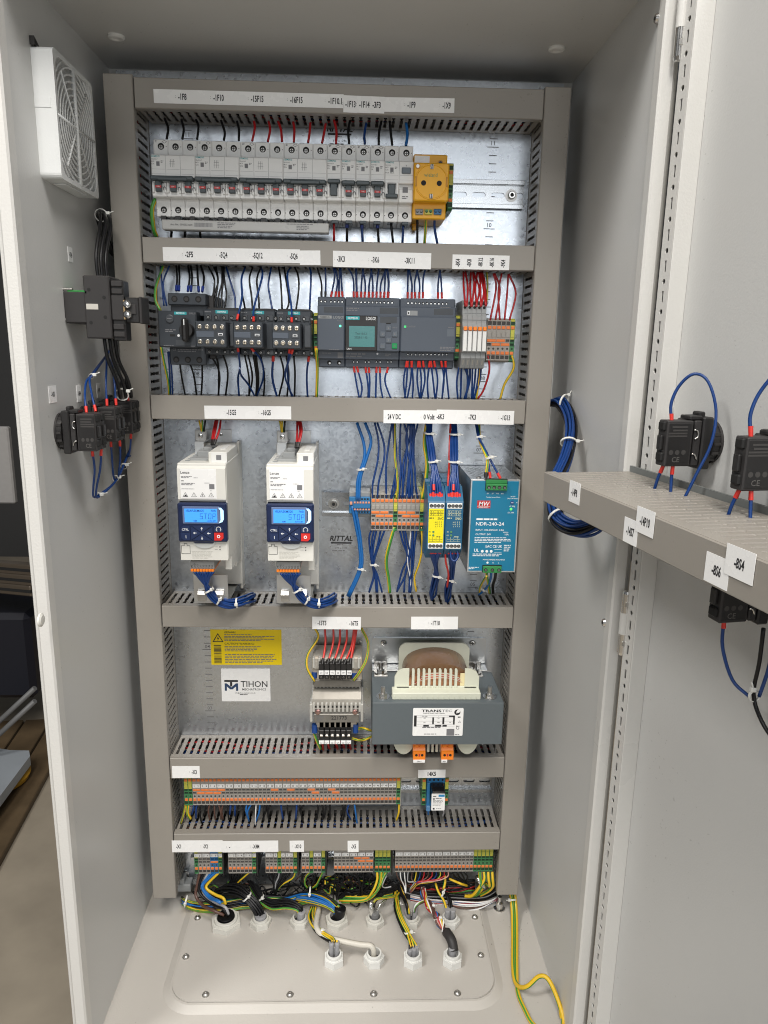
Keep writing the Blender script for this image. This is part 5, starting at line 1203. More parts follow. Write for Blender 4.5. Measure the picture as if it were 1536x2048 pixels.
part('base', mb, t)
mb = MB(); mb.box(137, 156, -78, -48, 183.5, 212, mat('smoked_cover', (.012, .012, .014), .12), 1); mb.box(140, 153, -78.6, -70, 206, 209, BLACK, .5); part('relay_body', mb, t)
mb = MB(); a = ZP('J', 780, 380, -80); b = ZP('J', 869, 490, -80); mb.plate(round_rect(a[0], b[0], b[2], a[2], 1, 3), [], -80.5, -78, PAPER, 'xz'); y = -80.65; x0, x1, z0, z1 = a[0], b[0], b[2], a[2]
mb.rect(x0 + 10, x1 - .6, z1 - 3.6, z1, y, mat('label_blue', (.02, .25, .55), .4)); mb.rect(x0 + 2, x0 + 6.6, z1 - 3.4, z1 - 2.2, y, INK); mb.lines(x0 + 6, x1 - 1.5, z1 - 5.6, z1 - 8, 1, y, INKG); mb.cyl((x0 + 3.3, y, z1 - 7), (0, -1, 0), 1.6, 1.6, .05, INKG, 10, smooth=False)
mb.lines(x0 + 1.8, x1 - 1.5, z1 - 9, z1 - 19, 5, y, INKG, .35); mb.rect(x0 + 2.2, x0 + 4.8, z0 + 1.6, z0 + 4.2, y, INK); mb.lines(x0 + 7, x1 - 1.8, z0 + 3.6, z0 + 2.4, 1, y, INKG); part('front_label', mb, t)

# ================================================================== row 6: bottom terminal groups
def group(xs, seq, name, extra=''):
    x = xs; n = 0
    for j, c in enumerate(seq):
        kind = {'g': 'grey', 'b': 'blue', 'p': 'pe', 'P': 'pe'}[c[0]]; num = c[1:] or ('' if kind == 'pe' else None)
        if kind == 'pe': lb = 'striped earth terminal, %s from the left in the bottom group %s' % (ORD[j], name)
        else: lb = '%s terminal marked %s in the bottom group %s' % (kind, words(int(num)), name)
        term(x, ZR6, kind, lb, 'earth terminals' if kind == 'pe' else 'bottom row terminals', num if num else None); x += TW
    return x
PITCH6 = TW
group(-220.2, ['p1', 'g2', 'g3', 'g4', 'b5', 'b6', 'p7'], 'under labels X1 and X2')
group(-168.8, ['g1', 'g2', 'g3', 'g4', 'g5', 'g6', 'p7'], 'left of the label X4M')
group(-112.2, ['g1', 'g2', 'g3', 'p', 'g4', 'g5', 'g6', 'p'], 'under the label X4M')
group(-57.2, ['g7', 'g8', 'p', 'g9', 'g10', 'p'], 'under the label X10')
group(-7.6, ['g%d' % i for i in range(1, 11)], 'under the label X5')
group(55.4, ['p', 'p', 'p', 'p'], 'right of label X5')
e = group(86.4, ['g%d' % i for i in range(1, 21)], 'at the far right')
group(e, ['p'] * 5, 'at the right end')
BLKE = MB(); BLKE.box(0, 2.4, -50, -3, -29, 29, BLACK, .3); BE = BLKE.mesh('end_clamp')
for x, lb in ((80.6, 'black end clamp between the four earth terminals and the far right bottom group'), (-177.4, 'black end clamp right of the bottom group under labels X1 and X2'), (-125.6, 'black end clamp right of the bottom group left of X4M'), (-63.2, 'black end clamp right of the bottom group under X4M'), (-20.4, 'black end clamp right of the bottom group under X10')):
    ob = bpy.data.objects.new('end_clamp', BE); COL.objects.link(ob); ob.location = (x * K, 0, ZR6 * K); tag(ob, lb, 'end clamp', 'black end clamps')
jumper(-220.2 + 4 * TW, ZR6 - 5.4, 'orange jumper on the two blue terminals of the bottom row', 'bottom row jumpers')
for k, dz, lb in ((5, -.4, 'upper left'), (7, -.4, 'upper right'), (6, -5.4, 'lower left'), (8, -5.4, 'lower right')): jumper(-7.6 + k * TW, ZR6 + dz, '%s of the four orange jumpers under label X5' % lb, 'bottom row jumpers')
# fixing screw and grey foot at the lower left of the plate
mb = MB(); q = ZP('I', 232, 1057, 0); mb.lathe([(8, 0), (8, 1.2), (5.4, 1.4), (5.4, 6), (4, 7.4), (0, 7.6)], q, (0, -1, 0), CHROME, 14); solo('plate_bolt', mb, 'shiny plate fixing bolt at the lower left corner of the plate', 'bolt')
mb = MB(); a = ZP('I', 172, 1135, -20); b = ZP('I', 285, 1190, -20); mb.box(a[0], b[0], -22, -4, b[2], a[2], RELG, 1); mb.box(a[0] + 4, a[0] + 12, -20, -4, a[2] - 1, a[2] + 9, RELG, 1); solo('rail_foot', mb, 'small grey plastic foot under the fixing bolt at the lower left', 'bracket')
mb = MB(); q = PZ(1000, 1790, 6); mb.lathe([(9, 0), (9, 2), (6, 3), (6, 12), (3, 14), (3, 22), (0, 22)], (q[0], q[1], -19), (0, 0, 1), CHROME, 14); solo('earth_stud', mb, 'shiny earth stud on the cabinet floor under the right vertical duct', 'stud')

# ------------------------------------------------------------------ cable glands on the gland plate
GL = []
def gland(z, px, py, r, label, mt, cable=None, h=9, nc=1, hexr=None):
    q = PZ(*zp(z, px, py), -4); x, y = q[0], q[1]; GL.append((x, y, r))
    t = thing('cable_gland', label, 'cable gland', (x, y, -11), 'cable glands on the gland plate'); R_ = hexr or r * 1.42
    mb = MB(); a0 = rnd.uniform(0, 1); pts = [(x + R_ * math.cos(a0 + k * math.pi / 3), y + R_ * math.sin(a0 + k * math.pi / 3)) for k in range(6)]
    mb.plate(pts, [circle(x, y, r * .8, 18)], -10.9, -10.9 + h * .8, mt, 'xy')
    p2 = [((a - x) * .93 + x, (b - y) * .93 + y) for a, b in pts]; mb.plate(p2, [circle(x, y, r * .8, 18)], -10.9 + h * .8, -10 + h * .8, mt, 'xy'); part('lock_nut', mb, t)
    mb = MB(); mb.lathe([(r * 1.04, 0), (r * 1.04, h + 2), (r * 1.0, h + 3.4), (r * .80, h + 3.4), (r * .78, 2), (0, 2)], (x, y, -11), (0, 0, 1), mt, 24); part('threaded_collar', mb, t)
    mb = MB(); mb.cyl((x, y, -6), (0, 0, 1), r * .79, r * .79, .2, HOLE, 20); part('bore', mb, t)
    return x, y
GB = mat('gland_white', (.70, .70, .67), .38, var=.04)
g1 = gland('L', 645, 258, 17, 'widest cable gland, at the left of the rear row, with a thick black cable', GLAND, h=10, hexr=23.5)
g2 = gland('L', 823, 256, 11.5, 'cable gland second from the left in the rear row, with a bundle of black wires', GLAND)
g3 = gland('L', 1022, 254, 10.5, 'cable gland third from the left in the rear row, with few black wires', GLAND)
g4 = gland('L', 1212, 250, 13, 'cable gland in the middle of the rear row, with blue and striped wires', GLAND, hexr=18)
g5 = gland('M', 255, 252, 10.5, 'cable gland in the rear row with a foil screened cable', GLAND)
g6 = gland('M', 440, 250, 10.5, 'cable gland in the rear row with two grey cables, left of the rightmost one', GLAND)
g7 = gland('M', 640, 250, 11, 'rightmost cable gland of the rear row', GB)
f1 = gland('L', 1198, 452, 10.5, 'cable gland at the left of the front row with two grey cable ends', GB, h=13)
f2 = gland('L', 1403, 450, 10.5, 'cable gland in the front row with a pale cable bending into it', GB, h=13)
f3 = gland('M', 450, 452, 10.5, 'cable gland in the front row with three grey cable ends and striped wires', GB, h=13)
f4 = gland('M', 652, 452, 10.5, 'rightmost cable gland of the front row with black shrink tubing', GB, h=13)
def stub(xy, dx, dy, r, h0, h1, mt, label, lean=(0, 0)):
    x, y = xy; mb = MB(); mb.tube([(x + dx, y + dy, -8), (x + dx + lean[0] * .5, y + dy + lean[1] * .5, (h0 + h1) / 2), (x + dx + lean[0], y + dy + lean[1], h1)], r, mt, 12, 3)
    return solo('cable', mb, label, 'cable', (x + dx, y + dy, -8), 'cable ends in the glands')
stub(g1, 0, 2, 12.5, -8, 4, WK, 'thick black cable end in the widest gland')
stub(g2, 0, 0, 8.6, -8, 6, CABLE, 'grey cable end holding the bundle of black wires in the rear row'); stub(g3, 1, 0, 6.2, -8, 12, CABLE, 'grey cable end in the third gland of the rear row', (2, 0))
stub(g4, 1.5, 0, 8.8, -8, 14, WK, 'black cable end with blue and striped wires in the middle gland', (4, 2)); stub(g5, 0, 0, 6.8, -8, 10, mat('screened_jacket', (.16, .16, .16), .4), 'dark cable end under the foil screen')
stub(g6, -4.5, 1, 4.6, -8, 11, CABLE, 'left of two grey cable ends in the rear gland beside the rightmost', (-1, 0)); stub(g6, 4.4, 1, 4.0, -8, 18, CABLE, 'right of two grey cable ends in the rear gland beside the rightmost', (3, 1))
stub(g7, -4, 0, 4.2, -8, 13, CABLE, 'left of two grey cable ends in the rightmost rear gland'); stub(g7, 4, 0, 4.2, -8, 13, CABLE, 'right of two grey cable ends in the rightmost rear gland')
stub(f1, -3.6, 1, 3.4, -8, 22, CABLE, 'left of two grey cable ends in the left front gland'); stub(f1, 3.6, 1, 3.4, -8, 22, CABLE, 'right of two grey cable ends in the left front gland', (1, 1))
stub(f3, -4.4, 1, 3.4, -8, 11, CABLE, 'left of the grey cable ends in the front gland with striped wires'); stub(f3, 1.4, 1, 3.4, -8, 13, CABLE, 'middle of the grey cable ends in the front gland with striped wires'); stub(f3, 5.4, 3, 3.0, -8, 14, CABLE, 'right of the grey cable ends in the front gland with striped wires')
stub(f4, 0, 1, 5.4, -8, 12, CABLE, 'grey cable end under the black shrink tubing in the right front gland', (0, 2))
# ================================================================== left wall: fan, isolator, push button blocks
Y0, Y1, Z0, Z1 = -216, -108, 1005.5, 1126
t = thing('filter_fan', 'white square filter fan with a ring grille high on the left wall', 'fan', (-300, (Y0 + Y1) / 2, Z0))
FANW = mat('fan_plastic', (.70, .715, .71), .42, var=.02, bump=.2, bscale=500)
cy, cz = (Y0 + Y1) / 2, (Z0 + Z1) / 2
mb = MB(); FD = -278.8
rim = round_rect(Y0, Y1, Z0, Z1, 5, 4)
mb.plate(rim, [round_rect(Y0 + 4.5, Y1 - 4.5, Z0 + 4.5, Z1 - 4.5, 14, 6)], -300, FD, FANW, 'yz')
mb.box(-300, -284, Y0 - .6, Y0, cz + 5, cz + 14, FANW); mb.box(-297, -284, cy - 30, cy + 30, Z0 - 1.4, Z0, FANW, .6); mb.box(-296, -286, Y1, Y1 + 3, cz - 5, cz + 5, FANW, .6)
part('housing', mb, t)
mb = MB(); mb.box(-299.5, -287, Y0 + 4, Y1 - 4, Z0 + 4, Z1 - 4, mat('fan_filter', (.62, .62, .61), .8, bump=.8, bscale=900)); part('filter_mat', mb, t)
mb = MB()
for k in range(1, 11):
    r = k * 6.1; run = []
    for i in range(65):
        a = 2 * math.pi * i / 64; q = (FD - 1.2, cy + r * math.cos(a), cz + r * 1.02 * math.sin(a))
        if abs(q[1] - cy) < 50 and abs(q[2] - cz) < 56 and not (abs(q[1] - cy) > 44 and abs(q[2] - cz) > 50): run.append(q)
        else:
            if len(run) > 1: mb.tube(run, 1.0, FANW, 6, 1, smoothpath=False)
            run = []
    if len(run) > 1: mb.tube(run, 1.0, FANW, 6, 1, smoothpath=False)
part('grille_rings', mb, t)
for an, wd in ((90, 2.6), (0, 1.5), (48, 1.3), (-48, 1.3)):
    mb = MB(); a = math.radians(an); ca, sa = math.cos(a) * 51, math.sin(a) * (57 if an == 90 else 60)
    mb.tube([(FD - 1.0, cy - ca, cz - sa), (FD - 1.0, cy + ca, cz + sa)], wd, FANW, 6, 1, smoothpath=False); part('grille_spoke', mb, t)
mb = MB(); mb.add([(-299.8, Y0 - 1, Z1), (-299.8, Y0 - 1, Z1 + 8), (-299.8, Y0 + 15, Z1), (-295, Y0 - 1, Z1), (-295, Y0 - 1, Z1 + 8), (-295, Y0 + 15, Z1)], [(3, 4, 5), (0, 1, 4, 3), (1, 2, 5, 4)], BLACK); part('cable_wedge', mb, t)  # black wedge standing in for the cable coming from behind

ML = Matrix(((1, 0, 0, -300), (0, 1, 0, 0), (0, 0, 1, 0)) + ((0, 0, 0, 1),))     # d, Y, Z
t = thing('main_switch', 'black main isolator switch body with chrome clamps on the left wall', 'switch', (-300, -160, 848))
mb = MB(ML); mb.box(0, 24, -182, -128, 864, 898, BLACKM, 1.5); part('mounting_base', mb, t)
mb = MB(ML); mb.box(22, 50, -181, -140, 848, 915, BLACKM, 1.2); part('switch_body', mb, t)
mb = MB(ML); mb.box(50, 64, -176, -156, 846, 911, BLACK, 1.2)
for z in (850, 858, 896, 904): mb.box(51, 63, -178.5, -175, z, z + 6, BLACKM, .8)
mb.box(50, 64, -178, -172, 868, 895, BLACKM, 1); part('terminal_block_section', mb, t)
mb = MB(ML); mb.box(64, 79, -174, -152, 866, 893, BLACK, 1); mb.box(79, 82, -174, -144, 865, 894, BLACKM, .8); mb.box(66, 76, -175.5, -173, 875, 886, BLACKM, .5); part('neutral_block', mb, t)
mb = MB(ML); mb.box(63, 65, -178, -150, 869, 890, BRASS, .3)
for z in (874.5, 885.5): mb.lathe([(4.4, 0), (4.4, 3), (2.8, 5.4), (0, 5.6)], (68, -178, z), (0, -1, 0), CHROME, 14); mb.cyl((65, -177, z), (1, 0, 0), 4.2, 3.2, 6, CHROME, 12)
part('chrome_clamp', mb, t)
mb = MB(ML); mb.box(4, 26, -181, -150, 895, 899, mat('earth_green', (.02, .22, .04), .4), .8); part('green_tab', mb, t)
mb = MB(ML); mb.box(24, 37, -181.5, -180, 879, 885, mat('silver_label', (.55, .53, .48), .3), .2); part('rating_label', mb, t)
mb = MB(ML)
for z in (866, 898): mb.cyl((0, -180, z + 2), (1, 0, 0), 1.4, 1.4, 10, STEEL, 8)
part('fixing_bolt', mb, t)
mb = MB(ML)
for d, z in ((28, 900), (44, 892), (28, 865), (44, 871)): mb.cyl((d, -181.1, z), (0, -1, 0), 2, 2, .12, HOLE, 10)
part('screw_hole', mb, t)

def contact_block(label, M, group, ce=True, second=True, face=-1):
    """push button contact block: local x = out of the panel, y = along the panel towards the viewer is negative, z up"""
    o = M @ Vector((0, 0, -22)); t = thing('button_block', label, 'contact block', o, group)
    mb = MB(M); mb.cyl((0, 0, 0), (1, 0, 0), 20, 20, 2.5, BLACKM, 28); mb.cyl((2.5, 0, 0), (1, 0, 0), 19, 19, 6.5, BLACK, 28)
    for k in range(14): a = 2 * math.pi * k / 14; mb.box(3, 9, 19 * math.cos(a) - 1.2, 19 * math.cos(a) + 1.2, 19 * math.sin(a) - 1.2, 19 * math.sin(a) + 1.2, BLACKM)
    part('fixing_ring', mb, t)
    mb = MB(M); mb.box(9, 19, -16, 16, -23, 23, BLACK, 1.2); mb.box(19, 26, -14, 14, -20, 20, BLACKM, 1); mb.box(11, 17, -6, 6, 22, 27, BLACK, 1.2); mb.box(18, 30, -12, 4, 20, 24, BLACK, 1); part('mounting_collar', mb, t)
    mb = MB(M); mb.tube([(27, -14.5, 12), (23.5, -15, 11), (23, -15, 6), (26, -15, 4)], .8, CHROME, 6, 3); mb.tube([(27, -14.5, -9), (24, -15, -10), (22, -15, -14)], .8, CHROME, 6, 3); part('latch_spring', mb, t)
    for yy in ((-15.2, 0.4) if second else (-15.2,)):
        mb = MB(M); mb.box(28, 53, yy, yy + 14.6, -20, 20, BLACKM, 1.0); mb.box(30, 52, yy - .5, yy + 1, -18, 18, BLACK, .4)
        for z in (-16, 11): mb.box(50, 55.4, yy + 2.5, yy + 12, z, z + 8, HOLE, 1.2)
        mb.box(53, 56, yy + 4, yy + 11, -6, 7, BLACK, .8); b = part('contact_element', mb, t)
        mb = MB(M)
        for z, l in ((14, 9), (11, 8), (8.4, 12), (6, 12)): mb.box(34, 34 + l + 6, yy - .65, yy - .5, z, z + 1.4, mat('moulded_grey', (.055, .052, .05), .5, var=0))
        if yy < -10:
            mb.text('CE', 43, -16, yy - .7, 4.4, mat('moulded_pale', (.11, .105, .10), .5, var=0), 1, 'c', xf=(lambda p: (86 - p[0], p[1], p[2])) if face < 0 else None)
            for d in (36, 42, 48): mb.cyl((d, yy - .55, -7.5), (0, -1, 0), 2.2, 2.2, .12, MATS['moulded_grey'], 10, smooth=False)
        part('moulded_print', mb, b)
    return t
for i, (yy, zz, lb) in enumerate(((-216, 749, 'black push button contact block on the left wall, nearest the opening'), (-150, 751, 'black push button contact block in the middle of the three on the left wall'), (-87, 753, 'black push button contact block on the left wall, farthest back behind the duct'))):
    contact_block(lb, Matrix(((.8, 0, 0, -300), (0, 1, 0, yy), (0, 0, 1, zz), (0, 0, 0, 1))), 'contact blocks on the left wall', face=1)
def wallsticker(xa, ya, xb, yb, tx, lb):
    a = PX(*zp('K', xa, ya), -299.6); b = PX(*zp('K', xb, yb), -299.6); mb = MB()
    mb.box(-299.9, -299.5, min(a[1], b[1]), max(a[1], b[1]), min(a[2], b[2]), max(a[2], b[2]), PAPER)
    cyy, czz = (a[1] + b[1]) / 2, (a[2] + b[2]) / 2
    mb.text(tx, 0, -2.4, 0, 5, INK, .62, 'c', 9, bold=True, xf=lambda p: (-299.35, cyy + p[0], czz + p[2])); solo('adhesive_label', mb, lb, 'label')
wallsticker(179, 300, 216, 408, '-1Q4', 'small white label on the left wall above the main switch'); wallsticker(53, 1211, 112, 1314, '-14S3', 'small white label on the left wall above the nearest contact block')
wallsticker(236, 1206, 272, 1310, '-14P4', 'small white label on the left wall above the middle contact block'); wallsticker(366, 1190, 398, 1282, '-14P6', 'small white label on the left wall above the farthest contact block')

# ================================================================== door on the right, opened about 100 degrees (part of the cabinet)
mb = MB(MD); A1_ = 572
mb.box(-30, A1_, -16, 0, ZF - 12, ZC + 12, PAINT, 1.5); door = part('door', mb, cab)
mb = MB(MD); hs = []
z = 1130.7 - 13.85 * 84
k = 0
while z < 1180:
    if z > -5:
        if k % 2 == 0: hs.append(circle(-5.6, z, 2.6, 10))
        else: hs.append([(-7.2, z - 5.2), (-4.0, z - 5.2), (-4.0, z + 5.2), (-7.2, z + 5.2)])
    z += 13.85; k += 1
MDz = MD @ Matrix(((1, 0, 0, 0), (0, 0, 1, 0), (0, 1, 0, 0), (0, 0, 0, 1)))
mb.M = MDz; mb.plate([(-13.5, -14), (2.5, -14), (2.5, 1182), (-13.5, 1182)], hs, 17.2, 18.4, PAINT2, 'xy')
mb.M = MD; mb.box(2.5, 4.2, 0, 18.2, -14, 1182, PAINT2, .5); mb.box(-14.8, -13.5, 0, 18.2, -14, 1182, PAINT2)
part('perforated_frame', mb, door)
mb = MB(MD); mb.box(-9, -3, .3, .8, -10, 1178, HOLE); part('frame_inside', mb, door)
mb = MB(MD); mb.box(-30, -15, 0, 9, ZF - 10, ZC + 10, PAINT2, 1); part('folded_edge', mb, door)
def hinge(zt, zb, nm):
    a = PD(*nm, 6)[0]; x, y = 305.8 + 4, -297
    mb = MB(); mb.cyl((x, y, zb), (0, 0, 1), 4.6, 4.6, zt - zb, CHROME, 14); mb.lathe([(4.6, 0), (3.6, 3), (0, 4)], (x, y, zt), (0, 0, 1), CHROME, 12); mb.lathe([(4.6, 0), (3.6, 3), (0, 4)], (x, y, zb), (0, 0, -1), CHROME, 12)
    mb.cyl((x, y, (zt + zb) / 2 - 12), (0, 0, 1), 4.9, 4.9, 24, PAINT2, 14)
    mb.box(x - 2, x + 3, y - 5.2, y, zt - 14, zt - 8, STEEL, .8); mb.box(x - 2, x + 3, y - 5.2, y, zb + 8, zb + 14, STEEL, .8)
    part('hinge', mb, cab)
hinge(1175, 1104, (1355, 60)); hinge(594, 528, (1245, 1250))
# duct across the door
t = thing('door_duct', 'grey slotted wiring duct mounted across the inside of the open door', 'wiring duct', DP(240, 18, 692))
D0, D1 = -29, 540; B0, B1 = 22, 116; DZ1 = PD(1097, 947, B1)[1]; DZ0 = DZ1 - 30
mb = MB(MD)
mb.box(D0 + 1, D1, B0, B0 + 1.5, DZ0 + 1, DZ1 - 1, DUCTIN); mb.box(D0 - 3, D1, B0 - 3, B0 - .1, DZ0 + 3, DZ1 + 5, mat('grey_strip', (.16, .17, .165), .5)); part('base', mb, t)
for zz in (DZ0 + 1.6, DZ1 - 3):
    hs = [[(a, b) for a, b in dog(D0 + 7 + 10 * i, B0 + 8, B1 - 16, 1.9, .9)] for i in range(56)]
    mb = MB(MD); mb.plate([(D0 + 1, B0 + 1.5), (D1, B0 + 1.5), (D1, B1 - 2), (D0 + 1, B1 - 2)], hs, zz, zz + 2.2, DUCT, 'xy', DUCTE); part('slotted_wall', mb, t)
mb = MB(MD); mb.box(D0, D1 + 1, B1 - 2, B1, DZ0, DZ1, DUCT, .8); mb.box(D0, D1 + 1, B1 - 12, B1 - 2, DZ1 - 1.4, DZ1 + .2, DUCT, .3); mb.box(D0, D1 + 1, B1 - 12, B1 - 2, DZ0 - .2, DZ0 + 1.4, DUCT); part('cover', mb, t)
mb = MB(MD)
for k in range(10): mb.tube([(a, 34 + k * 6 + rnd.uniform(-3, 3), DZ0 + 10 + rnd.uniform(-5, 9)) for a in range(-20, 540, 70)], 1.5, (CABLEW, WB, WB)[k % 3], 5, 3)
solo('duct_wires', mb, 'wires glimpsed inside the slotted duct on the door', None, DP(240, 40, 695), kind='stuff')
def doorsticker(xa, ya, xb, yb, tx, lb, lift=0):
    b0 = B1 + .3 + lift; a0, z1 = PD(*zp('N', xa, ya), b0); a1, z0 = PD(*zp('N', xb, yb), b0); w_ = a1 - a0; h_ = 20
    zc_ = (z0 + z1) / 2; mb = MB(MD); mb.box(a0, a1, b0 - .2, b0 + .15, zc_ - h_ / 2, zc_ + h_ / 2, PAPER)
    # print lies on the face towards the hinge-side viewer: text runs along the door
    mb.text(tx, 0, -3.2, 0, 6.4, INK, .62, 'c', len(tx) * 2.3, bold=True, xf=lambda p: ((a0 + a1) / 2 + p[0], b0 + .3, zc_ + p[2])); solo('adhesive_label', mb, lb, 'label')
doorsticker(285, 825, 342, 978, '-14P8', 'white label reading 14P8 near the hinge end of the door duct')
doorsticker(632, 1052, 702, 1246, '-14S7', 'white label reading 14S7 low on the door duct'); doorsticker(712, 988, 808, 1188, '-14P10', 'white label reading 14P10 on the door duct beside 14S7', .4)
doorsticker(1150, 1275, 1275, 1520, '-8S6', 'white label reading 8S6 low on the door duct'); doorsticker(1280, 1225, 1437, 1487, '-8S4', 'white label reading 8S4 nearest the free end of the door duct', .4)
def dblock(a, z, label):
    M = Matrix(((DN[0], -DU[0], 0, 0), (DN[1], -DU[1], 0, 0), (0, 0, 1, 0), (0, 0, 0, 1))); o = DP(a, 0, z)
    for i in range(3): M[i][3] = o[i]
    contact_block(label, M, 'contact blocks on the door', second=False)
dblock(64.5, 766, 'black push button contact block on the door above the duct, nearest the hinge')
dblock(167, 764, 'black contact block on the door above the duct, cut by the right photo edge')
dblock(160, 657, 'black push button contact block on the door below the duct')

# ================================================================== workshop things seen past the left edge (out of focus, dark)
def ground(px, py): return PZ(px, py, FLOORZ)
WOOD = mat('old_wood', (.125, .085, .045), .6, var=.35, vscale=14, bump=.3, bscale=80)
A_, B_ = PZ(80, 1588, FLOORZ), PZ(0, 1738, FLOORZ); e_ = (B_ - A_).normalized(); n_ = Vector((-e_[1], e_[0], 0)); n_ = n_ if n_[0] < 0 else -n_
for k in range(3):
    mb = MB(Matrix(((e_[0], n_[0], 0, A_[0]), (e_[1], n_[1], 0, A_[1]), (0, 0, 1, FLOORZ), (0, 0, 0, 1))))
    mb.box(-500, 600, k * 105 + 2, k * 105 + 98, 1, 24 + k, WOOD, 3)
    solo('wooden_board', mb, ('worn wooden board on the workshop floor, nearest the bare concrete', 'middle worn wooden board on the workshop floor', 'worn wooden board on the workshop floor, farthest left')[k], 'board', group='wooden boards on the floor')
TRAYM = mat('grey_tray', (.34, .37, .40), .4, var=.12, vscale=8)
def slab(pts, z0, z1, mt, lip=0):
    mb = MB(); q = [PZ(x, y, z1) for x, y in pts]; n = len(q)
    mb.add([(a[0], a[1], z1) for a in q] + [(a[0], a[1], z0) for a in q], [tuple(range(n))] + [(i, (i + 1) % n, n + (i + 1) % n, n + i) for i in range(n)], mt)
    return mb
solo('metal_tray', slab([(-260, 1460), (20, 1500), (58, 1501), (60, 1512), (0, 1592), (-260, 1900)], FLOORZ + 75, FLOORZ + 110, TRAYM), 'scuffed pale grey metal tray near the floor at the left edge', 'tray')
q = PZ(-6, 1556, FLOORZ + 40); mb = MB(); mb.lathe([(80, 0), (104, 8), (110, 24), (100, 40), (70, 48), (0, 48)], (q[0], q[1], FLOORZ + 26), (0, 0, 1), mat('hose_yellow', (.50, .27, .02), .45), 28); solo('yellow_case', mb, 'rounded yellow case on the wooden boards under the grey tray', 'case')
def backbox(x0, y0, x1, y1, Y, d, mt, c=6):
    a = P(x0, y0, Y); b = P(x1, y1, Y); mb = MB(); mb.box(a[0], b[0], Y, Y + d, b[2], a[2], mt, c); return mb
solo('blue_bin', backbox(-260, 1228, 72, 1400, 1500, 500, mat('bin_blue', (.001, .0015, .007), .5), 20), 'dark blue plastic bin behind the cabinet at the left edge', 'bin')
solo('pale_board', backbox(-260, 850, 30, 1008, 1900, 30, mat('pale_board', (.30, .29, .28), .5)), 'pale grey board standing in the dark background at the left edge', 'board')
PROF = mat('extrusion_aluminium', (.10, .08, .06), .4, .4)
for k in range(3):
    a = P(46 + 6 * k, 1188 - k * 20, 1420); mb = MB(Matrix.Translation(a) @ Matrix.Rotation(math.radians(-24), 4, 'Z') @ Matrix.Rotation(math.radians(-4), 4, 'Y'))
    mb.box(-900, 60, -20, 20, 0, 38, PROF, 4); mb.box(-900, 62, -21, 5, 14, 24, HOLE); mb.box(60, 62, -5, 5, 12, 26, HOLE)
    solo('aluminium_profile', mb, ('lowest', 'middle', 'topmost')[k] + ' of the stacked grooved aluminium profiles at the left edge', 'profile', group='stacked aluminium profiles')
for k in range(2):
    mb = MB(); mb.tube([P(-40, 1478 + k * 26, 1300), P(70, 1376 + k * 26, 1300)], 9, mat('dull_rail', (.14, .14, .14), .5), 8, 1, smoothpath=False)
    solo('trolley_rail', mb, ('upper', 'lower')[k] + ' of two thin slanting rails in the dark background at the left edge', 'rail', group='slanting rails')
# ================================================================== wires
CM_ = {'K': (WK, None, 'black'), 'B': (WB, None, 'dark blue'), 'L': (WL, None, 'light blue'), 'R': (WR, None, 'red'), 'r': (WRL, None, 'bright red'), 'Y': (WY, WE, 'striped'),
       'N': (WN, None, 'brown'), 'G': (WG, None, 'grey'), 'W': (WW, None, 'white'), 'P': (WP, None, 'pink'), 'C': (CABLEW, None, 'pale')}
FR = {'r': mat('red_ferrule', (.66, .035, .025), .4), 'k': BLACK, 'b': mat('blue_ferrule', (.01, .03, .20), .4), 'w': WHITE}
BATCH = []
def wire3(col, pts, r=1.35, fs=None, fe=None, sub=5):
    BATCH.append((col, [Vector(p) for p in pts], r, fs, fe, sub))
def wire(z, col, path, Y, r=1.35, fs=None, fe=None):
    pp = [tuple(float(v) for v in q.split(',')) for q in path.split()]
    n = len(pp)
    if len(Y) == n: ys = Y
    else: ys = [Y[0] + (Y[-1] - Y[0]) * i / (n - 1) for i in range(n)]
    j = rnd.uniform(-.6, .6)
    sc_ = ZN[z][2]; q_ = lambda i: 0 if i in (0, n - 1) else rnd.uniform(-1.1, 1.1) / sc_
    wire3(col, [ZP(z, x + q_(i), y + q_(i), yy + j) for i, ((x, y), yy) in enumerate(zip(pp, ys))], r * (.84 if z in 'CD' else .8 if z in 'UV' and r < 2 else .92), fs, fe)
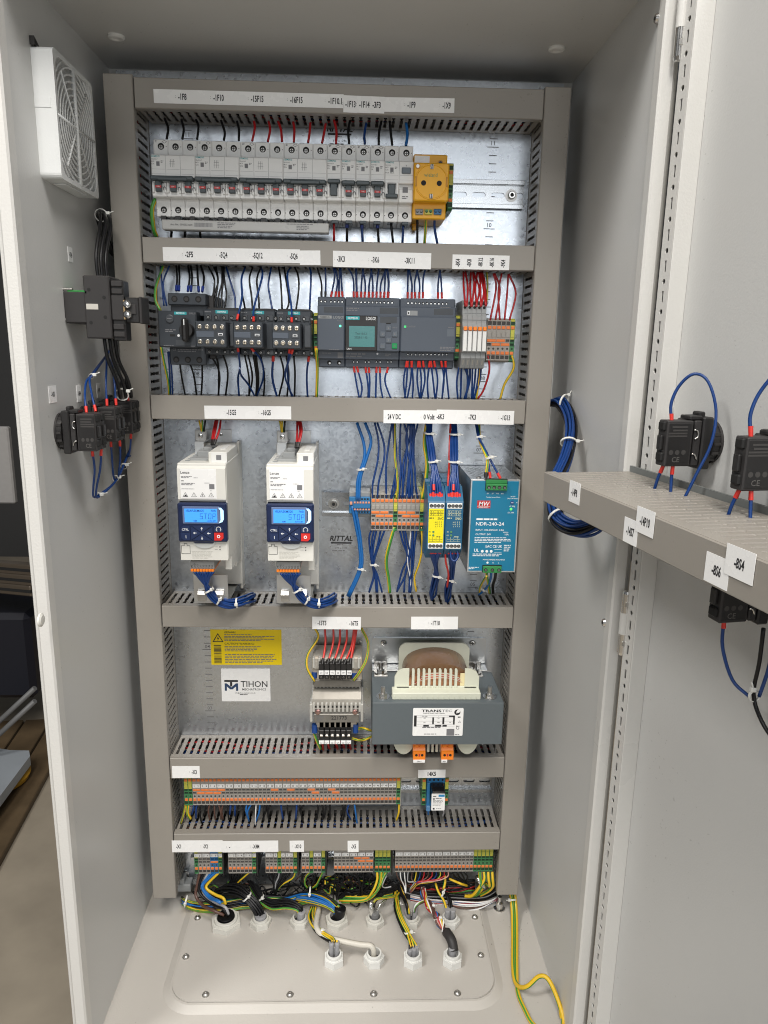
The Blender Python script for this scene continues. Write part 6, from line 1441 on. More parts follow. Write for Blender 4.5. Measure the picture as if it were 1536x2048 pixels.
def flush(where, group, alike=False, stuff=False):
    if stuff:
        mb = MB()
        for col, pts, r, fs, fe, sub in BATCH: mb.tube(pts, r, CM_[col][0], 6, sub, CM_[col][1])
        solo('wire_tangle', mb, where, None, BATCH[0][1][0], kind='stuff'); BATCH.clear(); return
    if alike:
        t = thing('wire_bundle', where, 'wire bundle', BATCH[0][1][0], 'tied wire bundles')
        for col, pts, r, fs, fe, sub in BATCH:
            mt, mt2, nm = CM_[col]; mb = MB(); mb.tube(pts, r, mt, 8 if mt2 else 6, sub, mt2); o = part('wire', mb, t)
            for f, a, b in ((fs, 0, 1), (fe, -1, -2)):
                if f: d = (pts[b] - pts[a]).normalized(); m2 = MB(); m2.cyl(pts[a] - d * .5, d, r * 1.2, r * 1.3, 4.5 if r > 1.52 else 8, FR[f], 8); part('ferrule', m2, o)
        BATCH.clear(); return
    cnt = {}; tot = {}
    for b in BATCH: tot[b[0]] = tot.get(b[0], 0) + 1
    for col, pts, r, fs, fe, sub in sorted(BATCH, key=lambda b: b[1][0][0]):
        mt, mt2, nm = CM_[col]; cnt[col] = cnt.get(col, 0) + 1
        if alike and tot[col] > 1: lb = 'one of the %s wires %s' % (nm, where)
        elif tot[col] == 1: lb = '%s wire %s' % (nm, where)
        else: lb = '%s %s wire from the left %s' % (ORD[cnt[col] - 1], nm, where)
        mb = MB(); mb.tube(pts, r, mt, 8 if mt2 else 6, sub, mt2)
        o = solo('wire', mb, lb, 'wire', pts[0], group)
        for f, a, b in ((fs, 0, 1), (fe, -1, -2)):
            if f:
                d = (pts[b] - pts[a]).normalized(); m2 = MB(); m2.cyl(pts[a] - d * .5, d, r * 1.2, r * 1.35, 8.0 if r < 1.85 else 7, FR[f], 8); part('ferrule', m2, o)
    BATCH.clear()
def many(z, Y, txt, r=1.35, **k):
    for ln in txt.strip().split('\n'):
        for it in ln.split(';'):
            it = it.strip()
            if not it: continue
            c, p = it.split(' ', 1); rr = r; kk = dict(k)
            if ':' in c:
                c, o = c.split(':')
                for q in o.split('/'):
                    if q[0] in 'se': kk['f' + q[0]] = q[1]
                    else: rr = float(q)
            wire(z, c, p, Y, rr, **kk)
# --- row 1
many('A', (-38, -46), '''K 270,330 292,395 285,470; K 385,340 400,400 392,472; K 485,340 505,390 492,474; K 655,345 678,420 675,480; K 765,350 780,410 777,482
R 880,350 885,400 868,486; R 980,350 990,410 975,490; R 1045,350 1065,410 1072,490; R 1148,355 1158,410 1152,494; R 1265,360 1260,420 1250,496; R 1370,365 1355,430 1345,499; R 1425,335 1440,420 1440,507''', 1.7)
many('B', (-38, -46), '''K 280,280 272,340 275,412; B 370,296 362,360 362,414; K 455,285 440,350 440,417; K 500,276 505,350 515,420; L:2 593,296 598,360 592,422''', 1.7)
flush('above the breaker row', 'wires above the breaker row')
many('B', (-44, -40), '''R 190,846 190,958; K:1.8/sb 263,846 262,962; B:1.8/sb 345,850 350,964; K:1.8/sb 432,848 440,966; K 508,850 520,968; B 578,852 572,968''', 1.7)
many('B', (-52, -40), '''K 655,800 658,880 655,972; Y:2 705,800 703,880 695,972; B 755,800 752,880 768,974''', 1.7)
many('A', (-44, -36), 'K 318,1096 315,1142; K 410,1100 408,1145; K 512,1104 515,1148', 1.7)
flush('below the breaker row', 'wires below the breaker row')
many('A', (-48, -50, -46, -40), 'Y:3 208,880 186,960 200,1080 215,1135'); flush('looping thickly at the left end of the breaker row', 'thick earth wires')
# --- row 2 left, top
many('C', (-40, -50), '''B 150,262 160,400 175,555; B 215,262 182,350 170,420 195,556; Y:2.2 170,262 120,420 118,520 150,590''', 1.4)
many('C', (-40, -66), '''K:1.6/eb 265,262 272,350 266,442; K:1.6/eb 285,262 290,350 285,442; K:1.6/eb 352,262 366,350 350,446; K:1.6/eb 370,262 378,350 372,446; K:1.6/eb 418,262 424,340 430,450; K:1.6/eb 445,262 466,350 456,450''')
many('C', (-40, -58), '''K 500,268 540,360 530,480 500,578; K 540,268 570,350 560,480 525,578; K 555,268 568,380 545,480 540,578; K 600,268 600,380 575,480 565,580; K 615,268 612,380 595,480 598,580; K 605,268 625,400 630,480 618,580
B 630,268 665,390 690,490 698,583; K 748,475 760,520 770,583; K 825,270 800,360 815,490 825,598; K 885,270 858,360 865,490 872,588
B 960,270 935,400 950,490 968,588; K 1015,270 1035,400 1040,592; K 1055,270 1065,360 1090,520 1070,593; K 1130,270 1160,340 1160,440 1140,593; B 1240,270 1248,340 1240,598''', 1.5)
many('C', (-40, -60, -84, -104), '''B:1.5/er 770,270 745,360 750,490 710,655; B:1.5/er 885,270 892,340 832,560 830,668; B:1.5/er 1105,270 1075,340 1108,560 1110,675''')
flush('above the motor switch and contactors', 'wires above the contactors')
# --- row 2 left, bottom
many('C', (-60, -40), '''Y:1.9 155,855 170,960 205,1100 215,1210; B 205,890 215,1040 222,1214; B 218,890 235,1050 238,1214
K 292,980 305,1080 332,1214; K 370,985 400,1080 415,1216; K 455,990 455,1100 448,1214''', 1.5)
many('C', (-58, -48, -40), '''K 510,900 578,1040 572,1216; K 545,900 575,1000 575,1218; K 605,900 640,1040 625,1220; K 765,908 800,1080 798,1222; K 790,908 825,1080 795,1222; K:2 830,908 858,1080 850,1222; K:2 845,908 862,1080 852,1222; K 880,910 912,1060 905,1222
K 1025,918 1050,1050 1015,1222; K 1125,920 1136,1050 1130,1224; K 1070,918 1085,1060 1075,1222''', 1.5)
many('C', (-104, -74, -50, -40), '''B:1.5/sr 715,858 735,1000 718,1080 725,1222; B:1.5/sr 815,864 890,960 905,1080 850,1222; B 727,1010 745,1070 790,1130 845,1222; B:1.5/sr 1095,870 1075,1000 1090,1130 1112,1222; B:1.5/sr 1118,872 1060,1050 1085,1150 1122,1222''', 1.5)
many('C', (-66, -48, -40), '''B:1.9/sr 975,920 970,1080 1003,1222; B:1.6/sr 1235,925 1222,1060 1226,1226; Y:2.4 1288,870 1300,1020 1292,1226''')
flush('below the motor switch and contactors', 'wires below the contactors')
# --- row 2 right, top
many('D', (-38, -36), '''K:1.4/ek 105,228 130,330 132,414; B:1.4/ek 155,228 160,320 156,414
B:1.4/er 205,228 210,290 190,414; B:1.4/er 215,230 230,310 217,414; B:1.4/er 245,230 240,330 238,414; B:1.4/er 250,230 255,330 262,414
B:1.4/er 295,230 325,300 330,414; B:1.8/er 345,232 350,330 350,416; B:1.4/er 390,232 375,330 376,416; B:1.4/er 383,232 400,330 397,416; B:1.4/er 442,234 425,330 422,416; B:1.4/er 436,234 450,330 446,416; B:1.4/er 485,234 470,330 470,416; B:1.4/er 530,236 497,330 494,416; B:1.4/er 525,236 520,330 517,416; B:1.8/er 535,236 546,320 541,416
B:1.4/er 664,240 665,330 661,418; B:1.4/er 670,240 686,330 686,418; B:1.4/er 722,242 704,330 708,418; B:1.4/er 718,242 735,330 733,418; B:1.4/er 770,242 754,310 755,418; B:1.4/er 860,246 848,330 848,420; B:1.4/er 860,246 870,330 872,420''')
flush('above the logic modules', 'wires above the logic modules')
many('D', (-40, -54, -72), '''R 1005,256 1004,340 1016,468; R 1016,256 1028,350 1024,468; R 1050,258 1042,350 1052,470; R 1062,258 1072,340 1056,470; R 1064,258 1100,360 1082,470; R 1090,258 1078,360 1086,470; R 1100,258 1108,340 1110,470; R 1118,258 1135,340 1114,468; R 1108,258 1124,350 1142,466; R 1120,258 1138,360 1144,466''', 1.5)
wire('D', 'Y', '1146,258 1153,340 1146,445', (-36, -36, -40), 1.5)
flush('above the five slim relays', 'wires above the slim relays')
many('D', (-40, -40, -47), '''R 1188,266 1203,360 1168,556; R 1195,266 1225,370 1200,556; R 1240,266 1222,380 1228,556; R 1280,270 1272,400 1256,556; R 1282,270 1328,390 1286,558''', 1.5)
flush('above the terminals beside the slim relays', 'wires above the short terminal group')
# --- row 2 right, bottom
many('D', (-40, -38), '''B:1.4/sr 330,840 345,950 365,1034; B:1.4/sr 350,840 380,960 372,1034; B:1.5/sr 402,842 418,960 418,1034; B:1.4/sr 424,842 428,940 425,1034; B:1.5/sr 470,842 464,960 465,1036; B:1.4/sr 490,842 495,960 510,1036; B:1.4/sr 540,844 524,930 558,1036''')
many('D', (-52, -44, -38), '''B:1.4/sr 656,808 636,930 648,1038; B:1.4/sr 662,808 655,930 643,1038; B:1.4/sr 684,808 697,930 690,1038; B:1.4/sr 688,808 680,930 658,1038; B:1.4/sr 727,808 720,920 735,1038; B:1.4/sr 734,808 743,930 738,1038; B:1.4/sr 756,808 768,920 744,1038; B:1.4/sr 797,808 783,930 788,1038; B:1.4/sr 804,808 814,920 830,1038; B:1.4/sr 824,808 842,920 834,1038; B:1.4/sr 868,808 882,920 872,1038; B:1.4/sr 893,808 906,930 915,1038; B:1.4/sr 896,808 886,920 873,1038''')
flush('below the logic modules', 'wires below the logic modules')
many('D', (-52, -42), '''B 977,842 966,940 970,1038; B 992,842 986,940 986,1038; B:1.7 1012,842 1036,930 1015,1038; B 1025,842 1031,940 1020,1038; B:1.7 1045,842 1044,930 1010,1038; B 1060,842 1060,940 1055,1038; B 1080,842 1074,940 1060,1038; B 1100,842 1094,930 1070,1038; B 1114,842 1100,940 1064,1038; Y 1102,850 1096,940 1084,1038''', 1.5)
flush('below the five slim relays', 'wires below the slim relays')
many('D', (-46, -46, -42, -40), 'R 1152,756 1160,860 1130,980 1092,1038; Y:1.9 1298,752 1312,850 1260,950 1230,1040', 1.6)
flush('curving below the terminals beside the slim relays', 'wires below the short terminal group')
# --- row 3 drives
many('E', (-36, -37), '''Y 405,226 425,312; Y 430,226 428,312; K 452,226 440,312; Y 1010,230 1024,318; Y 1028,230 1030,318; K 1048,230 1042,318''', 1.5)
flush('in the earth clamps above the motor drives', 'earth wires of the drives')
many('E', (-40, -56, -70), '''R:1.6/ek 530,222 505,330 500,408; R:1.6/ek 545,222 520,330 508,408; R:1.6/ek 568,222 555,310 518,408; R:1.6/ek 1140,228 1142,330 1130,430; R:1.6/ek 1152,228 1160,320 1138,430; R:1.6/ek 1166,228 1172,310 1146,430''')
flush('entering the tops of the motor drives', 'red wires into the drives')
def offs(i, n, r): a = i * 2.39996; q = r * math.sqrt((i + .5) / n); return Vector((q * math.cos(a), q * math.sin(a) * .7, q * math.sin(a)))
for dx, yy, nm in ((0, 0, 'left'), (648, 12, 'right')):
    for i in range(8):
        x = 369 + i * 20.6 + dx * (1 - .0)
        cl = [ZP('E', x * 1.0, 1362 + yy, -116), ZP('E', 415 + dx + i * 9, 1420 + yy * .6, -112), ZP('E', 478 + dx * 1.02, 1500, -104), ZP('E', 550 + dx * 1.02, 1575, -98), ZP('E', 640 + dx * 1.02, 1603, -92), ZP('E', 735 + dx * 1.0, 1582, -80), ZP('E', 815 + dx * .94, 1545 + (i % 3) * 10, -58 + i), ZP('E', 790 + dx * .94 + i * 3, 1570, -44)]
        for j, f in ((2, .8), (3, .9), (4, 1), (5, 1.1), (6, .8)): cl[j] = cl[j] + offs(i, 8, 5.4 * f)
        wire3('B', cl, 1.55)
    flush('tied bundle of blue wires curving from the bottom of the %s motor drive' % nm, 'x', True)
# --- row 3 right, top
many('F', (-40, -46, -46), '''L:2.2 300,208 345,380 300,702; L:2.2 352,208 385,330 312,706'''.replace('345,380 300,702', '345,330 346,430 308,560 300,702').replace('385,330 312,706', '390,320 365,430 322,560 312,706') if False else '', 2)
many('F', (-40, -44, -46, -48, -48), 'L:2.3 300,208 344,330 345,430 308,570 300,704; L:2.3 352,208 391,320 368,430 322,570 313,706')
many('F', (-40, -42, -46, -48, -47), '''B 414,208 440,330 435,450 402,600 400,694; B 430,208 470,340 476,450 442,590 431,694; B 525,208 500,370 490,480 489,590 489,694; B 528,208 548,420 546,520 530,640 518,694; B 540,208 556,420 554,520 540,640 524,694; B 580,208 574,400 582,500 578,600 572,694; B 600,208 622,300 616,450 598,600 587,694
B 640,208 640,400 630,500 622,600 612,694; B 650,208 645,330 640,480 634,600 628,694; B 664,208 612,400 596,500 592,600 596,694; B 692,208 650,380 632,520 636,620 634,694; B 662,208 655,380 650,480 655,600 656,694; B 668,208 664,420 672,520 680,620 690,696
B 630,208 612,330 640,480 650,600 644,694''', 1.5)
many('F', (-40, -42, -46, -48, -47), 'Y 545,208 540,400 556,520 562,620 553,694; Y:2.9 748,208 735,340 752,470 738,600 719,694', 1.6)
flush('above the mid height terminals', 'wires above the mid height terminals')
for i in range(7):
    ex = (770, 788, 802, 822, 836, 848, 793)[i]; ey = (700, 690, 700, 700, 690, 700, 640)[i]
    cl = [ZP('F', 742 + i * 7, 208, -42), ZP('F', 762, 275, -50), ZP('F', 775, 370, -66), ZP('F', 786, 455, -82), ZP('F', (770 + ex * 2) / 3 + 6, 580, -98), ZP('F', ex, ey, -104)]
    for j, f in ((1, .8), (2, 1), (3, .9)): cl[j] += offs(i, 7, 5.2 * f)
    wire3('B', cl, 1.5, fe='r')
flush('tied bundle of blue wires above the yellow fronted safety relay', 'x', True)
for i in range(7):
    ex = (886, 903, 912, 930, 944, 960, 918)[i]; ey = (700, 694, 690, 694, 690, 700, 640)[i]
    cl = [ZP('F', 897 + i * 7, 208, -42), ZP('F', 923, 280, -50), ZP('F', 922, 370, -66), ZP('F', 923, 458, -82), ZP('F', (922 + ex * 2) / 3, 580, -98), ZP('F', ex, ey, -104)]
    for j, f in ((1, .8), (2, 1), (3, .9)): cl[j] += offs(i, 7, 5.4 * f)
    wire3('B', cl, 1.5, fe='r')
many('F', (-42, -52, -70, -84, -92), 'r:1.6/er 900,208 896,330 890,480 884,560 882,650')
flush('tied bundle of blue wires and one red above the all blue safety relay', 'x', True)
many('F', (-40, -60, -90, -108, -114), 'B:1.6/er 1060,208 1076,300 1112,370 1140,450 1154,562; B:1.6/er 1068,208 1084,310 1125,380 1165,470 1218,564; Y:2.1/ek 1082,208 1086,320 1108,380 1135,450 1125,560')
flush('above the teal power supply', 'wires above the power supply')
# --- row 3 right, bottom
many('F', (-48, -46, -44, -42, -40), 'L:2.3 268,742 295,870 318,1000 316,1140 240,1318; L:2.3 288,750 308,870 326,1000 326,1140 252,1322')
many('F', (-46, -44, -40, -36, -36), '''B 402,876 380,950 394,1110 412,1180 378,1296; B 414,876 396,980 398,1110 425,1190 432,1296; B 430,876 406,1000 404,1112 428,1180 462,1296; B 456,876 432,980 402,1112 410,1190 378,1292; B 486,876 436,1010 406,1114 418,1180 424,1296
B 570,876 590,970 622,1070 588,1160 556,1294; B 590,876 610,980 630,1080 636,1180 640,1296; B 603,876 620,960 640,1060 608,1180 602,1296; B 655,876 652,980 640,1080 610,1190 556,1290; B 686,876 672,1000 658,1140 640,1220 634,1296; B 660,876 660,1000 650,1100 650,1200 642,1298
W:1 634,876 645,930 622,1090 642,1220 641,1312''', 1.5)
many('F', (-46, -44, -40, -36, -36), 'Y:2.7 540,876 500,1020 490,1100 498,1200 510,1298; Y:1.6 712,876 717,1000 700,1110 668,1200 680,1290')
flush('below the mid height terminals', 'wires below the mid height terminals')
for i in range(7):
    sx = (768, 786, 805, 824, 842, 778, 835)[i]
    cl = [ZP('F', sx, 1018, -104), ZP('F', (sx + 805) / 2 - 6, 1080, -96), ZP('F', 808, 1180, -72), ZP('F', 795, 1240, -58), ZP('F', 772 + i * 4, 1300, -46), ZP('F', 778, 1345, -38)]
    for j, f in ((2, .8), (3, 1), (4, .8)): cl[j] += offs(i, 7, 4.6 * f)
    wire3('B', cl, 1.5, fs='r')
flush('tied bundle of blue wires below the yellow fronted safety relay', 'x', True)
for i in range(7):
    sx = (886, 900, 914, 932, 950, 960, 925)[i]
    cl = [ZP('F', sx, 1018, -104), ZP('F', (sx + 900) / 2, 1090, -96), ZP('F', 902, 1190, -72), ZP('F', 884, 1260, -58), ZP('F', 868 + i * 3, 1320, -46), ZP('F', 872, 1370, -38)]
    for j, f in ((2, .8), (3, 1), (4, .8)): cl[j] += offs(i, 7, 4.8 * f)
    wire3('B', cl, 1.5, fs='r')
many('F', (-100, -96, -84, -70), 'r 866,1024 872,1100 886,1180 878,1260', 1.5); many('F', (-106, -110, -112, -110, -106), 'B 898,1020 904,1080 928,1098 950,1070 940,1020', 1.4)
flush('tied bundle of blue wires and one red below the all blue safety relay', 'x', True)
many('F', (-112, -90, -60, -44), 'Y:2 1128,1162 1134,1220 1142,1262 1150,1300; L:1.8 1162,1164 1155,1220 1125,1270 1080,1310; K:2.2 1190,1164 1184,1210 1172,1250 1172,1300; Y:1.6 1130,1190 1112,1220 1090,1262 1085,1300')
flush('below the teal power supply', 'wires below the power supply')
# --- row 4 chokes
many('H', (-42, -48, -66), '''r:1.7/ek 187,238 190,330 172,462; r:1.7/ek 240,238 236,330 205,462; r:1.7/ek 283,238 276,340 240,462; r:1.7/ek 325,238 322,330 275,464; r:1.7/ek 370,238 352,350 310,464; r:1.7/ek 388,238 372,350 345,464; r:1.7/ek 378,238 366,330 346,462''')
flush('above the upper choke', 'red wires of the upper choke')
many('H', (-42, -40, -50, -56, -56), 'Y:1.9 123,236 146,300 84,400 76,490 122,572; Y:2.2 414,236 455,330 450,430 410,510 366,566')
many('H', (-56, -56, -52), 'Y:2.1 118,894 140,950 160,996'); many('H', (-58, -58, -70, -40), 'Y:2 366,892 410,870 450,872 500,890; Y:2 358,930 400,942 450,930 500,905')
flush('beside the two chokes', 'earth wires of the chokes')
many('H', (-60, -50, -36), 'R 170,950 174,985 182,1018; R 205,950 214,980 224,1004; R 248,950 262,980 268,1006; R 290,950 306,970 312,996; R 340,950 348,980 354,1014', 1.7)
flush('under the lower choke', 'red wires under the lower choke')
mb = MB(); mb.cyl(ZP('H', 122, 548, -52), (0, 0, 1), 4, 4, 8, MATS['blue_sleeve'], 12); solo('earth_sleeve', mb, 'dark blue sleeve at the left foot of the upper choke', 'sleeve')
mb = MB(); mb.cyl(ZP('H', 372, 552, -52), (0, 0, 1), 4, 4, 8, MATS['blue_sleeve'], 12); solo('earth_sleeve', mb, 'dark blue sleeve at the right foot of the upper choke', 'sleeve')
# --- row 5
many('S', (-44, -46, -42), '''Y:1.5 132,402 105,520 72,660; Y:2.6 165,402 158,520 190,600; B:1.7 232,402 222,480 205,545; B:1.7 275,402 264,500 258,595; K 325,402 296,510 326,648; K 380,402 376,470 350,560; N 430,402 416,500 428,620; N 485,402 480,530 496,608; N 530,402 558,520 566,604; N 596,402 570,500 590,604; K 640,402 650,500 660,610; B:1.7 686,402 676,480 670,545; B:1.7 740,402 738,480 738,565
K 785,402 768,510 740,625; K 836,402 838,500 834,606; L 886,402 870,500 910,626; L 946,402 890,510 904,614; W:1 998,402 992,560 986,690; L 1046,402 1030,530 985,648; K 1100,402 1110,500 1076,614; K 1140,402 1128,490 1156,614; K 1186,402 1145,510 1150,624; B:1.7 1300,402 1312,500 1326,604; K 1386,402 1388,500 1402,604; B:1.7 1496,402 1490,500 1484,604''', 1.5)
many('T', (-44, -46, -42), '''K 130,402 120,480 166,648; K 182,402 140,500 150,604; K 336,402 346,500 328,606; K 390,402 412,500 404,606; K 440,402 430,530 406,604; K 490,402 488,500 490,604; K 640,402 648,500 656,606; K 686,402 672,500 664,566; B 730,402 708,510 746,606; L 790,402 806,540 826,666; Y:1.7 1340,402 1332,520 1306,616''', 1.5)
flush('below the long numbered terminal strip', 'wires below the long strip')
many('J', (-50, -50, -46), 'G:1.3 858,488 862,505 856,532; L:1.5 756,480 752,500 756,520'); flush('under the plug in relay', 'wires under the plug in relay')
# --- row 6: harness to the glands
def Wp(z, px, py, Y): return ZP(z, px, py, Y)
def gp_(g, dx=0, dy=0, z=2): return Vector((g[0] + dx, g[1] + dy, z))
many('U', (-45, -48, -54, -66, -80, -82), 'N:2.6 185,322 152,480 138,620 210,745 340,806 480,862; K:2.6 240,322 184,480 196,600 340,730 470,790 530,868; G:2.4 292,322 222,480 240,610 380,715 500,765 536,850; L:2.2 342,322 216,470 210,540 300,640 390,685 440,716; L:2.4 392,322 236,470 230,540 320,640 400,690 444,712')
many('U', (-45, -46, -50, -56, -62, -66), 'Y:2.6 432,322 290,460 264,540 370,615 470,660 500,730')
flush('running thickly into the widest gland', 'supply cable wires')
for i in range(6):
    wire3('K' if i < 5 else 'Y', [Wp('U', 556 + i * 50, 322, -45), Wp('U', 560 + i * 22, 420 + i * 4, -42), Wp('U', 520 + i * 14, 505 + i * 3, -40), Wp('U', 420 + i * 8, 560, -40 + i * 2)], 1.5)
flush('loose bundle of black wires under the second bottom terminal group', 'x', True)
for i in range(13):
    cl = [Wp('U', 380, 600 + i, -36), Wp('U', 520, 560, -48), Wp('U', 660, 570, -58), Wp('U', 770, 640, -68), Wp('U', 880, 760, -76), gp_(g2, 0, 0, 3)]
    for j, f in ((0, 1), (1, 1.2), (2, 1.1), (3, .8), (4, .95), (5, .9)): cl[j] += offs(i, 13, 7.2 * f)
    wire3('K', cl, 1.6)
flush('thick tied bundle of black wires arching into the second rear gland', 'x', True)
for i in range(9):
    cl = [Wp('U', 770 + i * 3, 440, -30), Wp('U', 850, 520, -40), Wp('U', 930, 650, -56), Wp('U', 1080, 730, -66), Wp('U', 1260, 720, -72), Wp('U', 1390, 760, -78), gp_(g3, 1, 0, 10)]
    for j, f in ((1, 1), (2, .8), (3, 1.1), (4, 1.1), (5, .8), (6, .7)): cl[j] += offs(i, 9, 5.6 * f)
    wire3('K' if i != 7 else 'Y', cl, 1.6)
flush('tied bundle of black wires dipping into the third rear gland', 'x', True)
for i, c in enumerate('KYKYLKKYKLY'):
    cl = [Wp('U', -40, 640 + i * 8, -24), Wp('U', 30, 690 + i * 5, -44), Wp('U', 200, 735 + i * 3, -52), Wp('U', 480, 735, -54), Wp('U', 700, 700, -50), Wp('U', 980, 690, -46), Wp('U', 1250, 690, -46), Wp('V', 130, 790, -50), Wp('V', 420, 860, -64), gp_(g4, 2, 1, 12)]
    for j, f in ((1, .5), (2, .8), (3, 1.2), (4, 1.1), (5, 1.1), (6, 1), (7, 1.1), (8, 1.0), (9, .8)): cl[j] += offs(i, 11, 7.0 * f)
    wire3(c, cl, 1.7)
flush('long mixed harness from under the left vertical duct to the middle gland', 'x', True)
for i, c in enumerate('LLYLY'):
    cl = [Wp('V', -60, 800 + i * 8, -52), Wp('V', 150, 820 + i * 14, -58), Wp('V', 380, 900 + i * 10, -66), Wp('V', 520 - i * 8, 1000, -76), gp_(g4, -3 + i, -2, 6)]
    wire3(c, cl, 1.8)
flush('draped into the front of the middle gland', 'wires into the middle gland')
# wires of the centre groups, hanging and looping
many('U', (-45, -44, -42, -40), 'K 1012,322 1050,420 1084,480 1090,580; K 1062,322 1080,400 1096,480 1098,580; K 1112,322 1094,420 1090,500 1094,590; G:1.5 1160,322 1150,400 1120,470 1110,540; K 1212,322 1180,420 1130,500 1100,590; K 1262,322 1210,430 1140,520 1106,600; K 1310,322 1240,430 1150,530 1110,610; Y:1.8 1362,322 1320,400 1200,480 1130,560', 1.5)
flush('bundle of wires gathering under the bottom terminals of label X4M', 'x', True)
many('V', (-45, -44, -44, -42), 'K 50,402 30,480 25,560 40,640; K 112,402 55,480 50,580 70,660; Y:1.8 178,402 90,480 66,590 110,660; K 240,402 215,500 190,580 160,660; K 300,402 250,480 200,580 170,670; Y:1.8 362,402 310,490 250,600 190,660', 1.5)
flush('tied bundle of wires under the bottom terminals of label X10', 'x', True)
many('V', (-45, -46, -46, -40), 'K 542,402 530,560 505,700 512,830; K 606,402 580,560 562,690 560,830; K 668,402 655,560 610,700 560,840; K 732,402 760,510 800,590 830,690; K 800,402 870,510 915,640 910,850; K 862,402 900,510 940,660 925,800; K 978,402 965,560 950,760 1000,890; K 1100,402 1070,540 1050,620 960,720', 1.5)
many('V', (-44, -52, -58, -52), 'K 905,840 905,905 850,945 770,890; K 1000,880 1030,905 1050,870 1050,800', 1.5)
many('V', (-45, -50, -56, -54, -46), 'Y:2.2 1182,402 1180,540 1120,700 980,830 600,850; Y:2.2 1240,402 1225,560 1150,740 1000,860 640,880; Y:2.2 1285,402 1262,560 1180,720 1060,800 700,800; Y:1.6 1345,402 1290,500 1230,620 1120,760 900,800')
flush('under the bottom terminals of label X5', 'wires under the X5 group')
for i, c in enumerate('KKKKYKKKKKNKKY'):
    h = i * 16; cl = [Wp('V', 180 + h, 720 - i * 9, -26 - i), Wp('V', 420, 640 - i * 10 + rnd.uniform(-30, 60), -28), Wp('V', 700, 560 + rnd.uniform(-60, 90), -24), Wp('V', 980, 540 + rnd.uniform(-50, 140), -24), Wp('V', 1240, 520 + rnd.uniform(-30, 160), -26), Wp('V', 1440 + rnd.uniform(-20, 60), 640 + rnd.uniform(-60, 60), -30), Wp('V', 1480, 760 + rnd.uniform(-20, 60), -40)]
    wire3(c, cl, 1.7)
for i, c in enumerate('KKKKKYKKK'):
    cl = [Wp('V', 560 + i * 10, 820 + i * 4, -30), Wp('V', 740, 800 + rnd.uniform(-100, 70), -30), Wp('V', 960, 790 + rnd.uniform(-90, 80), -32), Wp('V', 1180, 700 + rnd.uniform(-60, 120), -34), Wp('V', 1400, 640 + rnd.uniform(-60, 120), -36), Wp('W', 150, 520 + rnd.uniform(-80, 50), -38)]
    wire3(c, cl, 1.7)
for i in range(60):
    z_ = rnd.choice('UVV'); x0 = rnd.uniform(250, 1300) if z_ == 'U' else rnd.uniform(0, 1100); y0 = rnd.uniform(470, 640); cl = [Wp(z_, x0 - 160, y0 + rnd.uniform(-20, 120), -24)]
    for k in range(1, 6): cl.append(Wp(z_, x0 - 160 + k * rnd.uniform(80, 120), y0 + rnd.uniform(-60, 140), rnd.uniform(-38, -22)))
    wire3('KKKKKKYKKN'[i % 10], cl, rnd.choice([.9, 1.1, 1.4]))
flush('dark tangle of wires behind the loops under the bottom terminals', 'x', stuff=True)
many('V', (-46, -60, -76, -80), 'Y:1.8 1470,720 1440,800 1200,830 1130,880; K 1400,660 1330,720 1180,860 1140,960; G:1.2 1330,470 1260,620 1300,660 1400,640', 1.5)
flush('at the foil screened cable', 'wires of the screened cable')
# right group: thin coloured cores
for i, c in enumerate('NWWGNYBRNRBYRPKKKK'):
    x = 133 + i * 47.2
    if i in (1, 2): cl = [Wp('W', x, 314, -45), Wp('W', x + 8, 400, -46), Wp('W', 225 if i == 1 else 246, 480, -44), Wp('W', 245, 570, -50)]
    elif c == 'K': cl = [Wp('W', x, 314, -45), Wp('W', x + 40, 380, -42), Wp('W', 950, 440, -38), Wp('W', 960 + i * 2, 470, -34)]
    elif i == 0: cl = [Wp('W', x, 314, -45), Wp('W', 150, 380, -46), Wp('W', 220, 480, -40), Wp('W', 240, 520, -36)]
    else: cl = [Wp('W', x, 314, -45), Wp('W', x - 6, 370, -46), Wp('W', min(x, 300 + (x - 300) * .75), 410 + (i % 4) * 8, -48), Wp('W', 330 + i * 6, 440 + (i % 3) * 10, -50), Wp('W', 290 + i * 3, 510 + i * 2, -46), Wp('W', 300, 560, -36)]
    wire3(c, cl, 1.0 if c != 'K' else 1.4)
flush('under the far right bottom terminals', 'thin cores of the right bottom group')
for i, (xa, xb, yb) in enumerate(((1120, 1080, 590), (1170, 1030, 600), (1218, 1190, 470), (1266, 1225, 540))):
    wire3('Y', [Wp('W', xa, 314, -45), Wp('W', xa + 6, 400, -50), Wp('W', (xa + xb) / 2 + 30, 480, -50), Wp('W', xb, yb, -42), Wp('W', xb - 110, 600, -34)], 2.6)
many('W', (-40, -44, -50, -40), 'Y:2.4 706,360 712,440 700,500 690,530; Y:2 760,400 830,430 900,460 970,480')
flush('hanging thickly at the right end of the bottom row', 'thick striped wires at bottom right')
many('W', (-40, -52, -66, -80), 'Y:2.2 596,450 636,550 700,660 732,780; K:2.2 650,560 710,560 752,660 770,790; K:2 660,560 735,570 776,670 796,790')
flush('arching into the rightmost rear gland', 'wires into the rightmost rear gland')
for i, c in enumerate('WPWLBWRNWPWGWB'):
    cl = [Wp('W', 1345, 590 + i * 3, -30), Wp('W', 1270, 650 + i * 2, -44), Wp('W', 1100, 680 + i * 5, -52), Wp('W', 900, 670 + i * 7, -52), Wp('W', 720, 660 + i * 5, -44), Wp('W', 500, 640 + i * 6, -38), Wp('W', 300, 600 + i * 8, -36)]
    cl[2] += offs(i, 14, 3); cl[3] += offs(i, 14, 4)
    wire3(c, cl, 1.1)
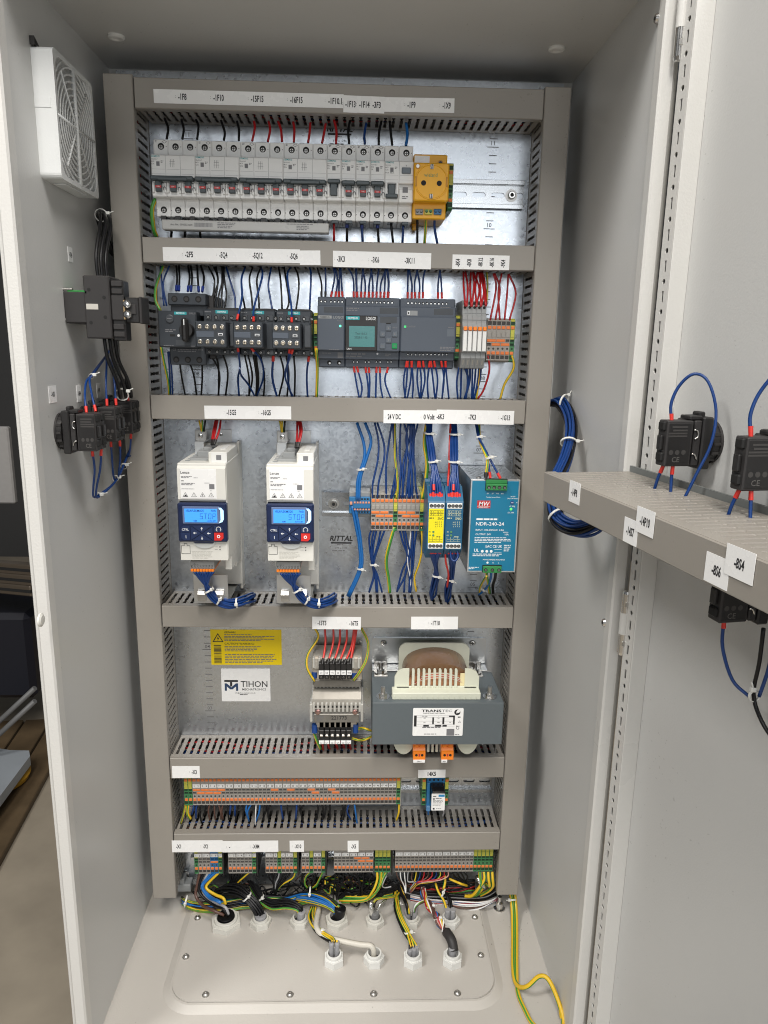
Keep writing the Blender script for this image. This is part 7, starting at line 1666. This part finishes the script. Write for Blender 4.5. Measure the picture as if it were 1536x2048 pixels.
for i, c in enumerate('KKGKKKK'):
    cl = [Wp('W', 1320, 500 + i * 14, -24), Wp('W', 1180, 590 + i * 8, -34), Wp('W', 960, 600 + i * 10, -36), Wp('W', 700, 580 + i * 14, -34), Wp('W', 400, 560 + i * 16, -34), Wp('W', 120, 480 + i * 16, -32)]
    wire3(c, cl, 2.2 if i < 3 else 1.7)
for i, c in enumerate('KKRKKNKKYKRK'):
    cl = [Wp('W', 120 + i * 18, 420 + rnd.uniform(0, 120), -26), Wp('W', 360, 480 + rnd.uniform(-50, 80), -26), Wp('W', 600, 500 + rnd.uniform(-60, 70), -26), Wp('W', 840, 480 + rnd.uniform(-70, 90), -26), Wp('W', 1060, 470 + rnd.uniform(-60, 100), -24)]
    wire3(c, cl, 1.8)
flush('pale and black tangle of wires sweeping under the right end of the bottom row', 'x', stuff=True)
many('W', (-40, -60, -80, -84), 'Y:2 170,480 225,600 270,720 285,810; K:2 150,470 205,600 252,720 270,815; K:2 160,470 215,590 262,700 280,810', 2)
many('W', (-70, -82, -84, -82), 'Y:1.6 470,660 400,690 358,730 345,790; W:1.2 460,650 390,685 350,730 340,790; N:1.4 480,665 410,700 366,740 350,790')
flush('running into the rear gland with two grey cables', 'wires into the sixth rear gland')
for i, c in enumerate('KYKYKKY'):
    cl = [Wp('W', 100 + i * 12, 560, -40), Wp('W', 140, 680, -62), Wp('W', 160, 800, -88), Wp('M', 395, 270, -110), Wp('M', 425, 330, -128), gp_(f3, -5 + i * 2, 1 + (i % 2) * 2, 12)]
    for j in (1, 2, 3, 4): cl[j] += offs(i, 7, 5)
    wire3(c, cl, 1.6)
flush('tied bundle of black and striped wires running into the third front gland', 'x', True)
for i, c in enumerate('NBWRNPNYLNRNWN'):
    cl = [Wp('W', 420 + i * 4, 500, -44), Wp('W', 455, 600, -60), Wp('W', 530, 720, -82), Wp('W', 610, 850, -104), Wp('M', 590, 270, -112), Wp('M', 618, 318, -126)]
    for j, f in ((1, .9), (2, 1), (3, .8), (4, 1), (5, .8)): cl[j] += offs(i + j, 14, 5.6 * f)
    wire3(c, cl, 1.2)
flush('twisted brown braid of thin wires running to the right front gland', 'x', True)
mb = MB(); mb.tube([Wp('M', 622, 318, -126), Wp('M', 648, 360, -142), gp_(f4, 2, 2, 6)], 7, BLACKM, 14, 4); solo('shrink_sleeve', mb, 'black shrink tubing over the cable entering the right front gland', 'sleeve')
for i, c in enumerate('KYKYKY'):
    cl = [Wp('L', 1080 + i * 5, 190, -62), Wp('L', 1070 + i * 4, 245, -84), Wp('L', 1090 + i * 4, 295, -108), Wp('L', 1140, 330 + i, -126), Wp('L', 1185, 360, -140), gp_(f1, -4 + i * 1.6, 1, 24)]
    for j in (1, 2, 3, 4): cl[j] += offs(i, 6, 4.2)
    wire3(c, cl, 1.6)
flush('tied bundle of black and striped wires looping into the left front gland', 'x', True)
wire3('C', [Wp('L', 1120, 200, -66), Wp('L', 1108, 290, -110), Wp('L', 1150, 340, -128), Wp('L', 1230, 362, -138), Wp('L', 1330, 382, -146), gp_(f2, -3, 1, 14), gp_(f2, 0, 0, -6)], 4.2)
flush('bending into the second front gland', 'pale cable')
for i in range(8):
    cl = [Wp('V', 1170, 770, -66) + offs(i, 8, 2), Wp('V', 1100, 870, -74) + offs(i, 8, 3), gp_(g5, 0, 0, 6) + offs(i, 8, 6)]
mb = MB(); mb.tube([Wp('V', 1090, 880, -76), Wp('V', 1090, 960, -80), gp_(g5, -2, 0, 2)], 4.4, FOIL, 12, 4); mb.tube([Wp('V', 1330, 830, -66), Wp('V', 1220, 930, -76), gp_(g5, 3, 0, 4)], 1.6, FOIL, 8, 4); solo('screen_braid', mb, 'shiny foil and braid of the screened cable in the rear gland row', 'screen')
mb = MB(); mb.tube([Wp('W', 1090, 370, -44), Wp('W', 1110, 420, -50), Wp('W', 1180, 500, -46)], 3.4, FOIL, 10, 4); solo('screen_braid', mb, 'shiny metal braid hanging among the striped wires at bottom right', 'screen')
# --- earth wires on the floor at the right
def fl(px, py, Y): return P(px, py, Y)
wire3('Y', [P(1021, 1780, -48), PZ(1025, 1822, -4), PZ(1026, 1870, -15), PZ(1026, 1930, -15), PZ(1030, 1962, -14), PZ(1040, 1974, -8), PZ(1056, 1972, 4), PZ(1078, 1953, 18), PZ(1096, 1958, 20), PZ(1114, 1995, 6), PZ(1126, 2034, -8), PZ(1127, 2048, -14)], 3.0)
wire3('Y', [P(1028, 1780, -44), PZ(1032, 1822, -5), PZ(1033, 1870, -15.6), PZ(1033, 1940, -15.6), PZ(1036, 1985, -15.6), PZ(1050, 2020, -15.6), PZ(1070, 2052, -15.6), Vector((288, -262, -15.6)), Vector((296, -282, -12))], 3.0)
mb = MB(); mb.cyl(PZ(1124, 2020, -4), PZ(1127, 2046, -14) - PZ(1124, 2020, -4), 4.6, 4.2, 9, WY, 12); solo('lug_sleeve', mb, 'yellow sleeve on the end of the looped striped earth wire by the right wall', 'sleeve')
flush('running over the cabinet floor at the lower right', 'thick earth wires on the floor')
# --- left wall cables
MLp = lambda d, Y, z: Vector((-300 + d, Y, z))
for i in range(3):
    c0 = PX(*zp('K', 330, 105), -285)
    wire3('K', [MLp(31 + i * 3.6, -158 + i * 4, 912), MLp(30 + i * 3.6, -156 + i * 5, 940), MLp(28 + i * 4, -130 + i * 6, 975), MLp(18 + i * 3, -100 + i * 4, 992), MLp(10 + i * 2, -84 + i * 3, 985), MLp(14 + i * 2, -60, 955), MLp(18 + i, -30, 945)], 2.1)
flush('thick black cables arching out of the top of the main switch', 'x', True)
for i in range(3):
    wire3('K', [MLp(34 + i * 4.6, -160 + i * 4, 850), MLp(36 + i * 4, -158 + i * 6, 825), MLp(42 + i * 4, -150 + i * 8, 800), MLp(40 + i * 4, -134 + i * 8, 780), MLp(30 + i * 2, -100 + i * 6, 792), MLp(20, -50, 800)], 2.2)
flush('thick black cables hanging out of the bottom of the main switch', 'x', True)
many('K', (-160, -150, -150, -140, -110), 'B 268,1408 225,1240 222,1190 260,1140 400,1040') if False else None
def lw(col, pts, r=1.3, **k): wire3(col, [MLp(p[0] * .8, p[1], p[2]) for p in pts], r, **k)
lw('B', [(34, -212, 769), (28, -200, 786), (22, -180, 800), (20, -160, 806), (16, -110, 822), (10, -70, 832)], fs='r'); lw('B', [(44, -206, 770), (36, -196, 786), (26, -178, 802), (23, -158, 808), (18, -108, 824), (12, -70, 834)], fs='r')
lw('B', [(36, -150, 772), (34, -144, 796), (30, -128, 818), (18, -100, 828), (10, -70, 832)], fs='r'); lw('B', [(46, -142, 772), (44, -138, 796), (36, -124, 818), (20, -98, 828), (10, -68, 834)], fs='r'); lw('K', [(44, -90, 774), (42, -90, 790), (40, -84, 808)], fs='r')
flush('above the left wall contact blocks', 'wires above the left wall contact blocks')
lw('B', [(38, -212, 728), (36, -204, 705), (26, -190, 682), (20, -178, 668), (22, -160, 668), (28, -120, 676), (30, -70, 700)], fs='r'); lw('B', [(48, -206, 728), (42, -200, 705), (30, -188, 682), (23, -176, 667), (25, -158, 668), (30, -118, 678), (32, -70, 704)], fs='r')
lw('B', [(38, -150, 730), (34, -140, 706), (28, -124, 682), (28, -110, 678), (32, -70, 706)], fs='r'); lw('B', [(48, -142, 730), (44, -134, 708), (34, -120, 684), (30, -104, 682), (34, -68, 710)], fs='r'); lw('B', [(46, -92, 733), (42, -88, 715), (36, -80, 702), (32, -64, 700)], fs='r')
flush('below the left wall contact blocks', 'wires below the left wall contact blocks')
# --- cable loop by the right wall and wires on the door
for i in range(13):
    c = 'B' if i % 4 else 'K'
    cl = [P(1095, 800 + i, -40), P(1122, 806, -70), P(1140, 835, -110), P(1143, 875, -150), P(1132, 920, -185), P(1112, 965, -215), P(1108, 1005, -240), P(1118, 1040, -262), P(1150, 1058, -280), P(1190, 1050, -292), P(1235, 1020, -300)]
    for j in range(1, 10): cl[j] += offs(i, 13, 8.0)
    wire3(c, cl, 1.7)
flush('tied loop of blue and black wires hanging between the right wall and door', 'x', True)
def dw(col, pts, r=1.6, **k): wire3(col, [DP(*p) for p in pts], r * .74, **k)
dw('B', [(72, 45, 784), (70, 46, 800), (72, 41, 816), (79, 33, 826), (88, 25, 820), (96, 20, 796), (100, 24, 768), (99, 34, 742), (96, 42, 718)], 1.9, fs='r'); dw('B', [(71, 48, 746), (67, 50, 732), (62, 50, 716)], 1.9, fs='r'); dw('B', [(76, 42, 746), (76, 42, 732), (78, 42, 716)], 1.9, fs='r')
dw('B', [(174, 45, 784), (172, 46, 800), (174, 41, 818), (183, 32, 834), (195, 22, 826), (203, 20, 785), (200, 40, 718)], 1.9, fs='r'); dw('B', [(173, 48, 744), (169, 50, 730), (165, 50, 716)], 1.9, fs='r'); dw('B', [(178, 42, 744), (180, 42, 730), (182, 42, 716)], 1.9, fs='r')
flush('at the contact blocks above the door duct', 'wires above the door duct')
dw('B', [(169, 44, 638), (169, 42, 614), (175, 34, 588), (184, 24, 577)], 1.9, fs='r'); dw('B', [(200, 24, 640), (198, 22, 610), (190, 20, 580)], 2.0); dw('K', [(196, 30, 640), (192, 26, 610), (186, 22, 580), (196, 20, 562), (215, 20, 553), (240, 20, 550)], 2.2)
flush('hanging below the door duct', 'wires below the door duct')

# ------------------------------------------------------------------ cable ties
def tie(p, d, r, label, hd=(1, -1, 0.2), w_=1.1):
    mb = MB(); d = Vector(d).normalized(); u = d.orthogonal().normalized(); v = d.cross(u)
    mb.cyl(Vector(p) - d * w_, d, r, r, w_ * 2, TIE, 14, True, True, r * .88)
    h = Vector(hd); h = (h - d * h.dot(d)).normalized(); q = Vector(p) + h * (r + 1)
    mb.M = Matrix.Translation(q); mb.box(-2.2, 2.2, -2.0, 2.0, -1.9, 1.9, TIE, .6); mb.tube([(0, 0, 0), h * 3 + d * .5, h * 7], .7, TIE, 5, 2)
    solo('cable_tie', mb, label, 'cable tie', p, 'white cable ties')
for z, x, y, Y, d, r, lb in (
    ('F', 322, 507, -46, (-.2, 0, 1), 5, 'white cable tie round the two light blue wires above the blue distribution block'), ('F', 318, 1143, -42, (.1, 0, 1), 4.6, 'white cable tie round the two light blue wires below the rail'),
    ('F', 760, 275, -51, (0, -.1, 1), 6, 'white cable tie just under the third duct above the yellow fronted relay'), ('F', 785, 457, -82, (-.2, 0, 1), 6.2, 'lower white cable tie on the bundle above the yellow fronted relay'),
    ('F', 923, 282, -51, (0, 0, 1), 7, 'white cable tie just under the third duct above the all blue relay'), ('F', 918, 458, -82, (0, 0, 1), 7, 'lower white cable tie on the bundle above the all blue relay'),
    ('F', 401, 1116, -41, (0, 0, 1), 4.6, 'white cable tie gathering blue wires below the left half of the mid height terminals'), ('F', 806, 1190, -71, (.1, 0, 1), 5, 'white cable tie below the yellow fronted relay'), ('F', 890, 1214, -70, (.2, 0, 1), 5.4, 'white cable tie below the all blue relay'),
    ('F', 1078, 298, -60, (-.1, 0, 1), 3.6, 'small white cable tie near the duct on the power supply wires'), ('F', 1142, 432, -108, (-.3, 0, 1), 4.6, 'white cable tie close above the power supply'), ('F', 1098, 1270, -52, (.4, 0, 1), 3.6, 'white cable tie under the power supply'),
    ('E', 478, 1500, -104, (-.6, 0, 1), 7, 'upper white cable tie on the blue bundle of the left drive'), ('E', 556, 1578, -98, (-1, 0, .6), 7, 'middle white cable tie on the blue bundle of the left drive'), ('E', 690, 1596, -88, (-1, 0, -.1), 7, 'white cable tie at the end of the blue bundle of the left drive'),
    ('E', 1140, 1500, -104, (-.6, 0, 1), 7, 'upper white cable tie on the blue bundle of the right drive'), ('E', 1215, 1576, -98, (-1, 0, .6), 7, 'middle white cable tie on the blue bundle of the right drive'), ('E', 1306, 1598, -90, (-1, 0, 0), 7, 'white cable tie at the end of the blue bundle of the right drive'),
    ('U', 14, 690, -44, (1, 0, -.2), 9, 'white cable tie on the harness under the left vertical duct'), ('U', 762, 636, -67, (1, -.3, -1), 8.6, 'white cable tie on the thick black bundle near the second gland'), ('U', 925, 650, -56, (.8, -.2, -1), 7, 'white cable tie on the thinner black bundle beside it'),
    ('V', 150, 720, -50, (1, 0, -.1), 8, 'white cable tie on the harness under the bottom group of label X10'), ('W', 135, 680, -60, (.2, -.3, -1), 6.6, 'white cable tie on the bundle dropping towards the striped front gland'), ('M', 425, 315, -124, (.3, -.4, -1), 6.6, 'lower white cable tie on the bundle of the striped front gland'),
    ('W', 535, 718, -81, (.5, -.4, -1), 6.4, 'upper white cable tie on the twisted brown braid'), ('W', 618, 860, -104, (.5, -.4, -1), 6, 'lower white cable tie on the twisted brown braid'), ('W', 690, 570, -56, (1, -.5, -.3), 7, 'white cable tie at the top of the wires into the rightmost rear gland'),
    ('L', 1125, 312, -116, (.4, -.5, -.8), 6, 'white cable tie on the bundle looping into the left front gland'), ('M', 958, 152, -56, (0, -.6, -.8), 6.4, 'white cable tie on the striped earth wires just under the right duct'), ('M', 964, 468, -132, (0, -1, 0), 6.4, 'lower white cable tie on the striped earth wires on the floor')):
    tie(ZP(z, x, y, Y), d, r, lb, (-1, -1, .2) if z == 'M' and x > 900 else (1, -1, .2))
for px, py, Y, d, lb in ((1128, 803, -80, (1, -1, -.3), 'topmost white cable tie on the cable loop by the right wall'), (1137, 885, -158, (-.2, -1, -1), 'middle white cable tie on the cable loop by the right wall'), (1112, 1030, -255, (.6, -1, -.8), 'lowest white cable tie on the cable loop by the right wall')):
    tie(P(px, py, Y), d, 10, lb, (1, -.4, .3))
for p, d, r, lb in ((MLp(19, -98, 990), (0, 1, .1), 7.5, 'white cable tie on the black cables above the main switch'), (MLp(42, -134, 784), (0, 1, .4), 8, 'white cable tie on the black cables below the main switch'), (MLp(17.6, -162, 806), (0, 1, .3), 3, 'white cable tie on the blue wires above the left wall contact blocks'),
                    (MLp(18, -168, 668), (0, 1, .1), 3.2, 'white cable tie at the lowest point of the blue wires on the left wall'), (MLp(24.5, -90, 690), (0, 1, .4), 4, 'white cable tie on the blue wires below the farthest contact block'), (MLp(22, -116, 679), (0, 1, .2), 4, 'middle white cable tie on the blue wires low on the left wall')):
    tie(p, d, r, lb)
tie(DP(187, 22, 579), DU, 5, 'white cable tie on the wires hanging below the door duct', (-.3, -.3, 1))
